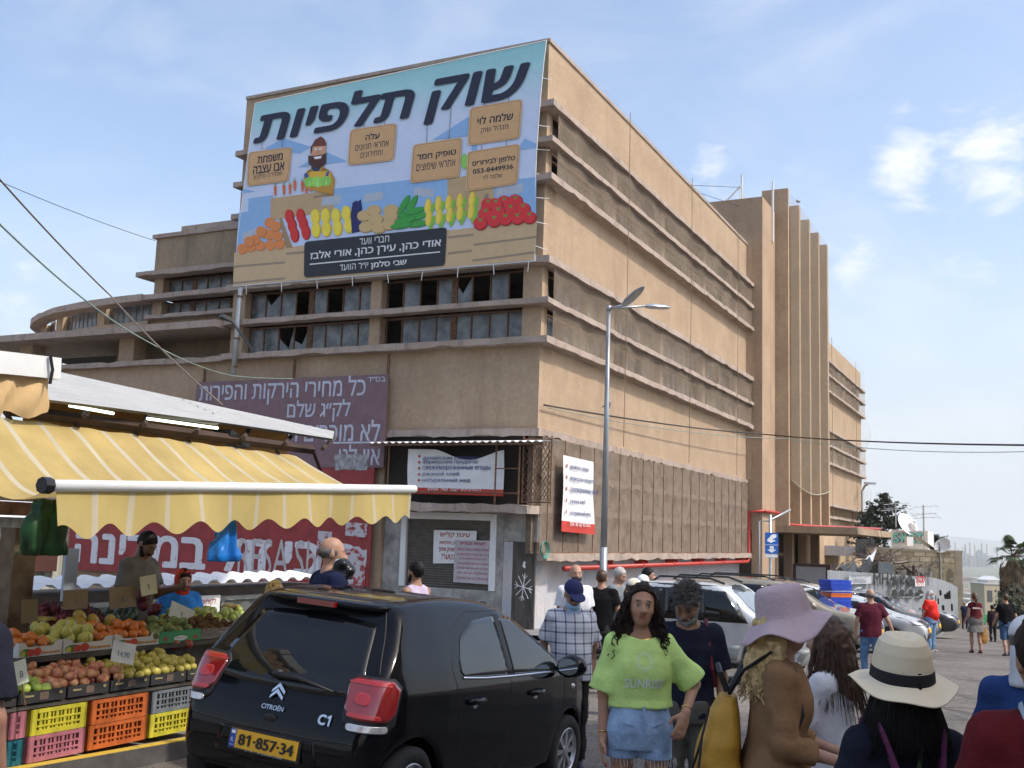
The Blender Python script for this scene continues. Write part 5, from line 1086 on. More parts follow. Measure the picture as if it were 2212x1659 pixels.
def leafy(g, c, r, n, size, sq=(1, 1, 1), hollow=.35, droop=0):
    for _ in range(n):
        d = Vector((rnd.gauss(0, 1), rnd.gauss(0, 1), rnd.gauss(0, 1))).normalized(); k = hollow+(1-hollow)*rnd.random()**.5
        p = Vector(c)+Vector((d.x*sq[0], d.y*sq[1], d.z*sq[2]))*r*k; a = Vector((rnd.uniform(-1, 1), rnd.uniform(-1, 1), rnd.uniform(-1, 1)-droop)).normalized()*size*rnd.uniform(.6, 1.3); b = a.cross(d).normalized()*size*.45
        g.quad(p-b, p+a*.5-b*.2, p+a, p+b)
def build_right():
    st = stone_mat(); FEN = M('hoarding_sheet', (.27, .285, .30), .45, .25, var=.12, sc=.8, stretch=(1, 1, .3))
    # hoarding
    top = [(1789.5, 1231.6, 35), (1900, 1239, 38.4), (2014, 1247.5, 42), (2040, 1254, 50), (2069, 1268, 57)]; P = [at(*p) for p in top]
    t = thing('site_hoarding', 'grey ribbed metal hoarding daubed with black graffiti in front of the stone house', 'fence', (P[0].x, P[0].y, gz(35))); o = t.location.copy()
    g = G(); pts = []
    for a, b in zip(P[:-1], P[1:]):
        L_ = (b-a).length; n = int(L_/.12)
        for i in range(n): q = a.lerp(b, i/n); d = Vector((b.y-a.y, a.x-b.x, 0)).normalized(); pts.append((q-d*(.035 if (i % 8) < 1 else 0)+Vector((0, 0, rnd.uniform(-.01, .01)))) )
    g.grid([[p-o for p in pts], [Vector((p.x, p.y, gz(p.y)-.2))-o for p in pts]]); g.obj('sheet', FEN, t)
    d0 = (P[2]-P[0]); d0.z = 0; d0.normalize(); nrm = Vector((d0.y, -d0.x, 0))
    def onF(x, y):                                           # detail picture -> hoarding face
        u, v = c7(x, y); q = onplane(u, v, P[0]+nrm*.045, nrm); return q-o
    def fm(x, y): return frame(onF(x, y)+nrm*.02, d0, (0, 0, 1))
    g = G(); S7 = .2646
    w_ = lambda a, b, y: (onF(b, y)-onF(a, y)).length
    put_text(g, 'MH', fm(968, 1245), w=w_(910, 1030, 1200), h=.38, rtl=False, bold=.03)
    for x in (1075, 1140, 1210): 
        q = onF(x, 1260); hh = (onF(x, 1185)-q).length; ww = w_(x-28, x+28, 1200)
        for k in range(9): a = frame(q, d0, (0, 0, 1)) @ Matrix.Translation((rnd.uniform(-.5, .5)*ww*.6, rnd.uniform(.1, .9)*hh, .01+.002*k)) @ Matrix.Rotation(rnd.uniform(0, 3), 4, 'Z'); g.box(-ww*.3, ww*.3, -.05, .05, 0, .001, a)
    for x in (1075, 1135, 1208, 1288):
        q = onF(x, 1370); hh = (onF(x, 1280)-q).length; ww = w_(x-26, x+26, 1330); m = frame(q+nrm*.03, d0, (0, 0, 1)); n = 16
        g.add([m @ Vector((ww*.5*(.95+.3*math.sin(k*2.3+x))*math.cos(2*PI*k/n), hh*.5+hh*.5*math.sin(2*PI*k/n)*(.9+.14*math.sin(k*3.1+x)), 0)) for k in range(n)], [tuple(range(n))])
    put_text(g, 'n', fm(1340, 1258), w=w_(1325, 1358, 1250), rtl=False); g.obj('graffiti', BLACKM, t)
    g = G()
    for k in range(9): q = P[2].lerp(P[4], .1+k*.09)-o; q.z -= rnd.uniform(.3, 1.8); d2 = (P[4]-P[2]).normalized(); g.tube([q+Vector((-.06, -.03, 0)), q+Vector((-.06, -.03, -rnd.uniform(.1, .4)))+d2*.12], .05, 4)
    g.obj('graffiti', BLACKM, t)
    for (x0, y0, x1, y1, nm, lab, big) in ((702, 1178, 885, 1245, 'site_notice', 'pale notice of small print on the hoarding, left of the MH graffiti', 0), (1245, 1200, 1325, 1262, 'danger_sign', 'white danger sign with red Hebrew lettering on the graffiti daubed hoarding', 1)):
        a, b = onF(x0, y1), onF(x1, y0); w = w_(x0, x1, y1); h = abs((onF(x0, y0)-a).z); t2 = thing(nm, lab, 'sign', o+a); m = frame(nrm*.03, d0, (0, 0, 1)); g = G(); g.box(0, w, 0, h, -.01, .01, m); g.obj('panel', WHITE if big else H('a9adb5', .5), t2); g = G()
        if big: put_text(g, 'סכנה!', m @ Matrix.Translation((w*.5, h*.55, .02)), w=w*.85, bold=.03); put_text(g, 'כאן בונים', m @ Matrix.Translation((w*.5, h*.3, .02)), w=w*.8); put_text(g, '050-712152', m @ Matrix.Translation((w*.5, h*.08, .02)), w=w*.8)
        else:
            put_text(g, 'הודעה על הריסת מבנה והקמת אתר', m @ Matrix.Translation((w*.5, h*.75, .02)), w=w*.85)
            for k in range(4): g.box(w*.15, w*.85-rnd.random()*w*.2, h*(.15+k*.14), h*(.15+k*.14)+h*.05, .011, .013, m)
        g.obj('lettering', H('b03038', .6) if big else H('4a4d55', .6), t2)
    # gate panel under the canopy
    a, b = at(*c7(278, 1095), 45), at(*c7(527, 1110), 44); zb = gz(45)-.3; t = thing('site_gate', 'framed grey sheet gate with a danger sign under the canopy', 'gate', (a.x, a.y, zb)); d = Vector((b.x-a.x, b.y-a.y, 0)); w = d.length; m = frame((0, 0, 0), d, (0, 0, 1)); hz = a.z-zb; g = G()
    g.box(0, w, 0, hz, -.02, .02, m); g.obj('sheet', FEN, t); g = G(); g.box(-.12, 0, 0, hz+.1, -.06, .06, m); g.box(w, w+.2, 0, hz+.1, -.06, .06, m); g.box(0, w, hz, hz+.12, -.05, .05, m); g.obj('frame', M('dark_brown_frame', (.05, .03, .025), .8), t)
    t2 = thing('danger_sign', 'red and white danger sign on the framed gate under the canopy', 'sign', t.location+m @ Vector((w*.38, hz*.42, .03))); g = G(); m2 = frame((0, 0, 0), d, (0, 0, 1)); sw, sh_ = w*.37, hz*.5; g.box(-sw/2, sw/2, -sh_*.3, sh_*.7, 0, .015, m2); g.obj('panel', WHITE, t2); g = G(); g.box(-sw/2, sw/2, sh_*.35, sh_*.7, .017, .02, m2); put_text(g, 'כאן בונים', m2 @ Matrix.Translation((0, .05, .02)), w=sw*.8, bold=.02); g.box(-sw*.4, sw*.1, -sh_*.22, -sh_*.1, .017, .02, m2); g.obj('red_field', H('a82a34', .5), t2); g = G(); put_text(g, 'סכנה!', m2 @ Matrix.Translation((0, sh_*.42, .026)), w=sw*.8, h=sh_*.2, bold=.03); g.obj('lettering', WHITE, t2)
    # parking sign, cabinet, posts by the tower
    q = at(1664, 1340, 33); q.z = gz(33); u0, v0 = 1680, 1152; t = thing('parking_sign', 'blue parking sign with a white hand and arrow on a grey pole', 'sign', q); hd = at(1664, 1112, 33)-q; g = G(); g.tube([(0, 0, 0), (0, 0, hd.z)], .045, 8); g.obj('pole', STEEL, t, smooth=True)
    c = lambda u, v: at(u, v, 32.9)-q; a, b = c(1652, 1196), c(1681, 1151); ww, hh = b.x-a.x, b.z-a.z; m = frame((a.x, a.y-.04, a.z), (1, .1, 0), (0, 0, 1)); g = G(); g.box(0, ww, 0, hh, -.01, .01, m); g.obj('panel', H('1f5aa8', .4), t); g = G()
    E_ = lambda cx, cy, rx, ry, a0, k: g.add([m @ Vector((ww*(cx+rx*math.cos(q_)*math.cos(a0)-ry*math.sin(q_)*math.sin(a0)), hh*(cy+.65*(rx*math.cos(q_)*math.sin(a0)+ry*math.sin(q_)*math.cos(a0))), .012+.001*k)) for q_ in [2*PI*i/12 for i in range(12)]], [tuple(range(12))])
    E_(.62, .82, .27, .16, .3, 1); E_(.38, .68, .26, .14, .5, 2); E_(.5, .6, .16, .07, .2, 3); E_(.66, .62, .12, .06, .1, 4); E_(.42, .56, .12, .06, -.2, 5)
    g.box(0, ww, hh*.415, hh*.43, .011, .013, m); g.add([m @ Vector((ww*x, hh*y, .012)) for x, y in ((.35, .36), (.65, .36), (.65, .2), (.85, .2), (.5, .06), (.15, .2), (.35, .2))], [tuple(range(7))]); g.obj('hand_and_arrow', WHITE, t); g = G(); put_text(g, 'כרטיס', m @ Matrix.Translation((ww*.5, hh*.25, .016)), w=ww*.26); put_text(g, 'חניה', m @ Matrix.Translation((ww*.5, hh*.16, .016)), w=ww*.22); g.obj('lettering', H('1f4a98', .5), t); g = G(); g.box(0, ww*.95, -hh*.16, -hh*.03, -.01, .01, m); g.obj('lower_plate', H('c9cdd4', .5), t)
    q = at(1688, 1330, 36); q.z = gz(36); t = thing('electric_cabinet', 'grey street cabinet beside the blue parking sign', 'cabinet', q); z = (at(1688, 1252, 36)-q).z; g = G(); g.box(-.42, .3, -.2, .25, 0, z); g.box(-.46, .34, -.24, .29, z+.001, z+.05); g.obj('cabinet', H('8a8f93', .5), t); g = G(); g.box(.12, .26, -.207, -.2, z-.5, z-.12); g.obj('label', WHITE, t)
    q = at(1640, 1330, 50); q.z = gz(50); t = thing('conduit_pole', 'thin grey conduit rising to the tower beside the red pipe', 'pole', q); z = (at(1641, 1126, 50)-q).z; g = G(); g.tube([(0, 0, 0), (0, 0, z), (.5, 0, z+.05), (1.6, .6, z+.6)], .06, 6); g.obj('pipe', STEEL, t, smooth=True)
    # stone house
    tl, tr = at(1870, 1187, 66), at(2077, 1194.6, 64); zt = tr.z; t = thing('stone_house', 'flat roofed house of rough honey stone with arched windows beyond the hoarding', 'building', (tr.x, tr.y, -9)); d = Vector((tl.x-tr.x, tl.y-tr.y, 0)); w = d.length; m = frame((0, 0, 0), -d, (0, 0, 1)); hz = zt+9; n_ = frame((0, 0, 0), -d, (0, 0, 1)).to_3x3() @ Vector((0, 0, 1))
    g = G(); g.box(-w, 0, 0, hz, -9, 0, m); g.obj('wall', st, t); g = G(); g.box(-w, .06, hz, hz+.14, -9, .06, m); g.box(-w, 0, hz-1.9, hz-1.75, .001, .07, m); g.box(-.35, .03, 0, hz-.001, .001, .05, m); g.obj('string_course', H('b9ab90', .8), t)
    def hp(x, y): u, v = c7(x, y); p = onplane(u, v, tr, n_)-t.location; return m.inverted() @ p
    for x0, x1, y0, y1 in ((1505, 1565, 1118, 1262), (1342, 1400, 1112, 1190)):
        a, b = hp(x0, y1), hp(x1, y0); poly = [(a.x, a.y), (b.x, a.y)]+[(b.x+(a.x-b.x)*k/8, b.y-.28+.28*math.sin(PI*k/8)) for k in range(9)]; g = G(); g.prism(poly, .01, .05, m); wn = g.obj('window', H('8f8468', .8), t); g = G(); g.prism([(x_+(a.x+b.x)/2*.0, y_) for x_, y_ in [(a.x-.14, a.y), (a.x-.001, a.y), (a.x-.001, b.y-.2), (b.x+.001, b.y-.2), (b.x+.001, a.y), (b.x+.14, a.y), (b.x+.14, b.y-.1), ((a.x+b.x)/2, b.y+.3), (a.x-.14, b.y-.1)]], .0, .03, m); mesh('stone_surround', g.V, g.F, H('c2b48f', .8), wn); g = G(); g.box((a.x+b.x)/2, b.x-.05, a.y+.4, b.y-.6, .052, .07, m); mesh('shutter', g.V, g.F, H('c9c7bd', .7), wn)
    a = hp(1453, 965); g = G(); g.tube([m @ Vector((a.x, a.y-7, .12)), m @ Vector((a.x, a.y+.2, .12))], .07, 6); g.tube([m @ Vector((a.x-3.4, a.y-4.2, .12)), m @ Vector((a.x-.2, a.y-.6, .1))], .03, 5); g.obj('drain_pipe', H('8c8a80', .6), t)
    # white rooftop house with graffiti
    tl, tr = at(1925, 1143, 74), at(2004, 1147, 73); t = thing('white_house', 'white rooftop room with turquoise KRT graffiti above the stone house', 'building', (tr.x, tr.y, 0)); d = Vector((tl.x-tr.x, tl.y-tr.y, 0)); w = d.length; m = frame((0, 0, 0), -d, (0, 0, 1)); zb = zt-.5; g = G(); g.box(-w, 0, zb, tr.z, -6, 0, m); g.obj('wall', M('whitewash', (.68, .67, .64), .85, var=.08), t)
    g = G(); g.box(-w-4.6, -w, zb, tr.z-1.2, -6, -.3, m); g.obj('side_wall', H('c2c4c8', .8), t); g = G(); g.box(-w-2.6, -w-.9, zb+.1, tr.z-1.6, -.299, -.25, m); wn = g.obj('window', H('a08c60', .6), t); g = G(); g.box(-w-2.4, -w-1.1, zb+1.2, tr.z-2.0, -.249, -.23, m); mesh('pane', g.V, g.F, PANE, wn); g = G(); g.box(-w-.85, -w-.25, zb+.05, tr.z-1.5, -.299, -.25, m); g.obj('door', DARK, t)
    a, b = at(*c7(1210, 806), 73), at(*c7(1322, 808), 73); g = G(); r_ = (b.x-a.x)/2; g.lathe([(r_, 0), (r_*.82, r_*.55), (r_*.5, r_*.95), (r_*.2, r_*1.15), (0, r_*1.22)], 16, Matrix.Translation(Vector(((a.x+b.x)/2, a.y+1.2, tr.z))-t.location)); g.obj('dome_roof', H('9a9696', .8), t, smooth=True)
    wp = lambda x, y: m.inverted() @ (onplane(*c7(x, y), tr, m.to_3x3() @ Vector((0, 0, 1)))-t.location)
    for k, (dx, hx, b_) in enumerate(((.05, 'a05a8c', .07), (0, '3f6f72', .06), (0, '7fd0c4', .03))):
        g = G(); a, b = wp(1140, 905), wp(1318, 905); put_text(g, 'KRT', m @ Matrix.Translation(((a.x+b.x)/2+dx, a.y, .02+.03*k)), w=b.x-a.x, h=wp(1200, 828).y-a.y, rtl=False, bold=b_); a, b = wp(1075, 905), wp(1118, 905); put_text(g, 'S', m @ Matrix.Translation(((a.x+b.x)/2+dx, a.y, .02+.03*k)), w=b.x-a.x, h=wp(1100, 828).y-a.y, rtl=False, bold=b_); g.obj('graffiti', H(hx, .7), t)
    # dishes and aerials on the roofs
    def dish(u, v, Y, r, zf, lab, yaw):
        c = at(u, v, Y); t = thing('satellite_dish', lab, 'satellite dish', (c.x, c.y, zf)); h = c.z-zf; g = G(); g.tube([(0, 0, 0), (0, 0, h)], .04, 6); g.obj('mast', STEEL, t); g = G(); m = Matrix.Translation((0, -.1, h)) @ Matrix.Rotation(yaw, 4, 'Z') @ Matrix.Rotation(R(62), 4, 'X'); g.lathe([(r*k/6, .25*r*(k/6)**2) for k in range(7)], 20, m); g.obj('reflector', WHITE, t, smooth=True); g = G(); g.tube([m @ Vector((0, -r, .25*r)), m @ Vector((0, -.2*r, .9*r))], .025, 5); g.box(-.06, .06, -.06, .06, -.06, .06, m @ Matrix.Translation((0, -.15*r, .92*r))); g.obj('feed_arm', STEEL, t)
    dish(*c7(1170, 765), 74, .85, at(1955, 1144, 74).z, 'big white satellite dish on the white rooftop room, left of the dome', .5); dish(*c7(1475, 935), 64.5, .5, zt, 'pale satellite dish at the edge of the stone house roof, turned right', -.9)
    t = thing('water_heater_panel', 'small white tank and solar panel on the stone house roof before the graffiti', 'solar heater', at(*c7(1215, 965), 67)); g = G(); g.box(-.3, .1, -.2, .2, .25, .8); g.tube([(-.25, 0, 0), (-.25, 0, .25)], .03, 4); g.tube([(0.05, 0, 0), (0.05, 0, .25)], .03, 4); g.obj('tank', WHITE, t); g = G(); g.quad((.3, -.3, .9), (1.6, -.3, 0), (1.6, .7, 0), (.3, .7, .9)); g.obj('panel', H('5a6470', .3), t)
    def aerial(x, y0, y1, Y, lab):
        a = at(*c7(x, y1), Y); b = at(*c7(x, y0), Y); t = thing('tv_aerial', lab, 'aerial', a); h = b.z-a.z; g = G(); g.tube([(0, 0, 0), (0, 0, h)], .05, 5); g.obj('mast', STEEL, t); g = G()
        for z, l, s_ in ((h*.97, .9, .5), (h*.8, .8, -.4), (h*.72, 1.1, .2)):
            g.tube([(-l, -.2*s_, z-.12), (l, .2*s_, z+.1)], .02, 4)
            for k in range(5): g.tube([(-l+k*l*.5, -.35, z), (-l+k*l*.5, .35, z+.05)], .012, 4)
        g.obj('elements', STEEL, t)
    aerial(1095, 580, 780, 78, 'thin aerial with bars between the conifer and the big dish'); aerial(1326, 600, 965, 71, 'tall aerial with crossed bars beside the dome of the white room')
    # rubble behind the hoarding
    g = G(); q = at(1890, 1240, 47); zb = q.z-2.5; t = thing('rubble_heap', 'heap of bent dark sheets, rusty bars and twigs behind the hoarding', 'rubble', (q.x, q.y, zb)); o2 = t.location
    sp = lambda x, y, Y: at(*c7(x, y), Y)-o2
    DK = M('dark_sheet', (.045, .05, .05), .5, .3, var=.3)
    for k, q4 in enumerate(((((635, 1100), 46), ((755, 1055), 47), ((800, 1130), 46.5), ((700, 1170), 45)), (((790, 1130), 46), ((880, 1020), 47), ((912, 1090), 47), ((850, 1170), 45.5)), (((955, 1060), 46), ((1078, 1080), 46), ((1076, 1175), 45), ((948, 1150), 45)), (((930, 1055), 47.5), ((1060, 1072), 47.5), ((1078, 1082), 46), ((955, 1060), 46)))):
        g = G(); P4 = [sp(*a, Y) for a, Y in q4]; g.quad(*P4); g.quad(*[p+Vector((0, .04, 0)) for p in P4[::-1]]); g.obj('bent_sheet', DK, t)
    g = G(); P4 = [sp(845, 1040, 47), sp(915, 955, 48), sp(942, 945, 48), sp(905, 1060, 47)]; g.quad(*P4); g.obj('bent_sheet', STEEL, t)
    g = G()
    for k in range(130):
        c = sp(rnd.gauss(960, 60), rnd.gauss(1040, 22), 48+rnd.random()); d = Vector((rnd.uniform(-1, 1), rnd.uniform(-.5, .5), rnd.uniform(-.5, .6)))*rnd.uniform(.2, .7); g.tube([c, c+d, c+d*1.6+Vector((rnd.uniform(-.2, .2), 0, rnd.uniform(-.15, .15)))], .016, 3)
    for k in range(70):
        c = sp(rnd.uniform(1000, 1280), rnd.uniform(1110, 1200), 47); d = Vector((rnd.uniform(-1, 1), rnd.uniform(-.3, .3), rnd.uniform(-.15, .5)))*rnd.uniform(.3, 1.0); g.tube([c, c+d], .022, 3)
    for a, b in (((690, 1130), (768, 1020)), ((600, 1130), (665, 1070)), ((1080, 1075), (1205, 1058)), ((1150, 1090), (1260, 1175)), ((885, 1000), (935, 945)), ((1238, 1090), (1240, 1190))): g.tube([sp(*a, 46), sp(*b, 46.5)], .06, 4)
    g.obj('bars_and_twigs', M('rubble_brown', (.13, .10, .08), .9, var=.5, sc=2), t); g = G()
    for k in range(40): g.box(-.4, .4, -.3, .3, -.25, .25, Matrix.Translation(sp(rnd.uniform(640, 1280), rnd.uniform(1160, 1230), 47)) @ Matrix.Rotation(rnd.uniform(0, 3), 4, Vector((rnd.random(), rnd.random(), 1)).normalized()))
    g.obj('broken_blocks', M('rubble_grey', (.17, .15, .13), .95, var=.3), t)
    # trees
    LEAF = M('dark_needles', (.028, .042, .028), .8, var=.5, sc=3); BARK = M('bark', (.10, .075, .055), .95, var=.3, sc=6); LEAF2 = M('grey_green_leaves', (.055, .07, .035), .8, var=.5, sc=.4)
    def conifer(x, y0, y1, Y, wd, lab):
        a = at(*c7(x, y1), Y); b = at(*c7(x, y0), Y); zb = hgt(a.x, a.y); t = thing('conifer', lab, 'tree', (a.x, a.y, zb)); h = b.z-zb; h0 = a.z-zb; g = G(); g.tube([(0, 0, 0), (.1, 0, h*.6), (0, 0, h)], [.28, .16, .03], 6); g.obj('trunk', BARK, t); g = G(); br = G(); L_ = h-h0; k = int(14+L_*2)
        for i in range(k):
            f = i/k; z = h0+L_*f; l = wd*(1-f)**.8*rnd.uniform(.6, 1.25)+.15
            for q in range(3):
                an = rnd.uniform(0, 6.28); d = Vector((math.cos(an), math.sin(an), rnd.uniform(.1, .55))); e = Vector((0, 0, z))+d*l; br.tube([(0, 0, z), e], [.04, .012], 3)
                for s_ in range(int(l*16)+2): p = Vector((0, 0, z)).lerp(e, rnd.uniform(.25, 1.05)); leafy(g, p, .16, 2, .22)
        g.obj('crown', LEAF, t); br.obj('branches', BARK, t)
    conifer(990, 505, 800, 84, 1.9, 'tall sparse conifer standing between the hall and the big white dish'); conifer(880, 645, 960, 80, 1.5, 'dark conifer half hidden by the end of the hall'); conifer(1390, 850, 985, 82, 1.5, 'small dark conifer right of the white rooftop room'); conifer(1075, 700, 800, 86, 1.2, 'short ragged conifer just left of the big white dish')
    # palm
    c = at(2187, 1200, 76); zb = hgt(c.x, c.y)-1; t = thing('palm_tree', 'fan palm with a thick skirt of dead leaves above the distant bay', 'palm tree', (c.x, c.y, zb)); h = c.z-zb; g = G(); g.tube([(0, 0, 0), (0, 0, h)], [.3, .25], 8); g.obj('trunk', BARK, t); g = G()
    g.tube([(.05, 0, h-.3), (0, 0, h-1.4), (0, 0, h-2.6), (.1, 0, h-4.4), (.1, 0, h-5.4)], [.35, .75, .72, .5, .3], 10)
    for k in range(420):
        an = rnd.uniform(0, 6.28); z = h-.4-rnd.random()*4.2; r_ = .75 if z > h-3 else .55; p = Vector((r_*math.cos(an), r_*math.sin(an), z)); g.quad(p, p+Vector((.06, .04, -.1)), p+Vector((math.cos(an)*.18, math.sin(an)*.18, -rnd.uniform(.4, 1.0))), p+Vector((-.08, .02, -.2)))
    g.obj('dead_leaf_skirt', M('dead_leaf', (.15, .115, .075), .95, var=.4, sc=2), t); g = G(); g2 = G()
    for k in range(30):
        an = rnd.uniform(0, 6.28); el = rnd.uniform(-.5, 1.3); d = Vector((math.cos(an)*math.cos(el), math.sin(an)*math.cos(el), math.sin(el))); L_ = rnd.uniform(.8, 1.15); p = Vector((0, 0, h))+d*L_; g2.tube([(0, 0, h), p], .025, 4); s_ = d.cross(Vector((0, 0, 1)) if abs(d.z) < .95 else Vector((1, 0, 0))).normalized(); up = s_.cross(d)
        for q in range(17):
            b_ = -1.35+2.7*q/16; f = (d*math.cos(b_)+s_*math.sin(b_)).normalized(); l = .85*(1-.25*abs(b_)/1.35); e = p+f*l+Vector((0, 0, -.22-.25*abs(b_)*.3)); w = s_*math.cos(b_)*.045-d*math.sin(b_)*.045; g.quad(p, p+f*l*.55+w+up*.02, e, p+f*l*.55-w)
    g.obj('crown', M('palm_green', (.05, .085, .03), .6, var=.4, sc=1.5), t); g2.obj('leaf_stalk', BARK, t)
    # shrubs at the right edge, beyond the crest
    for k, (u, v, Y, r_, lab) in enumerate(((2206, 1318, 58, 1.1, 'dark shrub under the palm at the right edge, nearest the road'), (2188, 1330, 70, .9, 'low olive shrub left of the dark shrub, past the road crest'))):
        c = at(u, v, Y); zb = hgt(c.x, c.y); t = thing('shrub', lab, 'shrub', (c.x, c.y, zb)); g = G()
        for q in range(6): leafy(g, (rnd.uniform(-r_, r_), rnd.uniform(-.5, .5), c.z-zb+rnd.uniform(-.8, .8)), r_*.8, 160, .22)
        g.obj('foliage', LEAF2 if k else LEAF, t); g = G(); g.tube([(0, 0, -.5), (0, 0, c.z-zb)], [.1, .04], 5); g.obj('stem', BARK, t)
    c = at(*c7(1825, 1525), 74); t = thing('parasol', 'green market parasol just past the crest of the road', 'parasol', (c.x, c.y, hgt(c.x, c.y))); h = c.z-t.location.z+.3; g = G(); g.lathe([(1.3, h-.55), (.7, h-.2), (0, h)], 8, None); g.obj('canopy', H('2f6a48', .7), t); g = G(); g.tube([(0, 0, 0), (0, 0, h)], .03, 5); g.obj('pole', STEEL, t)
    a, b = at(1862, 1062, 90), at(1878, 1044, 88); zb = gz(66)-6; t = thing('street_lamp', 'distant single arm street lamp past the far end of the hall', 'street lamp', (a.x, a.y, zb)); g = G(); g.tube([(0, 0, 0), a-t.location, a-t.location+Vector((.25, 0, .5)), b-t.location], .09, 6); g.obj('pole', STEEL, t, smooth=True); g = G(); g.box(-.4, .5, -.15, .15, -.08, .08, Matrix.Translation(b-t.location)); g.obj('lamp_head', H('9aa0a6', .5), t)
build_right()
def build_bay():
    cols = ['c9c4b6', 'b8b0a0', 'd8d6d0', 'a8a49c', 'c4b89c', 'e2e2e0']; mats = [M('far_wall_'+c, [x*.7 for x in hexc(c)], .9, var=.1, sc=.1) for c in cols]; roofs = [H('8a5a48', .9), H('9a9a98', .9), H('d0d2d4', .8)]; WIN = H('4a4c50', .5)
    def house(x, y, w, d, h, lab, grp=None, rot=0, mi=None, nm='city_block', red=False):
        z = hgt(x, y); t = thing(nm, lab, 'building', (x, y, z-3), rot, grp); g = G(); g.box(-w/2, w/2, -d/2, d/2, 0, h+3); g.obj('wall', mats[mi if mi is not None else rnd.randrange(6)], t); g = G()
        if red: g.prism([(-w/2-.3, h+3), (w/2+.3, h+3), (0, h+3+w*.22)], -d/2-.3, d/2+.3, frame((0, 0, 0), (1, 0, 0), (0, 0, 1)))
        else: g.box(-w/2-.2, w/2+.2, -d/2-.2, d/2+.2, h+3.001, h+3.4)
        g.obj('roof', rnd.choice(roofs), t); g = G(); nx = max(1, min(7, int(w/4))); nz = max(1, min(6, int(h/3)))
        for i in range(nx):
            for k in range(nz): cx = -w/2+(i+.5)*w/nx; cz = 3+(k+.5)*h/nz; g.box(cx-w/nx*.25, cx+w/nx*.25, -d/2-.06, -d/2, cz-h/nz*.25, cz+h/nz*.25)
        g.obj('windows', WIN, t)
    for k in range(190):
        Y = 330+2600*rnd.random()**1.9; az = R(rnd.uniform(19, 33)); x = Y*math.tan(az); s_ = 1+Y/1500
        house(x, Y, rnd.uniform(7, 17)*s_, rnd.uniform(8, 14)*s_, rnd.uniform(4, 10)*(1 if Y < 900 else .8), 'pale block among houses spread over the slope to the bay', 'houses between the crest and the bay', rnd.uniform(-.6, .6), red=rnd.random() < .3)
    c = at(2134, 1282, 420); house(c.x, 420, 8.5, 10, at(2134, 1262, 420).z-hgt(c.x, 420), 'cream apartment block with silo like bays in the middle of the slope', None, .1, 4)
    c = at(2103, 1261, 1100); house(c.x, 1100, 26, 40, 12, 'long white roofed hangar left of the cream block, farther off', None, .2, 5, 'hangar')
    # trees of the slope
    LEAFS = [M('city_leaf_a', (.035, .055, .03), .9, var=.5, sc=.15), M('city_leaf_b', (.06, .075, .04), .9, var=.5, sc=.15)]; pro = []
    for k in range(3):
        t = thing('city_tree', 'rounded green tree among the houses on the slope', 'tree', (0, 0, -200), 0, 'trees between the crest and the bay'); g = G()
        for q in range(9): leafy(g, (rnd.uniform(-3, 3), rnd.uniform(-2, 2), 4+rnd.uniform(-1.5, 2)), 2.2, 110, .6)
        g.obj('crown', LEAFS[k % 2], t); g = G(); g.tube([(0, 0, -1), (0, 0, 4)], [.4, .2], 5); g.obj('trunk', BARK_(), t); pro.append(t)
    used = set()
    for k in range(90):
        Y = 190+1500*rnd.random()**1.8; x = Y*math.tan(R(rnd.uniform(19, 33))); i = k % 3; o = pro[i] if i not in used else copy_tree(pro[i]); used.add(i); s_ = rnd.uniform(.8, 1.5)*(1+Y/900); o.location = (x, Y, hgt(x, Y)); o.scale = (s_, s_, s_*.9); o.rotation_euler = (0, 0, rnd.uniform(0, 6))
    # refinery
    Y0 = 5200; RF = M('refinery_steel', (.20, .21, .23), .8, var=.2, sc=.01)
    for i, (x, y0, r_) in enumerate(((1580, 905, 5), (1662, 920, 9), (1700, 905, 6), (1740, 925, 5), (1797, 908, 7), (1838, 915, 5), (1922, 945, 5), (1640, 945, 4), (1770, 960, 5), (1602, 950, 4))):
        b = at(*c7(x, 1010), Y0); a = at(*c7(x, y0), Y0); t = thing('refinery_stack', 'hazy chimney of the refinery across the bay plain', 'chimney', (b.x, Y0, hgt(b.x, Y0)), 0, 'refinery chimneys on the plain'); g = G(); g.tube([(0, 0, 0), (0, 0, a.z-t.location.z)], [r_*.8, r_*.5], 8); g.obj('stack', RF, t)
    for i, (x0, x1, y0, lab) in enumerate(((1640, 1690, 960, 'hazy cluster of refinery plant left of the middle stack'), (1758, 1830, 965, 'wide hazy block of refinery plant right of the middle stack'), (1560, 1900, 1000, 'low hazy line of tanks at the foot of the stacks'))):
        a = at(*c7(x0, y0), Y0+40); b = at(*c7(x1, y0), Y0+40); z = hgt(a.x, Y0); t = thing('refinery_plant', lab, 'factory', (a.x, Y0+40, z)); g = G(); n = 5
        for k in range(n): w = (b.x-a.x)/n; g.box(k*w, k*w+w*.8, 0, 30, 0, (a.z-z)*rnd.uniform(.75, 1))
        g.obj('plant', RF, t)
def BARK_(): return MATS['bark']
build_bay()
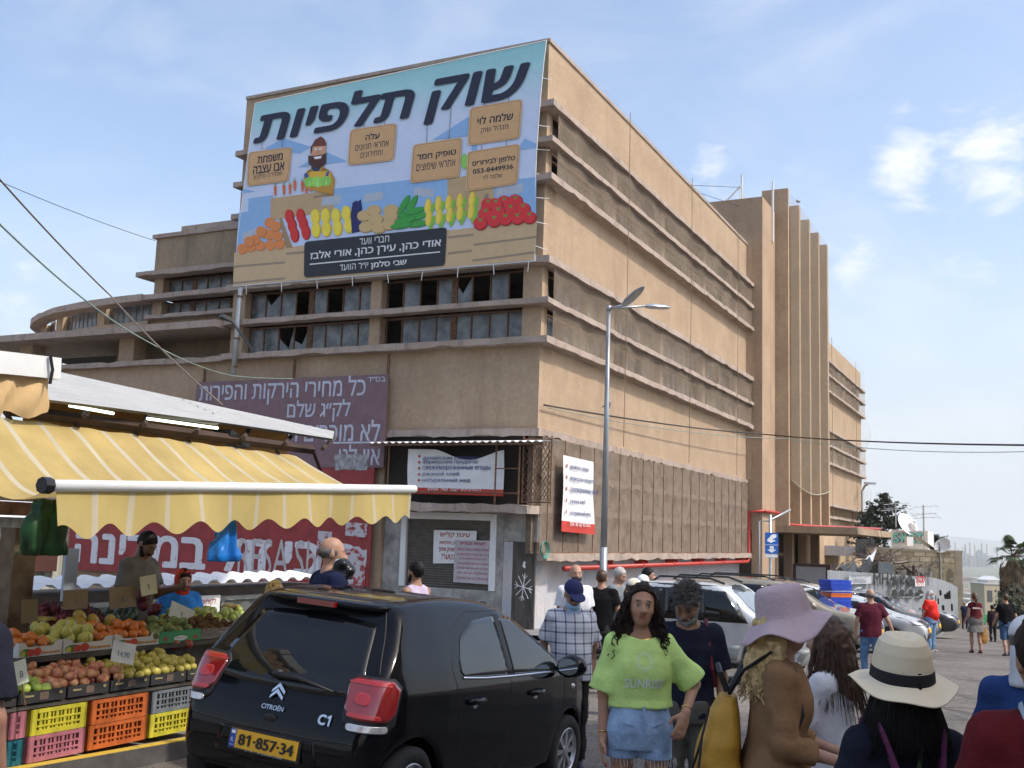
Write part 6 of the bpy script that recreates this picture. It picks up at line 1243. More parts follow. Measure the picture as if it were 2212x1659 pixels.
# the stone building behind the camera that shades this end of the street (seen mirrored in the rear window)
def build_behind():
    t = thing('shop_house', 'stone faced house mirrored in the rear window of the black hatchback', 'building', (10, 0, 0)); st = bpy.data.materials['stone_blocks']
    g = G(); g.box(-1.6, 8, -14, 8.6, -2, 11.5); g.obj('wall', st, t); g = G(); g.box(-1.9, 8.3, -14.3, 8.9, 11.501, 11.9); g.obj('cornice', CONC, t); g = G()
    for k in range(4):
        for z in (3.2, 7.2): g.box(-1.66, -1.6, -12+k*5, -10.4+k*5, z, z+2.2)
    g.obj('windows', BLACKM, t); t = thing('shop_house', 'second stone house with an awning, mirrored behind the viewer', 'building', (-9, -16, 0)); g = G(); g.box(-6, 6, -4, 4, 0, 8); g.obj('wall', st, t); g = G(); g.box(-6.2, 6.2, -4.2, 4.2, 8.001, 8.4); g.obj('cornice', CONC, t); g = G()
    for x in (-4, -.6, 2.8): g.box(x, x+1.3, 4, 4.06, 3.8, 6.2)
    g.obj('windows', BLACKM, t); g = G(); g.grid([[(-6, 4.01, 3.2), (6, 4.01, 3.2)], [(-6, 6.5, 2.5), (6, 6.5, 2.5)]]); g.obj('awning', H('c09a4a', .7), t)
build_behind()

def build_haze():
    m = bpy.data.materials.new('hazy_air'); m.use_nodes = True; nt = m.node_tree; nt.nodes.clear(); o = nt.nodes.new('ShaderNodeOutputMaterial'); v = nt.nodes.new('ShaderNodeVolumePrincipled'); v.inputs['Color'].default_value = (.97, .985, 1, 1); v.inputs['Density'].default_value = .00011; v.inputs['Anisotropy'].default_value = .3; nt.links.new(v.outputs[0], o.inputs['Volume'])
    g = G(); g.box(-26500, 26500, -2200, 26500, -95, 420); h = g.obj('haze', m); h['kind'] = 'stuff'
build_haze()
# ================================================================== cars
def poly_sdf(PX, PZ, poly):
    d = np.full(PX.shape, 9.0, dtype=np.float32); ins = np.zeros(PX.shape, dtype=bool); n = len(poly)
    for i in range(n):
        ax, az = poly[i]; bx, bz = poly[(i+1) % n]; ex, ez = bx-ax, bz-az
        t = np.clip(((PX-ax)*ex+(PZ-az)*ez)/(ex*ex+ez*ez+1e-9), 0, 1); d = np.minimum(d, np.hypot(PX-ax-t*ex, PZ-az-t*ez))
        c = ((az > PZ) != (bz > PZ)) & (PX < ex*(PZ-az)/(ez if abs(ez) > 1e-9 else 1e-9)+ax); ins ^= c
    return np.where(ins, -d, d).astype(np.float32)
def smooth_poly(p, k=1):
    for _ in range(k):
        q = []
        for i in range(len(p)):
            a, b = p[i], p[(i+1) % len(p)]; q += [(a[0]*.75+b[0]*.25, a[1]*.75+b[1]*.25), (a[0]*.25+b[0]*.75, a[1]*.25+b[1]*.75)]
        p = q
    return p
class CarBody:
    def __init__(s, prof, plan, tumb, wheels, rw, h, k=.07, track=.72):
        W = max(p[1] for p in plan); x0, x1 = min(p[0] for p in prof), max(p[0] for p in prof); z1 = max(p[1] for p in prof)
        f = s.f = Sdf((x0-.1, -W-.1, .08), (x1+.1, W+.1, z1+.1), h); n = f.n
        X = f.lo[0]+h*np.arange(n[0], dtype=np.float32); Y = f.lo[1]+h*np.arange(n[1], dtype=np.float32); Z = f.lo[2]+h*np.arange(n[2], dtype=np.float32)
        PX, PZ = np.meshgrid(X, Z, indexing='ij'); ds = poly_sdf(PX, PZ, smooth_poly(prof, 2))
        hw = np.interp(X, *zip(*plan))[:, None]*np.interp(Z, *zip(*tumb))[None, :]
        s.hw = lambda x, z: np.interp(x, *zip(*plan))*np.interp(z, *zip(*tumb))
        dy = np.abs(Y)[None, :, None]-hw[:, None, :].astype(np.float32); D = -smin(-np.broadcast_to(ds[:, None, :], dy.shape), -dy, k)
        for xw in wheels:
            r = np.hypot(PX-xw, PZ-rw)-(rw+.045); cut = np.maximum(r[:, None, :], (track-.16)-np.abs(Y)[None, :, None]); D = -smin(-D, cut, .02)
        f.D = D.astype(np.float32); f.blur(2); s.W = W; s.wheels = wheels; s.rw = rw; s.track = track
    def val(s, P):
        f = s.f; q = (P-f.lo)/f.h; q = np.clip(q, 0, np.array(f.n)-1.001); i = q.astype(int); t = q-i; o = 0
        for a in (0, 1):
            for b in (0, 1):
                for c in (0, 1): o = o+f.D[i[:, 0]+a, i[:, 1]+b, i[:, 2]+c]*np.where(a, t[:, 0], 1-t[:, 0])*np.where(b, t[:, 1], 1-t[:, 1])*np.where(c, t[:, 2], 1-t[:, 2])
        return o
    def cast(s, P, d, off, far=1.2, n=260):
        P = np.array(P, dtype=np.float64); d = np.array(d, dtype=np.float64); st = P-d*far; best = np.full(len(P), np.nan); pv = s.val(st); step = 2*far/n
        for k in range(1, n+1):
            v = s.val(st+d*step*k); hit = np.isnan(best) & (v < 0) & (pv >= 0); best[hit] = step*(k-1+pv[hit]/(pv[hit]-v[hit])); pv = v
        best = np.where(np.isnan(best), far, best); Q = st+d*best[:, None]; e = .012
        N = np.stack([s.val(Q+np.array(a)*e)-s.val(Q-np.array(a)*e) for a in ((1, 0, 0), (0, 1, 0), (0, 0, 1))], 1); N /= np.linalg.norm(N, axis=1)[:, None]+1e-9
        return Q+N*off
    def patch(s, lo, hi, side, off=.006, m=10, skirt=.012, n=22):
        """a panel between a lower and an upper curve, wrapped on the body. side: L R (x,z) B F (y,z) T (x,y)"""
        def rs(c):
            c = np.array(c, dtype=float); L_ = np.r_[0, np.cumsum(np.hypot(*np.diff(c, axis=0).T))]; t = np.linspace(0, L_[-1], n); return np.stack([np.interp(t, L_, c[:, 0]), np.interp(t, L_, c[:, 1])], 1)
        A, B = rs(lo), rs(hi); U = np.concatenate([A*(1-j/m)+B*(j/m) for j in range(m+1)])
        z = np.zeros(len(U))
        if side in 'LR': P = np.stack([U[:, 0], z, U[:, 1]], 1); d = (0, -1, 0) if side == 'L' else (0, 1, 0)
        elif side in 'BF': P = np.stack([z+(.6 if side == 'B' else s.f.lo[0]+s.f.h*s.f.n[0]-.7), U[:, 0], U[:, 1]], 1); d = (1, 0, 0) if side == 'B' else (-1, 0, 0)
        elif side in ('C-', 'C+'): q_ = -1 if side == 'C-' else 1; P = np.stack([.14+U[:, 0]*.70, q_*(.62+U[:, 0]*.72), U[:, 1]], 1); d = np.array((.72, -q_*.70, 0))
        else: P = np.stack([U[:, 0], U[:, 1], z+.9], 1); d = (0, 0, -1)
        Q = s.cast(P, d, off); N = s.cast(P, d, off-skirt); g = G(); g.grid(Q.reshape(m+1, n, 3).tolist()); ring = [j for j in range(n)]+[j*n+n-1 for j in range(1, m+1)]+[m*n+j for j in range(n-2, -1, -1)]+[j*n for j in range(m-1, 0, -1)]
        b = len(g.V); g.V += [Vector(N[k]) for k in ring]; L_ = len(ring)
        for k in range(L_): g.face((ring[k], b+k, b+(k+1) % L_, ring[(k+1) % L_]))
        if side in 'LBT' : pass
        return g
    def line(s, pts, side, r=.004, off=.0, n=40):
        c = np.array(pts, dtype=float); L_ = np.r_[0, np.cumsum(np.hypot(*np.diff(c, axis=0).T))]; t = np.linspace(0, L_[-1], n); U = np.stack([np.interp(t, L_, c[:, 0]), np.interp(t, L_, c[:, 1])], 1); z = np.zeros(n)
        if side in 'LR': P = np.stack([U[:, 0], z, U[:, 1]], 1); d = (0, -1, 0) if side == 'L' else (0, 1, 0)
        elif side in 'BF': P = np.stack([z+(.6 if side == 'B' else s.f.lo[0]+s.f.h*s.f.n[0]-.7), U[:, 0], U[:, 1]], 1); d = (1, 0, 0) if side == 'B' else (-1, 0, 0)
        else: P = np.stack([U[:, 0], U[:, 1], z+.9], 1); d = (0, 0, -1)
        Q = s.cast(P, d, off); g = G(); g.tube([Vector(q) for q in Q], r, 6); return g
GLASSC = M('tinted_car_glass', (.006, .007, .008), .03, var=.02, spec=.5); TRIM = M('car_trim', (.012, .012, .013), .5); CHROME = M('car_chrome', (.7, .7, .72), .12, 1, var=.03)
REDL = M('tail_lamp_red', (.20, .006, .008), .12, var=.1, spec=.8, coat=1); REDL2 = M('tail_lamp_bright', (.36, .018, .018), .2, coat=1); CLEARL = M('lamp_clear', (.5, .5, .52), .1, .4, var=.2, sc=30); ALLOY = M('wheel_alloy', (.42, .43, .45), .3, .7, var=.06); PLATE = M('plate_yellow', hexc('d8a51e'), .4, var=.04)
def wheel(t, x, y, r, spokes=9, steer=0):
    o = -1 if y < 0 else 1; m = Matrix.Translation((x, y, r)) @ Matrix.Rotation(steer, 4, 'Z') @ Matrix.Rotation(-o*PI/2, 4, 'X'); w = .09
    g = G(); g.lathe([(r*.62, -w), (r*.9, -w), (r*.985, -w*.75), (r, 0), (r*.985, w*.75), (r*.9, w), (r*.66, w*.95), (r*.62, w*.7), (r*.62, -w)], 40, m); wh = g.obj('wheel', RUBBER, t, smooth=True); g = G(); g.lathe([(r*.66, w*.9), (r*.63, w*.95), (r*.58, w*.6)], 36, m)
    for k in range(spokes):
        a = 2*PI*k/spokes; mm = m @ Matrix.Rotation(a, 4, 'Z'); g.add([mm @ Vector(p) for p in ((r*.12, -r*.045, w*.8), (r*.62, -r*.085, w*.82), (r*.62, r*.085, w*.82), (r*.12, r*.045, w*.8), (r*.12, -r*.05, w*.3), (r*.62, -r*.1, w*.3), (r*.62, r*.1, w*.3), (r*.12, r*.05, w*.3))], [(0, 1, 2, 3), (4, 5, 1, 0), (3, 2, 6, 7)])
    g.lathe([(r*.16, w*.5), (r*.15, w*.9), (0, w*.95)], 16, m); mesh('rim', g.V, g.F, ALLOY, wh); g = G(); g.lathe([(0, w*.1), (r*.6, w*.1)], 24, m); mesh('hub_shadow', g.V, g.F, BLACKM, wh)
SIDEG = M('side_glass', (.022, .028, .028), .03, var=.5, sc=2.2, spec=.75)
def hatchback():
    loc = Vector((-1.56, 7.19, gz(7.2))); t = thing('parked_car', 'shiny black small hatchback seen from its rear right corner beside the fruit stall', 'car', loc); t.rotation_mode = 'XYZ'
    t.rotation_euler = (R(3.0), R(2.6), R(90-28)); t.location.z = gz(7.2)+.02; t.scale = (1.04, 1.075, 1.045)
    BP = M('black_car_paint', (.004, .004, .006), .09, var=.1, spec=.22, coat=.12)
    prof = [(.07, .26), (.0, .42), (.0, .58), (.03, .70), (.07, .80), (.17, 1.0), (.38, 1.26), (.44, 1.38), (.56, 1.42), (.9, 1.455), (1.35, 1.462), (1.8, 1.425), (2.2, 1.24), (2.62, 1.0), (3.0, .92), (3.3, .8), (3.45, .62), (3.47, .42), (3.40, .24), (2.9, .2), (.5, .2)]
    cb = CarBody(prof, [(-.1, .64), (.0, .67), (.12, .74), (.35, .79), (.8, .808), (2.4, .81), (2.9, .79), (3.2, .73), (3.4, .6), (3.5, .5)], [(0, .93), (.35, .99), (.55, 1.0), (.72, .995), (.90, .98), (1.0, .94), (1.1, .89), (1.3, .775), (1.40, .70), (1.5, .6)], (.46, 2.80), .285, .016, k=.075, track=.70)
    cb.f.obj('body', BP, t)
    rw = cb.patch([(-.60, .86), (-.3, .835), (0, .83), (.3, .835), (.60, .86)], [(-.455, 1.275), (-.25, 1.30), (0, 1.305), (.25, 1.30), (.455, 1.275)], 'B', .006); rw.obj('rear_window', GLASSC, t, smooth=True)
    for sd, sg in (('R', -1), ('L', 1)):
        f = cb.patch([(.98, 1.0), (1.02, .965), (1.3, .955), (1.64, .95)], [(.99, 1.06), (1.09, 1.22), (1.3, 1.315), (1.64, 1.345)], sd, .005); f.obj('rear_side_window', SIDEG, t, smooth=True)
        f = cb.patch([(1.72, .95), (2.0, .945), (2.52, .945)], [(1.72, 1.352), (1.92, 1.335), (2.5, 1.0)], sd, .005); f.obj('front_side_window', SIDEG, t, smooth=True)
        for pts in ([(1.66, .93), (1.70, 1.37)],): cb.patch([(1.645, .95), (1.715, .95)], [(1.645, 1.355), (1.715, 1.355)], sd, .004, n=5).obj('window_pillar', TRIM, t, smooth=True)
        cb.line([(1.0, .958), (1.3, .943), (1.7, .937), (2.54, .935)], sd, .009, .004).obj('chrome_strip', CHROME, t, smooth=True)
        for pts in ([(1.68, .93), (1.70, .7), (1.66, .36), (1.6, .3)], [(2.62, .93), (2.63, .7), (2.55, .45), (2.53, .3)], [(.88, 1.02), (.93, .8), (1.0, .62), (1.02, .4)], [(.88, 1.02), (.98, 1.26), (1.25, 1.375), (1.8, 1.385)]): cb.line(pts, sd, .0045, -.002).obj('door_seam', TRIM, t, smooth=True)
        for x in (1.06, 1.99):
            q = cb.cast([(x, 0, .80), (x+.2, 0, .802)], (0, -sg, 0), .028); a, b = Vector(q[0]), Vector(q[1]); g = G(); g.tube([a+Vector((-.01, -sg*.03, 0)), a.lerp(b, .12), a.lerp(b, .88), b+Vector((.01, -sg*.03, 0))], [.013, .016, .016, .013], 8, sq=1.4); hn = g.obj('door_handle', BP, t, smooth=True); c = cb.cast([(x+.1, 0, .765)], (0, -sg, 0), -.004)[0]; g = G(); g.lathe([(.042, 0), (.03, .004), (0, .006)], 14, Matrix.Translation(c) @ Matrix.Rotation(-sg*PI/2, 4, 'X') @ Matrix.Diagonal((1.1, .8, 1, 1))); mesh('handle_cup', g.V, g.F, CHROME, hn)
        s_ = Sdf((2.3, -.12, .86), (2.75, .24, 1.16), .014); s_.ell((2.5, .10, .99), (.085, .115, .085), .02); s_.ell((2.47, .08, .97), (.075, .1, .07), .02); s_.D = np.maximum(s_.D, (2.425-(s_.lo[0]+s_.h*np.arange(s_.n[0])))[:, None, None].astype(np.float32))
        V, F = s_.polys(); mesh('door_mirror', [(p[0], sg*(p[1]+.80), p[2]) for p in V], F if sg > 0 else F[:, ::-1], BP, t, True); g = G(); m = Matrix.Translation((2.418, sg*.895, .985)); g.lathe([(0, 0), (.07, 0)], 18, m @ Matrix.Rotation(-PI/2, 4, 'Y') @ Matrix.Diagonal((.9, 1.2, 1, 1))); mesh('mirror_glass', g.V, g.F, M('mirror_glass', (.5, .55, .6), .02, 1, var=0), t.children[-1])
        q = cb.cast([(2.80, 0, .80)], (0, -sg, 0), .0)[0]; g = G(); g.lathe([(.026, 0), (.02, .012), (0, .016)], 12, Matrix.Translation(q) @ Matrix.Rotation(-sg*PI/2, 4, 'X')); g.obj('side_repeater', CLEARL, t, smooth=True)
        # tail lamps: dark surround, red cluster, bright core, clear reversing strip
        sy = lambda L_: [(sg*y, z) for y, z in L_]
        C = 'C+' if sg > 0 else 'C-'; rnd_ = lambda w0, w1, z0, z1, c=.03: ([(w0, z0+c), (w0+c, z0), (w1-c, z0), (w1, z0+c)], [(w0, z1-c), (w0+c, z1), (w1-c, z1), (w1, z1-c)])
        def sheet(nm, mt, pr, w0, w1, z0, z1, off, sk=.012, c=.03, sk2=.0):
            lo_, hi_ = rnd_(w0, w1, z0, z1, c); hi_ = [(a+sk2, b) for a, b in hi_]; a = cb.patch(lo_, hi_, C, off, skirt=sk); return mesh(nm, a.V, a.F, mt, pr, True)
        lp = sheet('tail_lamp', TRIM, t, -.145, .165, .665, .985, .008, .012, .05, .03)
        sheet('red_lens', REDL, lp, -.128, .15, .735, .965, .020, .03, .045, .025); sheet('lens_rim', REDL2, lp, -.115, .06, .745, .768, .0235, .01, .008); sheet('lens_core', REDL2, lp, -.08, .0, .815, .885, .0225, .006, .02, .01); sheet('lens_top', REDL2, lp, -.10, .12, .93, .955, .0225, .008, .01, .02); sheet('reversing_lens', CLEARL, lp, -.12, .11, .672, .712, .016, .02, .012)
        hl = cb.patch(sy([(.42, .66), (.60, .66)]), sy([(.42, .80), (.62, .82)]), 'F', .01); hl.obj('headlamp', CLEARL, t, smooth=True)
        wheel(t, .46, sg*.70, .285, 8); wheel(t, 2.80, sg*.70, .285, 8)
        cb.line([(sg*.65, 1.0), (sg*.56, 1.2), (sg*.48, 1.36)], 'B', .005, 0).obj('tailgate_seam', TRIM, t, smooth=True)
    ws = cb.patch([(-.62, .98), (0, 1.0), (.62, .98)], [(-.5, 1.36), (0, 1.38), (.5, 1.36)], 'F', .006); ws.obj('windscreen', GLASSC, t, smooth=True)
    cb.line([(-.62, .60), (-.3, .585), (0, .585), (.3, .585), (.62, .60)], 'B', .006, 0).obj('tailgate_seam', TRIM, t, smooth=True)
    # spoiler, third brake light, wiper
    s_ = Sdf((.16, -.62, 1.28), (.95, .62, 1.5), .016); s_.stack([(1.325, .11, .46, .52, 0), (1.375, .19, .50, .53, 0), (1.41, .18, .49, .56, 0), (1.425, .10, .42, .60, 0)], pw=4, k=.01); s_.blur(1); s_.obj('spoiler', BP, t)
    g = G(); g.box(.325, .36, -.15, .15, 1.352, 1.388); g.obj('brake_light', REDL, t)
    q = cb.cast([(0, y, z) for y, z in ((.05, .905), (-.12, .90), (-.40, .86))], (1, 0, 0), .02); g = G(); g.tube([Vector(q[0])+Vector((-.02, 0, 0)), Vector(q[1])+Vector((-.012, 0, 0)), Vector(q[2])], [.022, .016, .006], 6); g.lathe([(.03, -.02), (.03, .03), (0, .035)], 12, Matrix.Translation(q[0]) @ Matrix.Rotation(-PI/2, 4, 'Y')); g.obj('rear_wiper', TRIM, t, smooth=True)
    # badge: double chevron, wordmark, model badge
    def BT(g, body, y, z, w, **k):
        q = cb.cast([(0, y, z)], (1, 0, 0), .008)[0]; q2 = cb.cast([(0, y, z+.05)], (1, 0, 0), .008)[0]; put_text(g, body, frame(q, (0, -1, 0), Vector(q2)-Vector(q)), w=w, rtl=False, **k)
    g = G(); q = Vector(cb.cast([(0, 0, .78)], (1, 0, 0), .012)[0]); up = (Vector(cb.cast([(0, 0, .84)], (1, 0, 0), .012)[0])-q).normalized()
    for dz in (0, .038):
        m = frame(q+up*dz, (0, -1, 0), up); g.add([m @ Vector(p) for p in ((-.05, 0, 0), (0, .045, .014), (.05, 0, 0), (.05, -.02, 0), (0, .018, .014), (-.05, -.02, 0))], [(0, 5, 4, 1), (1, 4, 3, 2)])
    BT(g, 'CITROËN', 0, .70, .17, bold=.02); BT(g, 'C𝟣', -.40, .675, .085, bold=.05); g.obj('badge', CHROME, t)
    g = G(); qq = cb.cast([(0, 0, .655)], (1, 0, 0), .004)[0]; g.lathe([(.045, 0), (.03, .006), (0, .004)], 14, Matrix.Translation(qq) @ Matrix.Rotation(-PI/2, 4, 'Y') @ Matrix.Diagonal((.6, 1.2, 1, 1))); g.obj('tailgate_handle', TRIM, t, smooth=True)
    # number plate
    q = Vector(cb.cast([(0, 0, .50)], (1, 0, 0), .02)[0]); m = frame(q, (0, -1, 0), (.10, 0, 1)); g = G(); g.box(-.275, .275, -.068, .068, -.03, -.004, m); pl = g.obj('number_plate', TRIM, t); g = G(); g.box(-.26, .26, -.055, .055, -.003, .002, m); mesh('yellow_field', g.V, g.F, PLATE, pl); g = G(); g.box(-.26, -.215, -.055, .055, .0025, .004, m); mesh('blue_band', g.V, g.F, H('23479c', .4), pl)
    g = G(); put_text(g, '8𝟣·857·34', m @ Matrix.Translation((.025, -.033, .006)), w=.42, h=.066, bold=.03, rtl=False); mesh('digits', g.V, g.F, BLACKM, pl)
    g = G(); put_text(g, 'IL', m @ Matrix.Translation((-.2375, -.02, .006)), w=.022, rtl=False); g.box(-.252, -.223, .028, .046, .0045, .006, m); put_text(g, 'ישראל', m @ Matrix.Translation((-.2375, -.045, .006)), w=.03); put_text(g, '*3008 | לובינסקי טרייד & ליס', m @ Matrix.Translation((0.02, -.0675, .0)), w=.30); mesh('plate_lettering', g.V, g.F, WHITE, pl)
    q = Vector(cb.cast([(0, 0, .40)], (1, 0, 0), .01)[0]); g = cb.patch([(-.40, .40), (0, .38), (.40, .40)], [(-.36, .57), (0, .575), (.36, .57)], 'B', .003); g.obj('plate_recess', BP, t, smooth=True)
hatchback()
PROFS = {
 'suv': [(.06, .36), (0, .5), (0, .85), (.1, 1.05), (.35, 1.55), (.6, 1.70), (1.6, 1.74), (2.6, 1.70), (3.1, 1.5), (3.65, 1.12), (4.4, 1.02), (4.72, .88), (4.82, .6), (4.75, .36), (4.2, .28), (.6, .28)],
 'boxy': [(.04, .36), (0, .5), (0, .85), (.04, .95), (.10, 1.42), (.22, 1.55), (1.2, 1.58), (1.75, 1.54), (2.25, 1.0), (3.1, .94), (3.3, .85), (3.36, .55), (3.3, .36), (2.8, .28), (.5, .28)],
 'sedan': [(.06, .3), (0, .5), (.04, .9), (.5, .98), (.95, 1.02), (1.5, 1.38), (2.2, 1.43), (2.8, 1.36), (3.5, .98), (4.2, .86), (4.5, .7), (4.52, .42), (4.4, .24), (3.8, .2), (.6, .2)],
 'mpv': [(.06, .3), (0, .5), (.04, .95), (.2, 1.3), (.4, 1.58), (1.4, 1.66), (2.5, 1.6), (3.1, 1.34), (3.7, 1.0), (4.35, .9), (4.62, .72), (4.65, .42), (4.55, .24), (3.9, .2), (.6, .2)]}
def parked(kind, u, Y, paint, label, W=.9, wr=.33, plate=True, **kw):
    prof = PROFS[kind]; Lx = max(p[0] for p in prof); Hz = max(p[1] for p in prof); belt = {'suv': 1.08, 'boxy': .96, 'sedan': .95, 'mpv': 1.0}[kind]
    xw = (.85, Lx-.92); th = -R(26.6); p = at(u, 1380, Y); rot = Matrix.Rotation(th, 3, 'Z'); loc = Vector((p.x, p.y, 0))-rot @ Vector((xw[1], -W, 0)); loc.z = gz(p.y-.5)+.02
    t = thing('parked_car', label, 'car', loc, th, 'cars parked nose out before the hall'); t.rotation_euler = (0, 0, th)
    cb = CarBody(prof, [(0, W*.86), (.3, W*.96), (1, W), (Lx-1.2, W), (Lx-.5, W*.93), (Lx, W*.72)], [(0, .95), (.5, 1), (belt, .985), (belt+.2, .93 if kind != 'boxy' else .96), (Hz, .76 if kind != 'boxy' else .86)], xw, wr, .035, k=.1, track=W-.12); cb.f.obj('body', paint, t)
    top = Hz-.12
    spans = {'suv': [(.55, .62, 1.05, 1.2), (1.3, 1.25, 2.15, 2.15), (2.25, 2.25, 3.45, 2.95)], 'boxy': [(.16, .24, .62, .62), (.72, .72, 1.26, 1.26), (1.36, 1.36, 2.06, 1.74)], 'sedan': [(1.3, 1.65, 2.1, 2.1), (2.2, 2.2, 3.25, 2.78)], 'mpv': [(.35, .5, 1.2, 1.2), (1.3, 1.3, 2.2, 2.2), (2.3, 2.3, 3.4, 3.0)]}[kind]
    for sd in 'RL':
        if kind == 'boxy': cb.patch([(.1, belt-.02), (2.14, belt-.02)], [(.16, Hz-.06), (1.8, Hz-.06)], sd, .004, m=6, n=16).obj('black_window_frame', TRIM, t, smooth=True)
        for a, b, c, d in spans: cb.patch([(a, belt+.04), (c, belt+.03)], [(b, top-.02), (d, top-.03 if d < Lx*.62 else top-.16)], sd, .008, m=6, n=10).obj('side_window', GLASSC, t, smooth=True)
        cb.line([(spans[1][0]-.05, belt), (spans[1][0], .4)], sd, .008, 0).obj('door_seam', TRIM, t); cb.line([(spans[-1][0]-.05, belt), (spans[-1][0]-.05, .4)], sd, .008, 0).obj('door_seam', TRIM, t)
        if kind in ('suv', 'mpv', 'boxy'): cb.patch([(.3, .34), (Lx-.4, .34)], [(.2, .58), (Lx-.25, .58)], sd, .006, m=4, n=30).obj('lower_cladding', kw.get('clad', TRIM), t, smooth=True)
        if kind in ('suv', 'boxy'): g = G(); s_ = -1 if sd == 'R' else 1; e_ = Lx*.5; g.tube([(.4, s_*W*.68, Hz-.05), (.55, s_*W*.68, Hz+.05), (e_-.25, s_*W*.68, Hz+.05), (e_, s_*W*.68, Hz-.03)], .02, 6); g.obj('roof_rail', TRIM, t)
        s_ = -1 if sd == 'R' else 1; g = G(); q = Vector((spans[-1][2]-.05, s_*(W+.1), belt+.1)); g.lathe([(0, -.1), (.07, -.07), (.1, 0), (.07, .07), (0, .1)], 10, Matrix.Translation(q) @ Matrix.Diagonal((.7, 1.1, .8, 1))); g.obj('door_mirror', paint if kind != 'boxy' else TRIM, t, smooth=True)
        cb.patch([(s_*W*.50, .72), (s_*W*.86, .74)], [(s_*W*.52, .86), (s_*W*.86, .93)], 'F', .01, m=5, n=8).obj('headlamp', CLEARL, t, smooth=True)
        for x in xw: wheel(t, x, s_*(W-.12), wr, 10)
        g = cb.line([(1.4, belt-.12), (1.62, belt-.12)], sd, .02, .02, 6); g.obj('door_handle', paint, t)
    sc = Lx*.62; cb.patch([(-W*.72, belt+.02), (0, belt+.04), (W*.72, belt+.02)], [(-W*.6, top-.02), (0, top), (W*.6, top-.02)], 'F', .009, m=8, n=14).obj('windscreen', GLASSC if kw.get('ws') is None else kw['ws'], t, smooth=True)
    cb.patch([(-W*.66, belt+.05), (W*.66, belt+.05)], [(-W*.58, top-.05), (W*.58, top-.05)], 'B', .008, m=6, n=10).obj('rear_window', GLASSC, t, smooth=True)
    cb.patch([(-W*.42, .66), (W*.42, .66)], [(-W*.42, .82), (W*.42, .82)], 'F', .008, m=4, n=8).obj('grille', TRIM, t, smooth=True); cb.patch([(-W*.7, .36), (W*.7, .36)], [(-W*.75, .52), (W*.75, .52)], 'F', .008, m=4, n=10).obj('front_bumper', TRIM, t, smooth=True)
    if plate: cb.patch([(-.26, .53), (.26, .53)], [(-.26, .64), (.26, .64)], 'F', .02, m=3, n=5).obj('number_plate', PLATE, t)
    for s_ in (-1, 1): cb.patch([(s_*W*.6, .8), (s_*W*.82, .8)], [(s_*W*.6, 1.05), (s_*W*.8, 1.05)], 'B', .008, m=4, n=5).obj('tail_lamp', REDL, t, smooth=True)
    return t
def build_parked():
    pt = lambda n, c, r_=.28, me=.3: M('car_paint_'+n, c, r_, me, var=.05, coat=1)
    SKYG = M('windscreen_glass', (.22, .25, .28), .06, var=.2, sc=1.2, spec=.8)
    parked('suv', 1806, 25.6, pt('gold', (.33, .29, .22)), 'pale gold large estate with grey lower panels, roof rails and alloy wheels', .95, .37, clad=H('6a665e', .6), ws=SKYG)
    parked('boxy', 1655, 17.6, pt('white', (.62, .63, .63)), 'boxy white four wheel drive with black roof edge behind the lilac hat', .86, .36, ws=SKYG, clad=H('9aa0a0', .5))
    parked('sedan', 1575, 21.5, pt('grey', (.17, .185, .20)), 'grey saloon mostly hidden behind the bearded man', .87, .31)
    parked('suv', 1842, 31.5, pt('bright_white', (.68, .69, .70)), 'white off roader with black roof rails behind the stack of blue crates', .92, .36, ws=SKYG)
    parked('sedan', 1922, 28.6, pt('silver', (.42, .43, .44)), 'silver saloon with a yellow number plate beside the man in maroon', .85, .31, ws=SKYG)
    parked('mpv', 1958, 34, pt('steel_grey', (.16, .155, .15)), 'dark bronze people carrier parked closest to the graffiti daubed hoarding', .9, .33, ws=SKYG)
    parked('sedan', 2012, 41, pt('night', (.02, .021, .024)), 'black low car whose nose shows behind the man in the red shirt', .86, .31)
    # blue crates
    q = at(1805, 1340, 28.6); zb = gz(28.6); zt = at(1805, 1252, 28.6).z; n = 17; w = (at(1832, 1300, 28.6).x-at(1779, 1300, 28.6).x); hh = (zt-zb)/n
    pal = [M('stack_blue', hexc('2448b8'), .45), M('stack_orange', hexc('d06a34'), .45), M('stack_green', hexc('1f5a48'), .45)]
    lb = {13: 'orange crate in the tall stack of blue crates', 9: 'green crate low in the tall stack of blue crates'}
    for k in range(n):
        t = thing('stacked_crate', lb.get(k, 'blue plastic crate in the tall stack by the white off roader'), 'crate', (q.x+rnd.uniform(-.02, .02), q.y, zb+k*hh), .35+rnd.uniform(-.04, .04), 'crates in the tall blue stack'); g = G(); x0, x1, y0, y1 = -w/2, w/2, -.25, .25
        for a in ((x0, x1, y0, y0+.03), (x0, x1, y1-.03, y1), (x0, x0+.03, y0+.031, y1-.031), (x1-.03, x1, y0+.031, y1-.031)): g.box(*a, .012, hh*.62); g.box(a[0]-.01, a[1]+.01, a[2]-.01, a[3]+.01, hh*.65, hh*.93)
        g.box(x0, x1, y0, y1, 0, .01); g.obj('crate_sides', pal[1 if k == 13 else 2 if k == 9 else 0], t)
build_parked()
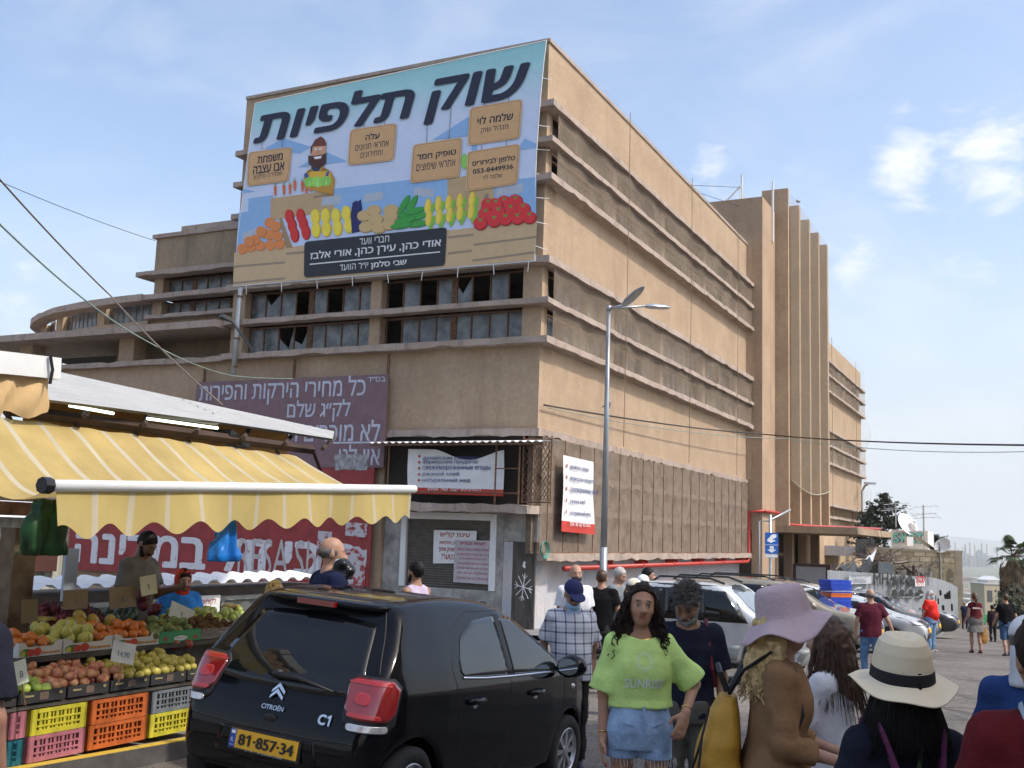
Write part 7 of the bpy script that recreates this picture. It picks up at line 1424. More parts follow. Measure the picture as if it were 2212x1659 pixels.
# ================================================================== people
def skin_mat():
    m, N, L, P = nodes('skin'); a = N.new('ShaderNodeAttribute'); a.attribute_name = 'tone'; tc = N.new('ShaderNodeTexCoord'); n = N.new('ShaderNodeTexNoise'); n.inputs['Scale'].default_value = 22; n.inputs['Detail'].default_value = 5; L.new(tc.outputs['Object'], n.inputs[0])
    r = N.new('ShaderNodeMapRange'); L.new(n.outputs['Fac'], r.inputs[0]); r.inputs[3].default_value = .82; r.inputs[4].default_value = 1.14; q = N.new('ShaderNodeMix'); q.data_type = 'RGBA'; q.blend_type = 'MULTIPLY'; q.inputs['Factor'].default_value = 1; L.new(a.outputs['Color'], q.inputs['A']); L.new(r.outputs[0], q.inputs['B'])
    L.new(q.outputs['Result'], P.inputs['Base Color']); P.inputs['Roughness'].default_value = .5; P.inputs['Subsurface Weight'].default_value = .08; P.inputs['Subsurface Radius'].default_value = (.02, .008, .004); P.inputs['Specular IOR Level'].default_value = .35; return m
SKIN = skin_mat(); FAIR = (.42, .24, .165); TAN = (.30, .155, .09); OLIVE = (.34, .19, .125); DARKS = (.13, .065, .04)
def cloth(n, hx, rough=.85, var=.16, sc=9, **k): return M('cloth_'+n, hexc(hx), rough, var=var, sc=sc, bump=.25, bsc=60, spec=.15, **k)
def check_mat():
    m, N, L, P = nodes('checked_cotton'); tc = N.new('ShaderNodeTexCoord'); sx = N.new('ShaderNodeSeparateXYZ'); L.new(tc.outputs['Object'], sx.inputs[0]); acc = None
    for ax, f, w in (('X', 1/.085, .16), ('Z', 1/.095, .16), ('X', 1/.028, .1), ('Z', 1/.032, .12)):
        a = N.new('ShaderNodeMath'); a.operation = 'MULTIPLY'; L.new(sx.outputs[ax], a.inputs[0]); a.inputs[1].default_value = f; b = N.new('ShaderNodeMath'); b.operation = 'FRACT'; L.new(a.outputs[0], b.inputs[0]); c = N.new('ShaderNodeMath'); c.operation = 'LESS_THAN'; L.new(b.outputs[0], c.inputs[0]); c.inputs[1].default_value = w; d = N.new('ShaderNodeMath'); d.operation = 'MULTIPLY'; L.new(c.outputs[0], d.inputs[0]); d.inputs[1].default_value = .62 if f < 20 else .22
        if acc is None: acc = d
        else: e = N.new('ShaderNodeMath'); e.operation = 'ADD'; e.use_clamp = True; L.new(acc.outputs[0], e.inputs[0]); L.new(d.outputs[0], e.inputs[1]); acc = e
    q = N.new('ShaderNodeMix'); q.data_type = 'RGBA'; L.new(acc.outputs[0], q.inputs['Factor']); q.inputs['A'].default_value = (.62, .63, .68, 1); q.inputs['B'].default_value = (.02, .025, .075, 1); L.new(q.outputs['Result'], P.inputs['Base Color']); P.inputs['Roughness'].default_value = .85; return m
def rx(a): c, s = math.cos(a), math.sin(a); return np.array([[1, 0, 0], [0, c, -s], [0, s, c]])
def rz_(a): c, s = math.cos(a), math.sin(a); return np.array([[c, -s, 0], [s, c, 0], [0, 0, 1]])
def ry(a): c, s = math.cos(a), math.sin(a); return np.array([[c, 0, s], [0, 1, 0], [-s, 0, c]])
def unit(v): v = np.array(v, dtype=float); return v/np.linalg.norm(v)
def cast_field(f, P, d, off=0, far=.5, n=200):
    c = CarBody.__new__(CarBody); c.f = f; return CarBody.cast(c, P, d, off, far, n)
class Person: pass
DOWN = ((.16, .02, -.98), (.08, -.12, -.98))
def person(label, u, v, Y, rz=0, h=.014, skin=OLIVE, sex='m', w=1.0, belly=0, lean=0, yaw=0, pitch=0, roll=0, L=DOWN, Rr=DOWN, step=0, top=None, bottom=None, hair=None, shoes='222226', kerb=0, hat_extra=0, legs=True, curl=.5, handL=None, handR=None, nails=None, tilt=0):
    o = Person(); p = at(u, v, Y); zg = gz(Y)+kerb; Ht = p.z-zg-hat_extra; s = o.s = Ht/1.72
    t = o.t = thing('person', label, 'person', (p.x, p.y, zg), R(rz)); t.scale = (s, s, s)
    U = rx(R(lean)) @ ry(R(tilt)); O = np.array((0, 0, .92)); up = lambda q: U @ (np.array(q, dtype=float)-O)+O
    f = sex == 'f'; sw = (.132 if f else .156)*w
    RH = o.RH = U @ rz_(R(yaw)) @ rx(R(pitch)) @ ry(R(roll)); N0 = up((0, .005, 1.455)); HC = o.HC = N0+U @ np.array((0, -.008, .07))+RH @ np.array((0, -.012, .075)); hp = o.hp = lambda q: HC+RH @ np.array(q, dtype=float)
    if f: rows = [(.80, .165, .115), (.90, .182, .128), (.98, .168, .118), (1.08, .135, .10), (1.2, .142, .105), (1.29, .145, .104), (1.36, .120, .085), (1.42, .075, .060), (1.47, .05, .052)]
    else: rows = [(.80, .165, .115), (.92, .168, .122), (1.05, .155, .112), (1.2, .168, .12), (1.30, .172, .117), (1.37, .140, .094), (1.42, .09, .07), (1.48, .058, .06)]
    rows = [(z-.92, a*w, b*w, 0, -.012 if z > 1.1 else 0) for z, a, b in rows]
    J = {}
    for sd, (a, b) in (('L', L), ('R', Rr)):
        sg = 1 if sd == 'L' else -1; S_ = up((sg*sw, .008, 1.375)); a, b = unit((a[0]*sg, a[1], a[2])), unit((b[0]*sg, b[1], b[2])); E_ = S_+a*.285; W_ = E_+b*.245; J[sd] = (S_, E_, W_, a, b)
    Lg = {}
    for sd, sg in (('L', 1), ('R', -1)):
        k = step*sg; hip = np.array((sg*.088*w, 0, .90)); kn = hip+unit((sg*.02, -math.sin(R(k*26)) if k > 0 else -math.sin(R(k*6)), -1))*.43; an = kn+unit((0, .05 if k >= 0 else math.sin(R(-k*38)), -1))*.40; Lg[sd] = (hip, kn, an)
    o.J, o.L = J, Lg
    pts = [q for a in J.values() for q in a[:3]]+[q for a in Lg.values() for q in a]+[HC, HC]
    lo = np.min(pts, 0)-.28; hi = np.max(pts, 0)+.28; lo[2] = max(min(lo[2], -.02), -.05); hi[2] = max(hi[2], HC[2]+.2)
    body = Sdf(lo, hi, h)
    body.stack(rows, rot=U, org=O, inf=-.012); [body.cap(up((q*sw, .008, 1.375)), up((q*.03, .012, 1.425)), .046, .044, .04) for q in (-1, 1)]; body.cap(N0-np.array((0, 0, .05)), hp((0, .015, -.06)), .056 if not f else .046, .052 if not f else .043, .03)
    # head and face
    body.ell(hp((0, .014, .022)), (.076, .094, .095), .02, RH); body.ell(hp((0, -.02, -.03)), (.062, .070, .086), .03, RH); body.ell(hp((0, -.048, -.088)), (.036, .034, .028), .03, RH)
    for sg in (-1, 1): body.ell(hp((sg*.076, .014, -.012)), (.011, .022, .034), .008, RH); body.ell(hp((sg*.036, -.062, -.032)), (.024, .02, .022), .025, RH)
    body.cap(hp((0, -.088, .005)), hp((0, -.108, -.034)), .009, .014, .012); body.cap(hp((-.012, -.098, -.038)), hp((.012, -.098, -.038)), .009, .009, .01); body.cap(hp((-.034, -.078, .022)), hp((.034, -.078, .022)), .011, .011, .014)
    for sg in (-1, 1): body.ell(hp((sg*.031, -.096, -.002)), (.019, .014, .011), .012, RH, cut=True); body.ell(hp((sg*.031, -.076, -.003)), (.014, .014, .012), .004, RH)
    body.cap(hp((-.019, -.084, -.060)), hp((.019, -.084, -.060)), .008, .008, .008); body.cap(hp((-.016, -.082, -.072)), hp((.016, -.082, -.072)), .009, .009, .008)
    for sd in 'LR':                                           # arms and hands
        S_, E_, W_, a, b = J[sd]; sg = 1 if sd == 'L' else -1; body.cap(S_, E_, .050 if not f else .043, .040 if not f else .036, .025); body.cap(E_, W_, .040 if not f else .035, .028 if not f else .024, .02)
        hs = handL if sd == 'L' else handR; d = unit(hs[0] if hs else b); n = np.array(hs[1], dtype=float) if hs else np.array((sg*-1.0, -.15, 0)); n = unit(n-d*(n @ d)); sx_ = np.cross(d, n); sx_ = sx_ if sx_ @ np.array((0, -1, .3)) > 0 else -sx_   # thumb side to the front
        if hs and len(hs) > 2: sx_ = sx_*hs[2]
        ps = W_+d*.055; body.cap(W_, W_+d*.03, .024, .026, .015); body.ell(ps, (.047, .038, .018), .012, np.stack([d, sx_, n], 1)); o.__dict__['hand'+sd] = (W_, d, n, sx_)
        cr = curl if not isinstance(curl, dict) else curl[sd]
        for k, (off, ln) in enumerate(((.028, .068), (.010, .078), (-.009, .072), (-.027, .056))):
            q0 = W_+d*.085+sx_*off; d1 = unit(d+n*.35*cr+sx_*off*2); d2 = unit(d+n*(1.3*cr)+sx_*off*1.5); d3 = unit(d*(1-.5*cr)+n*2.0*cr); q1 = q0+d1*ln*.45; q2 = q1+d2*ln*.33; q3 = q2+d3*ln*.26
            for aa, bb, r0, r1 in ((q0, q1, .0098, .009), (q1, q2, .009, .0085), (q2, q3, .0085, .007)): body.cap(aa, bb, r0, r1, .004)
            o.__dict__.setdefault('tips', []).append(q3)
        q0 = W_+d*.03+sx_*.03; q1 = q0+unit(d*.7+sx_*.75+n*.3)*.042; q2 = q1+unit(d+sx_*.2+n*.5*cr)*.034; body.cap(q0, q1, .014, .011, .01); body.cap(q1, q2, .011, .008, .004)
    for sd in 'LR':
        hip, kn, an = Lg[sd]; body.cap(hip, kn, .078*w, .050, .03); body.cap(kn, kn*.55+an*.45+np.array((0, .015, 0)), .050, .050, .03); body.cap(kn*.55+an*.45+np.array((0, .015, 0)), an, .048, .034, .02); body.cap(an+np.array((0, .02, -.04)), an+np.array((0, -.13, -.058)), .032, .026, .02)
    paint = [(hp((sg*.031, -.094, -.001)), (.017, .012, .007), RH, (.30, .27, .25), .25) for sg in (-1, 1)]+[(hp((sg*.031, -.094, -.001)), (.008, .013, .008), RH, (.02, .012, .01), .3) for sg in (-1, 1)]+[(hp((sg*.032, -.094, .007)), (.019, .014, .0035), RH, (.02, .014, .012), .5) for sg in (-1, 1)]+[(hp((sg*.034, -.088, .026)), (.021, .016, .0055), RH, (.03, .02, .015), .4) for sg in (-1, 1)]+[(hp((0, -.092, -.065)), (.026, .016, .0125), RH, [skin[0]*.80, skin[1]*.42, skin[2]*.46], .3), (hp((0, -.098, -.0655)), (.019, .012, .0028), RH, [skin[0]*.22, skin[1]*.12, skin[2]*.12], .6)]
    if nails: paint += [(q, (.009, .009, .009), None, nails, .3) for q in o.tips]
    body.obj('body', SKIN, t, paint, skin)
    # clothes
    if top:
        c = Sdf(lo, hi, h); lo_ = top.get('loose', .012); hem = top.get('hem', .84); slv = top.get('sleeve', .55); nz = top.get('fold', .010)
        rr = [r_ for r_ in rows if r_[0]+.92 < 1.435]; rr = [(r_[0], max(r_[1], top.get('boxy', 0) if r_[0] < .37 else 0), max(r_[2], top.get('boxy', 0)*.66 if r_[0] < .37 else 0), 0, r_[4]) for r_ in rr]
        if hem < .80: rr = [(hem-.93, rr[0][1]*1.04+top.get('flare', 0), rr[0][2]*1.05, 0, 0)]+rr
        rr = rr+[(1.432-.92, .062*w, .062, 0, .0)]
        hm = (up((0, 0, hem)), -(U @ np.array((0, 0, 1.0))))
        c.stack(rr, rot=U, org=O, inf=lo_, clips=[hm], noise=(nz, 11, (1, 1, .55), int(abs(u)) % 50)); [c.cap(up((q*sw, .008, 1.372)), up((q*.045, .012, 1.425)), .054+lo_*.35, .046+lo_*.2, .04, noise=(nz*.4, 14)) for q in (-1, 1)]
        if belly: c.ell(up((0, -.05-belly*.5, 1.04)), (.155*w, .09+belly, .17), .06, U, clips=[hm])
        if f:
            for sg in (-1, 1): c.ell(up((sg*.066, -.078, 1.235)), (.07, .06, .068), .045, U, clips=[hm])
        if slv > 0:
            for sd in 'LR':
                S_, E_, W_, a, b = J[sd]; sl = top.get('sr', .062)
                if slv <= 1: e = S_+a*.285*slv; c.cap(S_, S_+a*.285*(slv+.2), sl, sl*top.get('sflare', 1.08), .035, clips=[(e, a)], noise=(nz*.8, 16))
                else: e = E_+b*.245*(slv-1); c.cap(S_, E_, sl, sl*.88, .035, noise=(nz*.8, 16)); c.cap(E_, W_, sl*.86, sl*.66, .02, clips=[(e, b)], noise=(nz, 22))
        elif slv == 0:
            for sg in (-1, 1): c.ell(up((sg*(sw+.035), 0, 1.37)), (.06, .12, .13), .02, U, cut=True)
        nr = top.get('neck', .072); c.ell(up((0, -.035, 1.47)), (nr*1.05, nr, nr*.85), .01, U, cut=True)
        o.top = c; o.topo = c.obj(top.get('name', 'tee_shirt'), top['mat'], t)
    if bottom:
        c = Sdf(lo, hi, h); kind = bottom['kind']; lo_ = bottom.get('loose', .014); hem = bottom.get('hem', .08); nz = .009; wz = min(bottom.get('waist', 1.04), max(.955, top.get('hem', .84)+.05) if top else 9)
        rr = [r_ for r_ in rows if r_[0]+.92 < wz]+[(wz-.92, np.interp(wz-.92, [r_[0] for r_ in rows], [r_[1] for r_ in rows]), np.interp(wz-.92, [r_[0] for r_ in rows], [r_[2] for r_ in rows]), 0, 0)]; rr = sorted(rr)
        if kind == 'skirt':
            rr = [(hem-.92, .235*w, .19, 0, 0)]+[(z, a*1.0, b, 0, 0) for z, a, b, _, _ in rr]; c.stack(rr, org=O, inf=lo_, noise=(.014, 13, (1, 1, .25)))
        else:
            c.stack(rr, org=O, inf=lo_*.8, noise=(nz*.6, 12))
            for sd in 'LR':
                hip, kn, an = Lg[sd]; th = .088*w+lo_*.6; cl = [((0, 0, hem), (0, 0, -1))]; fl = bottom.get('flare', 1)
                c.cap(hip, kn, th, (.064+lo_*.5)*fl, .012 if hem > .4 else .03, clips=cl, noise=(nz, 14))
                if hem < .5: c.cap(kn, an, .060+lo_*.5, .054+lo_*.7, .03, clips=cl, noise=(nz*1.3, 16))
        c.obj(bottom.get('name', kind), bottom['mat'], t)
    if legs:
        for sd in 'LR':
            hip, kn, an = Lg[sd]; c = Sdf(an-.22, an+.2, max(.011, h*.8)); c.cap(an+np.array((0, .025, -.045)), an+np.array((0, -.12, -.058)), .043, .038, .02); c.cap(an+np.array((0, .02, -.03)), an+np.array((0, 0, 0)), .042, .045, .02); c.D = np.maximum(c.D, (an[2]-.10-(c.lo[2]+c.h*np.arange(c.n[2])))[None, None, :].astype(np.float32)); c.obj('shoe', H(shoes, .6), t)
    if hair:
        k = hair['kind']; hm = hair['mat']; c = Sdf(HC-.33 if k in ('long', 'bob', 'ponytail') else HC-.2, HC+.24 if k != 'long' else HC+.28, hair.get('h', max(.007, h*.7))); nz = hair.get('noise', .006)
        if k in ('short', 'bob', 'long', 'ponytail', 'curly'):
            v_ = hair.get('vol', .008); c.ell(hp((0, .016, .026)), (.078+v_, .098+v_, .098+v_), .01, RH, clips=[(hp((0, hair.get('front', -.052), .035)), RH @ np.array((0, -.72, -.69))), (hp((0, 0, -.06)), RH @ np.array((0, 0, -1.0)))], noise=(nz, hair.get('freq', 55)))
        if k == 'ring': c.ell(hp((0, .02, .0)), (.083, .104, .06), .01, RH, clips=[(hp((0, -.03, 0)), RH @ np.array((0, -1.0, -.2)))], noise=(nz, 50)); c.ell(hp((0, 0, .09)), (.07, .09, .07), .01, RH, cut=True)
        if k == 'long':
            for sg in (-1, 1): bk = hair.get('back', 0); c.cap(hp((sg*.07, bk, .03)), hp((sg*.084, .01+bk, -.10)), .028, .032, .03, noise=(.012, 50)); c.cap(hp((sg*.084, .01+bk, -.10)), hp((sg*.098, bk, -.215)), .036, .036, .03, noise=(.016, 50))
            c.cap(hp((0, .06, 0)), hp((0, .085, -.22)), .08, .09, .03, noise=(.013, 40))
        if k == 'bob': c.stack([(-.15, .115, .10, 0, .03), (-.10, .118, .112, 0, .025), (-.03, .10, .11, 0, .02), (.05, .083, .10, 0, .016)], rot=RH, org=HC, clips=[(hp((0, -.03, -.02)), RH @ np.array((0, -1.0, -.25)))], noise=(.008, 40, (1, 1, .2)))
        if k == 'ponytail': c.cap(hp((0, .10, .03)), hp((0, .13, -.06)), .03, .034, .02, noise=(.006, 40)); c.cap(hp((0, .13, -.06)), hp((0, .11, -.25)), .034, .02, .02, noise=(.008, 40))
        ho = c.obj('hair', hm, t)
        if hair.get('curls'):
            g = G(); rs = random.Random(int(abs(u)))
            for q in range(hair['curls']):
                an = rs.uniform(-PI*.5+.1, PI*1.5-.1) if k != 'curly' else rs.uniform(0, 2*PI); ln = hair.get('len', .28)*rs.uniform(.65, 1.1); r0 = hair.get('rad', .085)
                if k == 'curly': el = rs.uniform(.1, 1.5); a0 = np.array((math.cos(an)*math.cos(el)*.088, .016+math.sin(an)*math.cos(el)*.106, .026+math.sin(el)*.106)); dr = unit(a0-np.array((0, .016, 0)))
                else:
                    if -math.sin(an) > hair.get('open', .55): continue
                    a0 = np.array((math.cos(an)*r0, .016+math.sin(an)*r0*1.15, rs.uniform(-.08, hair.get('rz', .06)))); dr = unit((math.cos(an)*.35, math.sin(an)*.25+.02, -1))
                ph = rs.uniform(0, 6); am = hair.get('amp', .013)*rs.uniform(.6, 1.3); fr = hair.get('turn', 5)*rs.uniform(.7, 1.3); pts = []
                for i in range(13): tt = i/12; b_ = a0+dr*ln*tt; pts.append(hp(b_+np.array((math.cos(ph+fr*tt*2*PI)*am*tt**.4, math.sin(ph+fr*tt*2*PI)*am*tt**.4, 0))))
                g.tube(pts, [hair.get('thick', .007)*(1-.5*i/12) for i in range(13)], 4)
            g.obj('curls' if hair.get('amp', .013) > .004 else 'strands', hm, t, smooth=True)
    return o
def on_head(o, name, build, mats, h=.009, box=.26, **k):
    c = Sdf(o.HC-box, o.HC+box, h); build(c, o.hp, o.RH); return c.obj(name, mats, o.t)
def cap_hat(o, mat, h=.009, logo=None):
    def b(c, hp, RH):
        c.ell(hp((0, .012, .045)), (.092, .112, .098), .01, RH, clips=[(hp((0, 0, .035)), RH @ np.array((0, .12, -1.0)))]); c.ell(hp((0, -.115, .035)), (.078, .085, .012), .012, RH @ rx(R(12)))
    return on_head(o, 'cap', b, mat, h)
def mask(o, mat, low=0, h=.008):
    def b(c, hp, RH): c.ell(hp((0, -.045, -.062-low)), (.068, .072, .056), .01, RH, clips=[(hp((0, -.012, 0)), RH @ np.array((0, 1.0, 0))), (hp((0, 0, -.022-low)), RH @ np.array((0, -.25, 1.0)))])
    m_ = on_head(o, 'face_mask', b, mat, h); g = G()
    for sg in (-1, 1): g.tube([o.hp((sg*.06, -.03, -.04-low)), o.hp((sg*.08, .0, -.01)), o.hp((sg*.08, .028, -.03))], .003, 4)
    g.obj('mask_loop', WHITE, o.t); return m_
def shades(o, mat):
    def b(c, hp, RH):
        for sg in (-1, 1): c.ell(hp((sg*.034, -.098, -.002)), (.027, .012, .020), .004, RH); c.cap(hp((sg*.058, -.09, .006)), hp((sg*.08, .01, .0)), .004, .004, .004)
        c.cap(hp((-.02, -.104, .006)), hp((.02, -.104, .006)), .004, .004, .004)
    return on_head(o, 'sunglasses', b, mat, .006)
def beard(o, mat, full=1, h=.008):
    def b(c, hp, RH):
        c.ell(hp((0, -.045, -.10)), (.052*full, .05*full, .05*full), .02, RH, noise=(.006, 60)); 
        for sg in (-1, 1): c.cap(hp((sg*.066, -.008, -.03)), hp((sg*.045, -.045, -.09)), .018, .026, .02, noise=(.005, 60))
        c.cap(hp((-.026, -.092, -.055)), hp((.026, -.092, -.055)), .010, .010, .01); c.ell(hp((0, -.10, -.066)), (.017, .02, .005), .003, RH, cut=True)
    return on_head(o, 'beard', b, mat, h)
def local(o, q): return o.t.matrix_basis @ Vector(q)
def hat_mesh(o, name, prof, mats, wave=0, wn=3, sq=1.18, tilt=0, n=64, ph=0, dent=0, mi=None, lift=0):
    RHt = Matrix(o.RH.tolist()).to_4x4(); RHt.translation = Vector(o.HC); m = RHt @ Matrix.Rotation(R(tilt), 4, 'X'); g = G(); k = len(prof); rmax = prof[-1][0]; rows = []; rb = .1
    for i, (r, z) in enumerate(prof):
        row = []
        for j in range(n):
            a = 2*PI*j/n; e = max(0, (r-rb)/(rmax-rb)) if i > k*.3 else 0; zz = z+wave*e**1.4*math.sin(wn*a+ph)+wave*.5*e*math.sin(5*a+1); zz += lift*e*max(0, -math.sin(a))**.7; rr = r*(1+wave*.6*e*math.sin(2*a+ph))
            d = dent*max(0, 1-((rr*math.cos(a))/.045)**2)*max(0, 1-i/(k*.22)) if dent else 0
            row.append(m @ Vector((rr*math.cos(a), rr*math.sin(a)*sq, zz-d)))
        rows.append(row+[row[0]])
    g.grid(rows)
    if mi: g.M = [mi(q//n, k) for q in range(len(g.F))]
    ob = g.obj(name, mats, o.t, smooth=True); md = ob.modifiers.new('thickness', 'SOLIDIFY'); md.thickness = .004; return ob
def crowd():
    lime = cloth('lime', 'bfdc84', .85, .1, 5); denim = cloth('denim', '8fa8c6', .9, .22, 14); navy = cloth('navy', '20222f', .9, .2, 6); black = cloth('black', '131316', .9, .25, 6); hairD = M('hair_dark_brown', (.022, .013, .009), .6, var=.4, sc=30, spec=.15); hairB = M('hair_black', (.010, .009, .009), .55, var=.3, sc=30, spec=.18); hairG = M('hair_grey', (.11, .10, .095), .6, var=.5, sc=30); hairL = M('hair_blond', (.56, .40, .19), .6, var=.45, sc=24, spec=.2); hairW = M('hair_white', (.42, .40, .38), .6, var=.3, sc=30); hairBr = M('hair_brown', (.07, .035, .02), .5, var=.4, sc=30)
    grey_tr = cloth('grey_trousers', '5f5c55', .9, .2, 5); dark_tr = cloth('dark_trousers', '2a2726'); BLUEM = M('mask_blue', hexc('9cc6dc'), .7, var=.06); GOLD = M('gold', (.7, .45, .15), .25, 1, var=.05)
    # 1 the woman in lime
    o = person('curly haired woman in a cropped lime tee and frayed denim shorts walking forward', 1385, 1263, 6.1, 4, .0075, (.40, .215, .135), 'f', 1.03, step=.5, yaw=-4, pitch=-4, roll=3, L=((.66, .0, -.76), (-.38, -.74, -.56)), Rr=((.24, .05, -.97), (.04, -.20, -.97)), handL=((-.35, -.35, -.87), (-.25, .85, -.2)), curl=.35, nails=(.45, .02, .05),
        top=dict(mat=lime, hem=1.03, sleeve=.96, sr=.068, sflare=1.36, loose=.026, boxy=.158, fold=.014, neck=.088, name='cropped_tee'), bottom=dict(kind='shorts', mat=denim, hem=.75, waist=1.07, loose=.014, flare=1.32), hair=dict(kind='long', mat=hairD, vol=.010, front=-.018, curls=300, len=.25, amp=.015, turn=4.0, thick=.006, noise=.010, rad=.092), shoes='b8b4b0')
    T = Matrix(((1, 0, 0), (0, 0, 1), (0, 1, 0))).to_4x4(); zc = 1.235
    def print_on(o, name, V, F, mat): Q = cast_field(o.top, np.array([(v.x, -.02, v.z) for v in V]), (0, 1, 0), .004); mesh(name, Q.tolist(), F, mat, o.topo)
    g = G()
    for k in range(22):
        a = 2*PI*k/22; b = a+.17; r0, r1 = .036, .066; g.add([(math.cos(a-.11)*r0, 0, zc+.06+math.sin(a-.11)*r0), (math.cos(a+.11)*r0, 0, zc+.06+math.sin(a+.11)*r0), (math.cos(a+.1)*r0*1.3, 0, zc+.06+math.sin(a+.1)*r0*1.3), (math.cos(b)*r1, 0, zc+.06+math.sin(b)*r1)], [(0, 1, 2), (0, 2, 3)])
    PR = H('d5dfd0', .8); print_on(o, 'sun_print', g.V, g.F, PR); g = G(); put_text(g, 'SUNRISE', Matrix.Translation((0, 0, zc-.085)) @ Matrix.Rotation(PI/2, 4, 'X'), w=.22, h=.05, rtl=False, bold=.02); print_on(o, 'lettering', g.V, g.F, PR)
    g = G(); g.tube([o.hp((.055*math.sin(a)*1.25, -.0+.055*math.cos(a)*-1.1-.01, -.150-.045*max(0, math.cos(a)))) for a in [i*2*PI/24 for i in range(25)]], .0028, 4); g.obj('necklace', GOLD, o.t); g = G()
    for sg in (-1, 1): g.tube([o.hp((sg*.082+.0*math.cos(a), .0+.016*math.sin(a), -.062+.018*math.cos(a))) for a in [i*2*PI/14 for i in range(15)]], .0025, 4)
    g.obj('hoop_earring', CHROME, o.t); g = G()
    for sd in 'LR':
        W_, d, n, sx = [np.array(q) for q in o.__dict__['hand'+sd]]; ax = o.J[sd][4]; a1 = unit(np.cross(ax, (0, 0, 1) if abs(ax[2]) < .9 else (1, 0, 0))); a2 = np.cross(ax, a1); c = W_-ax*.03; g.tube([c+(a1*math.cos(q)+a2*math.sin(q))*.030 for q in [i*2*PI/16 for i in range(17)]], .003, 4)
    g.obj('bracelet', GOLD, o.t); g = G()
    for sd in 'LR':
        hip, kn, an = o.L[sd]; f = (hip[2]-.75)/(hip[2]-kn[2]); c = hip+(kn-hip)*f
        for k in range(34): a = 2*PI*k/34; q = c+np.array((math.cos(a)*.112, math.sin(a)*.112, .004)); g.tube([q, q+np.array((rnd.uniform(-.01, .01), rnd.uniform(-.01, .01), -rnd.uniform(.012, .055)))], .0016, 3)
    g.obj('frayed_hem', H('d8dce0', .9), o.t); g = G(); g.tube([(0, -.145, 1.05), (0, -.155, .98), (0, -.15, .90)], .006, 4); g.tube([(-.15, -.085, 1.03), (-.12, -.125, .96), (-.05, -.145, .94)], .003, 4); g.tube([(.15, -.085, 1.03), (.12, -.125, .96), (.05, -.145, .94)], .003, 4); g.obj('seams', denim, o.t)
    # 2 the man in the blue cap
    o = person('older man in a navy cap, sunglasses, lowered blue mask and checked shirt', 1236, 1253, 9.8, 8, .010, FAIR, 'm', 1.08, belly=.05, yaw=8, pitch=24, L=((.28, .22, -.94), (-.25, .4, -.88)), Rr=((.28, .22, -.94), (-.25, .4, -.88)), top=dict(mat=check_mat(), hem=.80, sleeve=.82, sr=.068, sflare=1.2, loose=.022, fold=.014, neck=.066, name='checked_shirt'), bottom=dict(kind='trousers', mat=dark_tr), hair=dict(kind='short', mat=hairW, vol=.002), shoes='2a3040')
    cap_hat(o, M('cap_navy', hexc('262c58'), .8, var=.1)); shades(o, BLACKM); mask(o, BLUEM, .028); g = G()
    for sg in (-1, 1): g.prism([(0, 0), (.07, .02), (.06, .065), (.0, .04)] if sg > 0 else [(0, 0), (0, .04), (-.06, .065), (-.07, .02)], -.004, .004, Matrix.Translation((0, -.115, 1.40)) @ Matrix.Rotation(R(62), 4, 'X'))
    g.obj('collar', H('9fb0cc', .8), o.t)
    # 3 the bearded man
    o = person('bearded man with wild grey hair looking down, navy tee, grey cargo trousers', 1487, 1258, 7.2, -8, .009, TAN, 'm', 1.05, lean=4, yaw=-14, pitch=30, L=((.22, .0, -.97), (.0, -.25, -.96)), Rr=((.2, .05, -.97), (.05, -.2, -.97)), top=dict(mat=navy, hem=.84, sleeve=.82, sr=.076, sflare=1.12, loose=.022, fold=.014, neck=.082), bottom=dict(kind='trousers', mat=grey_tr, loose=.026), hair=dict(kind='curly', mat=hairG, vol=.012, front=-.055, curls=420, len=.042, amp=.009, turn=1.6, thick=.003, noise=.012, freq=40), shoes='3a3836')
    beard(o, M('beard_grey', (.22, .205, .19), .7, var=.5, sc=40), 1.05); g = G(); g.tube([(.115, .10, 1.40), (.12, .03, 1.475), (.125, -.06, 1.44), (.135, -.13, 1.32), (.16, -.135, 1.16), (.185, -.06, 1.04)], .014, 5, sq=.5); st = thing('shoulder_bag_strap', 'dark red bag strap over the shoulder of the bearded man', 'strap', (0, 0, 0)); st.matrix_world = o.t.matrix_basis.copy(); g.obj('strap', M('strap_red', hexc('6a1f30'), .8), st)
    # 4 the woman in the lilac hat
    tanc = cloth('camel', '8a6a4c', .9, .14, 7)
    o = person('woman in profile with a floppy lilac hat, blond curls and a camel knitted top', 1672, 1286, 4.7, 80, .0085, FAIR, 'f', 1.12, yaw=10, pitch=0, lean=3, L=((.12, -.15, -.97), (.0, -.92, -.30)), Rr=((.16, -.06, -.98), (-.1, -.93, -.22)), top=dict(mat=tanc, hem=.72, sleeve=1.55, sr=.064, loose=.018, fold=.012, neck=.07, name='knitted_top'), bottom=dict(kind='trousers', mat=denim), hair=dict(kind='long', mat=hairL, vol=.0, front=-.045, curls=420, len=.27, amp=.015, turn=4.5, thick=.0042, noise=.008, rz=-.06, open=-.15, back=.045), shoes='8a8680', curl=.6)
    lil = cloth('lilac', 'b9a5ab', .9, .1, 5)
    hat_mesh(o, 'bucket_hat', [(.0, .168), (.05, .168), (.078, .162), (.092, .146), (.099, .11), (.104, .06), (.107, .045), (.109, .035), (.115, .022), (.135, .004), (.15, -.014), (.168, -.030), (.18, -.042), (.186, -.05)], lil, wave=.024, wn=3, sq=1.16, lift=.045, tilt=-15, ph=.6)
    def glasses(c, hp, RH):
        for sg in (-1, 1): c.ell(hp((sg*.032, -.115, -.012)), (.024, .004, .018), .003, RH); c.cap(hp((sg*.055, -.112, -.006)), hp((sg*.078, .01, .0)), .003, .003, .003)
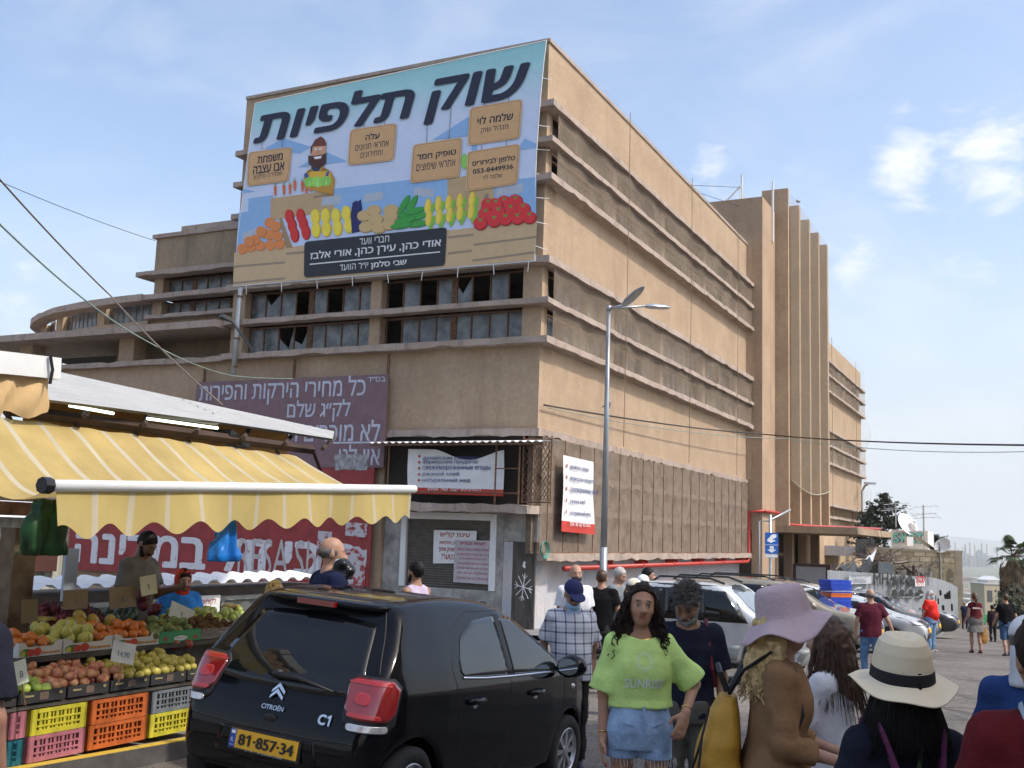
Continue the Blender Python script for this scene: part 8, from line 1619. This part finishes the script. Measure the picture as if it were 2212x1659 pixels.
    on_head(o, 'glasses', glasses, M('lens_grey', (.25, .26, .28), .1), .006)
    mus = M('mustard_leather', hexc('b0852c'), .55, var=.15, sc=6, bump=.2, bsc=20); bp_ = thing('backpack', 'mustard yellow leather backpack on the back of the woman in the lilac hat', 'backpack', (0, 0, 0)); bp_.matrix_world = o.t.matrix_basis.copy(); c = Sdf((-.26, .08, .74), (.26, .46, 1.42), .010)
    c.stack([(.82, .16, .09, 0, .245), (.89, .185, .115, 0, .255), (1.06, .16, .095, 0, .24), (1.20, .115, .065, 0, .22), (1.27, .095, .035, 0, .205)], pw=3.2, noise=(.010, 12), k=.01); c.obj('bag', mus, bp_); g = G(); g.tube([(-.12, .29, 1.22), (-.15, .33, 1.06), (-.12, .36, .96)], .006, 5); g.tube([(-.155, .32, 1.10), (-.18, .33, 1.0), (-.185, .34, .90)], .006, 5); g.obj('zip_pull', BLACKM, bp_)
    g = G(); g.tube([(-.05, .21, 1.29), (-.06, .24, 1.37), (0, .25, 1.40), (.06, .24, 1.37), (.05, .21, 1.29)], .013, 6); g.obj('handle', BLACKM, bp_)
    for sg in (-1, 1): g = G(); g.tube([(sg*.06, .20, 1.28), (sg*.095, .14, 1.39), (sg*.11, .02, 1.475), (sg*.115, -.08, 1.40), (sg*.15, -.11, 1.22), (sg*.17, -.02, 1.0), (sg*.15, .14, .82)], .014, 6, sq=.6); g.obj('strap', BLACKM, bp_)
    # 5 the woman taking a photo behind her
    o = person('woman in a white blouse with long brown hair raising a phone', 1792, 1335, 5.2, -128, .012, FAIR, 'f', 1.0, L=((.28, -.35, -.75), (-.1, -.28, .95)), Rr=((.25, -.75, -.40), (-.25, -.25, .93)), curl=.9, top=dict(mat=cloth('white_blouse', 'd4d6dc', .9, .08), hem=.86, sleeve=1.0, sr=.07, loose=.022, fold=.016, name='blouse'), bottom=dict(kind='trousers', mat=denim), hair=dict(kind='long', mat=hairBr, vol=.01, curls=420, len=.36, amp=.004, turn=1.2, thick=.0024, noise=.008))
    W_, d, n, sx = [np.array(q) for q in o.handR]; ph = thing('phone', 'dark phone in a case held up by the woman in white', 'phone', local(o, W_+d*.12), R(-128)); g = G(); g.box(-.04, .04, -.006, .006, -.06, .09); g.obj('case', BLACKM, ph); g = G(); g.box(-.036, .036, -.008, -.0065, -.055, .085); g.obj('screen', GLASSC, ph)
    ax = o.J['R'][4]; a1 = unit(np.cross(ax, (1, 0, .2))); a2 = np.cross(ax, a1); g = G(); g.tube([W_-ax*.03+(a1*math.cos(q)+a2*math.sin(q))*.029 for q in [i*2*PI/14 for i in range(15)]], .007, 5); g.obj('watch', STEEL, o.t)
    bg = thing('handbag', 'black shoulder bag hanging beside the woman in white', 'bag', local(o, (-.2, .1, .98)), R(-128)); g = G(); g.box(-.13, .13, -.05, .05, -.12, .10); b_ = g.obj('bag', black, bg); b_.modifiers.new('bevel', 'BEVEL').width = .02; g = G(); g.tube([(-.11, 0, .08), (.05, .0, .28), (.12, -.05, .42)], .008, 5); g.obj('strap', BLACKM, bg); g = G(); g.tube([(-.12, -.055, .04), (.12, -.055, .04)], .004, 4); g.obj('zip', CHROME, bg)
    # 6 the straw hat
    o = person('dark haired woman in a straw sun hat, navy tee and purple backpack straps', 1950, 1400, 3.45, 176, .0085, OLIVE, 'f', 1.12, L=((.34, .0, -.94), (.1, -.3, -.95)), Rr=((.34, .0, -.94), (.1, -.3, -.95)), top=dict(mat=navy, hem=.8, sleeve=.42, sr=.066, sflare=1.1, loose=.018, neck=.098, fold=.008), bottom=dict(kind='trousers', mat=dark_tr), hair=dict(kind='bob', mat=hairB, vol=.004, curls=900, len=.19, amp=.003, turn=1.2, thick=.0019, rad=.104, rz=-.03))
    sm, N, L_, P = nodes('straw_braid'); a = N.new('ShaderNodeAttribute'); tc = N.new('ShaderNodeTexCoord'); P.inputs['Base Color'].default_value = c4(hexc('e2d4b6')); P.inputs['Roughness'].default_value = .8; n = N.new('ShaderNodeTexNoise'); n.inputs['Scale'].default_value = 160; L_.new(tc.outputs['Object'], n.inputs[0]); b_ = N.new('ShaderNodeBump'); b_.inputs['Strength'].default_value = .35; b_.inputs['Distance'].default_value = .003; L_.new(n.outputs['Fac'], b_.inputs['Height']); L_.new(b_.outputs[0], P.inputs['Normal'])
    base = [(0, .168), (.03, .172), (.058, .167), (.078, .150), (.091, .115), (.099, .07), (.104, .026), (.107, .014), (.120, .004), (.138, -.004), (.158, -.010), (.174, -.012), (.184, -.012)]; pr = []
    for (r0, z0), (r1, z1) in zip(base[:-1], base[1:]):
        k = max(2, int(math.hypot(r1-r0, z1-z0)/.0045)); nx, nz = (z1-z0), -(r1-r0); l = math.hypot(nx, nz)
        for i in range(k): q = i/k; bu = .0015*(1 if i % 2 else -1); pr.append((max(0, r0+(r1-r0)*q-nx/l*bu), z0+(z1-z0)*q-nz/l*bu))
    pr.append(base[-1]); hat_mesh(o, 'straw_hat', pr, sm, wave=.016, wn=2, sq=1.14, tilt=-9, n=72, ph=PI/2, dent=.024); hat_mesh(o, 'hat_band', [(.1035, .055), (.105, .050), (.109, .014), (.1085, .010)], M('hat_ribbon', (.010, .010, .012), .8), sq=1.14, tilt=-9)
    bk = thing('backpack', 'small grey backpack with purple straps on the woman in the straw hat', 'backpack', (0, 0, 0)); bk.matrix_world = o.t.matrix_basis.copy(); pu = M('purple_strap', hexc('5a2147'), .8, var=.15, sc=12)
    for sg in (-1, 1): g = G(); g.tube([(sg*.045, .18, 1.19), (sg*.075, .165, 1.32), (sg*.10, .10, 1.425), (sg*.112, .01, 1.475), (sg*.122, -.08, 1.43), (sg*.15, -.13, 1.25)], .038, 6, sq=.28); g.obj('strap', pu, bk)
    c = Sdf((-.22, .06, .8), (.22, .36, 1.28), .011); c.stack([(.84, .13, .06, 0, .20), (1.0, .14, .075, 0, .205), (1.13, .12, .06, 0, .19), (1.19, .07, .035, 0, .17)], pw=3); c.obj('bag', H('8a8480', .8), bk); g = G(); g.tube([(-.04, .17, 1.19), (-.035, .175, 1.23), (.035, .175, 1.23), (.04, .17, 1.19)], .009, 5); g.obj('handle', H('b8b4ae', .8), bk); g = G(); g.tube([(-.02, .14, 1.40), (.0, .155, 1.32), (.03, .165, 1.22)], .008, 5); g.obj('cord', H('3c4a38', .8), bk)
    # 7-9 people cut by the edges of the view
    o = person('person in a loose dark red cardigan at the right edge, seen from behind', 2262, 1330, 2.9, 172, .012, OLIVE, 'f', 1.16, L=((.4, .0, -.92), (.1, -.2, -.96)), Rr=((.4, .0, -.92), (.1, -.2, -.96)), top=dict(mat=cloth('dark_red', '5e1d22', .95, .15, 8), hem=.7, sleeve=1.7, sr=.072, loose=.03, name='cardigan', fold=.012), bottom=dict(kind='trousers', mat=dark_tr), hair=dict(kind='short', mat=hairD)); g = G(); g.tube([(.10, .13, 1.2), (.09, .12, 1.38), (.085, .02, 1.475)], .016, 5, sq=.4); b_ = thing('bag_strap', 'pale blue bag strap over the dark red cardigan', 'strap', (0, 0, 0)); b_.matrix_world = o.t.matrix_basis.copy(); g.obj('strap', H('9fb2bc', .8), b_)
    o = person('person in white cap and neck cloth over a blue top, right edge', 2222, 1338, 4.7, 150, .012, FAIR, 'm', 1.0, L=((.3, .0, -.95), (.05, -.4, -.9)), Rr=((.3, .0, -.95), (.05, -.4, -.9)), top=dict(mat=cloth('sea_blue', '2b4272', .9), hem=.8, sleeve=1.6, sr=.066, name='shirt'), bottom=dict(kind='trousers', mat=dark_tr), hair=dict(kind='short', mat=hairG)); cap_hat(o, H('d8d6d6', .9))
    on_head(o, 'neck_cloth', lambda c, hp, RH: c.stack([(-.19, .10, .10, 0, .03), (-.12, .085, .10, 0, .03), (.0, .084, .10, 0, .02)], rot=RH, org=o.HC, noise=(.008, 18)), H('cfcfd2', .9), .011, .3)
    person('man in a dark navy tee at the left edge, bare arm hanging', -78, 1186, 4.2, 160, .012, (.30, .155, .11), 'm', 1.12, L=((.2, .05, -.98), (.05, -.2, -.98)), Rr=((.28, .05, -.96), (.0, -.22, -.97)), top=dict(mat=navy, hem=.84, sleeve=.78, sr=.082, sflare=1.1, loose=.02), bottom=dict(kind='trousers', mat=dark_tr), hair=dict(kind='short', mat=hairD))
    # people at the stall and behind the black car
    o = person('vendor in a grey tee standing behind the fruit, looking down, one hand raised', 302, 1143, 11.2, 72, .010, (.20, .115, .075), 'm', 1.1, kerb=.15, lean=4, yaw=0, pitch=30, L=((.05, -.35, -.93), (-.1, -.9, .25)), Rr=((.16, .0, -.98), (.05, -.2, -.97)), curl=.8, top=dict(mat=cloth('stone_grey', '6f6c66', .9), hem=.84, sleeve=.72, sr=.076, loose=.018), bottom=dict(kind='trousers', mat=dark_tr), hair=dict(kind='short', mat=hairB, vol=.003)); beard(o, hairB, .8)
    o = person('man in a bright blue shirt and orange headscarf beside the guavas', 390, 1226, 12.0, 38, .010, FAIR, 'm', 1.1, lean=8, pitch=8, L=((.3, -.1, -.95), (.05, -.4, -.9)), Rr=((.3, -.1, -.95), (.05, -.4, -.9)), top=dict(mat=cloth('bright_blue', '2f78c4', .8), hem=.8, sleeve=.95, sr=.074, loose=.02), bottom=dict(kind='trousers', mat=dark_tr), hair=dict(kind='short', mat=hairD)); og = cloth('orange_scarf', 'b8432a', .9)
    on_head(o, 'headscarf', lambda c, hp, RH: (c.ell(hp((0, .02, .02)), (.094, .112, .112), .01, RH, clips=[(hp((0, -.045, .05)), RH @ np.array((0, -1.0, -.3)))], noise=(.004, 30)), c.stack([(-.22, .085, .08, 0, -.0), (-.15, .085, .085, 0, .0), (-.05, .088, .10, 0, .01), (0, .088, .105, 0, .015)], rot=RH, org=o.HC, noise=(.007, 30), clips=[]), c.ell(hp((0, -.085, -.035)), (.055, .06, .085), .01, RH, cut=True)), og, .009, .3); beard(o, hairD, .75); g = G()
    for sg in (-1, 1): g.tube([(sg*.10, .08, 1.43), (sg*.11, -.05, 1.46), (sg*.115, -.135, 1.33), (sg*.14, -.13, 1.1)], .018, 5, sq=.5)
    g.tube([(-.12, -.15, 1.27), (.12, -.15, 1.27)], .012, 5); pk = thing('pack_harness', 'grey pack harness buckled over the bright blue shirt', 'strap', (0, 0, 0)); pk.matrix_world = o.t.matrix_basis.copy(); g.obj('straps', H('4a5660', .8), pk)
    o = person('broad balding man in a navy tee and blue mask standing behind the black car', 716, 1160, 9.0, 118, .010, FAIR, 'm', 1.18, kerb=.1, yaw=-14, pitch=4, top=dict(mat=cloth('deep_blue', '1c2340', .9), hem=.82, sleeve=.75, sr=.08, loose=.022, neck=.08), bottom=dict(kind='trousers', mat=dark_tr), hair=dict(kind='ring', mat=hairG, noise=.002)); mask(o, BLUEM)
    b_ = thing('plastic_bag', 'crumpled black plastic bag held up by the man in the blue mask', 'plastic bag', at(742, 1232, 8.9)); c = Sdf((-.14, -.12, -.14), (.14, .12, .14), .012); c.ell((0, 0, 0), (.085, .07, .1), .01, noise=(.03, 16)); c.obj('film', M('black_film', (.012, .012, .014), .25), b_)
    o = person('blond woman with sunglasses on her hair, just visible behind the black car', 594, 1256, 11.2, 150, .012, FAIR, 'f', 1.0, top=dict(mat=navy), bottom=dict(kind='trousers', mat=dark_tr), hair=dict(kind='bob', mat=hairL, vol=.014, noise=.012, curls=90, len=.14, amp=.008)); on_head(o, 'sunglasses', lambda c, hp, RH: [c.ell(hp((sg*.035, .098, .07)), (.028, .012, .02), .004, RH) for sg in (-1, 1)], BLACKM, .008)
    person('dark bearded man in a lilac sleeveless vest beyond the black car, facing the shop', 901, 1213, 13.0, -128, .011, OLIVE, 'm', 1.08, top=dict(mat=cloth('lilac_vest', 'b8aac2', .9), hem=.84, sleeve=0, loose=.012, neck=.10, name='vest'), bottom=dict(kind='shorts', mat=dark_tr, hem=.45), hair=dict(kind='short', mat=hairB, vol=.006)); beard(Person_last(), hairB, .85)
    # the group before the hall
    o = person('bald man with black mask and white tee behind the navy cap', 1244, 1219, 15, 10, .012, FAIR, 'm', 1.05, top=dict(mat=cloth('white_tee', 'd6d8e0', .9, .05), hem=.82, sleeve=.7, sr=.072, loose=.018), bottom=dict(kind='shorts', mat=dark_tr, hem=.5)); mask(o, BLACKM)
    o = person('man in a black tee and dark shorts seen from behind, holding a yellow bag', 1300, 1231, 16.5, 172, .012, FAIR, 'm', 1.12, step=.25, L=((.25, .0, -.97), (.05, -.25, -.97)), Rr=((.3, .0, -.95), (.1, -.25, -.96)), top=dict(mat=black, hem=.84, sleeve=.62, sr=.076, loose=.016), bottom=dict(kind='shorts', mat=cloth('charcoal', '3a3a3e'), hem=.50), hair=dict(kind='short', mat=hairBr, vol=.004), shoes='22242c')
    def carry(o, sd, name, lab, mat, w, h, d=.06):
        W_, dd, n, sx = [np.array(q) for q in o.__dict__['hand'+sd]]; q = local(o, W_+dd*.08); b_ = thing(name, lab, 'bag', (q.x, q.y, q.z-h-.06), o.t.rotation_euler.z); c = Sdf((-w, -d-.06, -.04), (w, d+.06, h+.14), .014); c.stack([(0, w*.40, d*.8, 0, 0), (h*.3, w*.47, d, 0, 0), (h*.75, w*.42, d*.7, 0, 0), (h, w*.36, d*.3, 0, 0)], pw=3, noise=(.012, 12), k=.01); c.obj('bag', mat, b_); g = G(); g.tube([(-w*.2, 0, h-.02), (0, 0, h+.08), (w*.2, 0, h-.02)], .008, 5); g.obj('handle', mat, b_)
    carry(o, 'R', 'shopping_bag', 'yellow shopping bag held by the man in black near the hall', M('yellow_bag', hexc('c9a21f'), .6), .24, .36)
    person('grey haired man in a grey shirt looking down, before the red pipe', 1334, 1224, 17.5, 58, .013, FAIR, 'm', 1.08, pitch=22, L=((.1, -.3, -.95), (-.1, -.95, -.2)), Rr=((.1, -.2, -.97), (-.1, -.95, -.1)), top=dict(mat=cloth('slate_shirt', '737a80', .9), hem=.82, sleeve=.75, sr=.074, loose=.02, name='shirt'), bottom=dict(kind='trousers', mat=cloth('khaki', '7f7868')), hair=dict(kind='short', mat=hairW, vol=.003))
    o = person('person in a cream cap and mauve tee turned away behind the woman in lime', 1369, 1252, 13.5, 118, .012, FAIR, 'f', 1.0, top=dict(mat=cloth('mauve', '857076', .9), hem=.8, sleeve=.8, sr=.072, loose=.022), bottom=dict(kind='trousers', mat=dark_tr), hair=dict(kind='ponytail', mat=hairBr)); cap_hat(o, H('d0cabb', .9), .01)
    o = person('person in a bright white cap, only the head showing behind the cream cap', 1389, 1244, 15.6, 150, .013, FAIR, 'm', 1.0, top=dict(mat=navy), bottom=dict(kind='trousers', mat=dark_tr), hair=dict(kind='short', mat=hairD)); cap_hat(o, H('dcdde2', .9), .01)
    person('dark haired man in a red jacket by the hall wall', 1400, 1227, 19, 72, .013, OLIVE, 'm', 1.0, top=dict(mat=cloth('red_jacket', 'b3282c', .8), hem=.82, sleeve=1.8, sr=.07, loose=.02, name='jacket'), bottom=dict(kind='trousers', mat=dark_tr), hair=dict(kind='short', mat=hairB, vol=.01))
    # walkers on the open street
    o = person('man in a maroon tee and jeans walking away past the parked cars', 1880, 1272, 19.5, 176, .012, FAIR, 'm', 1.1, step=.5, L=((.34, .05, -.94), (.1, -.2, -.97)), Rr=((.5, .1, -.86), (.42, -.1, -.9)), top=dict(mat=cloth('maroon', '55202f', .9), hem=.82, sleeve=.68, sr=.076, loose=.02), bottom=dict(kind='trousers', mat=cloth('jeans', '5a7ea8', .9, .2)), hair=dict(kind='ring', mat=hairG, noise=.002))
    carry(o, 'R', 'shopping_bag', 'red shopping bag carried by the man in the maroon tee', M('red_bag', hexc('a8322c'), .6), .3, .34)
    o = person('stout man with long white hair, red tee, baggy jeans and blue mask', 2009, 1275, 31, 42, .014, FAIR, 'm', 1.2, belly=.07, L=((.2, .25, -.95), (-.1, .3, -.95)), Rr=((.2, .25, -.95), (-.1, .3, -.95)), top=dict(mat=cloth('bright_red', 'd22f28', .85, .06), hem=.84, sleeve=.72, sr=.08, loose=.02), bottom=dict(kind='trousers', mat=cloth('pale_jeans', '6c88a8', .9, .2), loose=.03), hair=dict(kind='long', mat=hairW, vol=.003), shoes='a8a49c'); mask(o, BLUEM, 0, .01)
    o = person('woman with a brown ponytail in a maroon top and dark speckled skirt walking away', 2105, 1281, 31, 178, .014, FAIR, 'f', 1.0, step=.35, L=((.25, .0, -.97), (.3, -.3, -.9)), Rr=((.2, .05, -.97), (.05, -.1, -.98)), top=dict(mat=cloth('wine', '5c2226', .9), hem=.98, sleeve=.3, sr=.062, loose=.012), bottom=dict(kind='skirt', mat=M('speckled', (.04, .04, .04), .9, sc=60, col2=(.16, .16, .15), lo=.5, hi=.6), hem=.60, waist=1.08), hair=dict(kind='ponytail', mat=hairBr), shoes='55282c')
    g = G(); put_text(g, 'SWEETS', Matrix.Translation((0, .13, 1.29)) @ Matrix.Rotation(PI, 4, 'Z') @ Matrix.Rotation(PI/2, 4, 'X'), w=.22, rtl=False, bold=.02) if False else g.box(-.11, .11, .112, .122, 1.27, 1.31); g.obj('back_print', H('cfc9c6', .8), o.t)
    carry(o, 'R', 'paper_bag', 'brown paper bag carried by the woman in the speckled skirt', M('kraft_paper', hexc('9a6e34'), .8), .3, .42, .09)
    o = person('man in a black tee and denim shorts walking away at the right', 2172, 1283, 30, 184, .014, FAIR, 'm', 1.12, step=-.4, L=((.3, -.15, -.93), (.05, -.5, -.8)), Rr=((.32, .05, -.94), (.2, -.1, -.97)), top=dict(mat=black, hem=.82, sleeve=.66, sr=.078, loose=.02), bottom=dict(kind='shorts', mat=cloth('denim_shorts', '3f5878', .9), hem=.46, loose=.025), hair=dict(kind='short', mat=hairBr, vol=.003), shoes='4a4644')
    carry(o, 'R', 'plastic_bag', 'translucent pale plastic bag carried by the man in denim shorts', see_through('pale_film', (.6, .68, .66), .6, .3), .34, .5, .1)
    person('person all in dark clothes walking away between the two strollers', 2143, 1307, 40, 178, .016, OLIVE, 'm', 1.0, top=dict(mat=cloth('dark_plum', '2a2026', .9), hem=.8, sleeve=1.8, sr=.07), bottom=dict(kind='trousers', mat=dark_tr), hair=dict(kind='short', mat=hairB))
    person('man in navy walking up over the crest of the road toward the viewer', 2083, 1300, 56, 4, .016, TAN, 'm', 1.05, step=.3, top=dict(mat=cloth('navy_polo', '22263c', .9), hem=.82, sleeve=.7, sr=.076), bottom=dict(kind='trousers', mat=cloth('navy_trousers', '1c2030')), hair=dict(kind='ring', mat=hairD))
def Person_last():
    return LAST[0]
LAST = [None]; _p = person
def person(*a, **k):
    LAST[0] = _p(*a, **k); return LAST[0]
crowd()
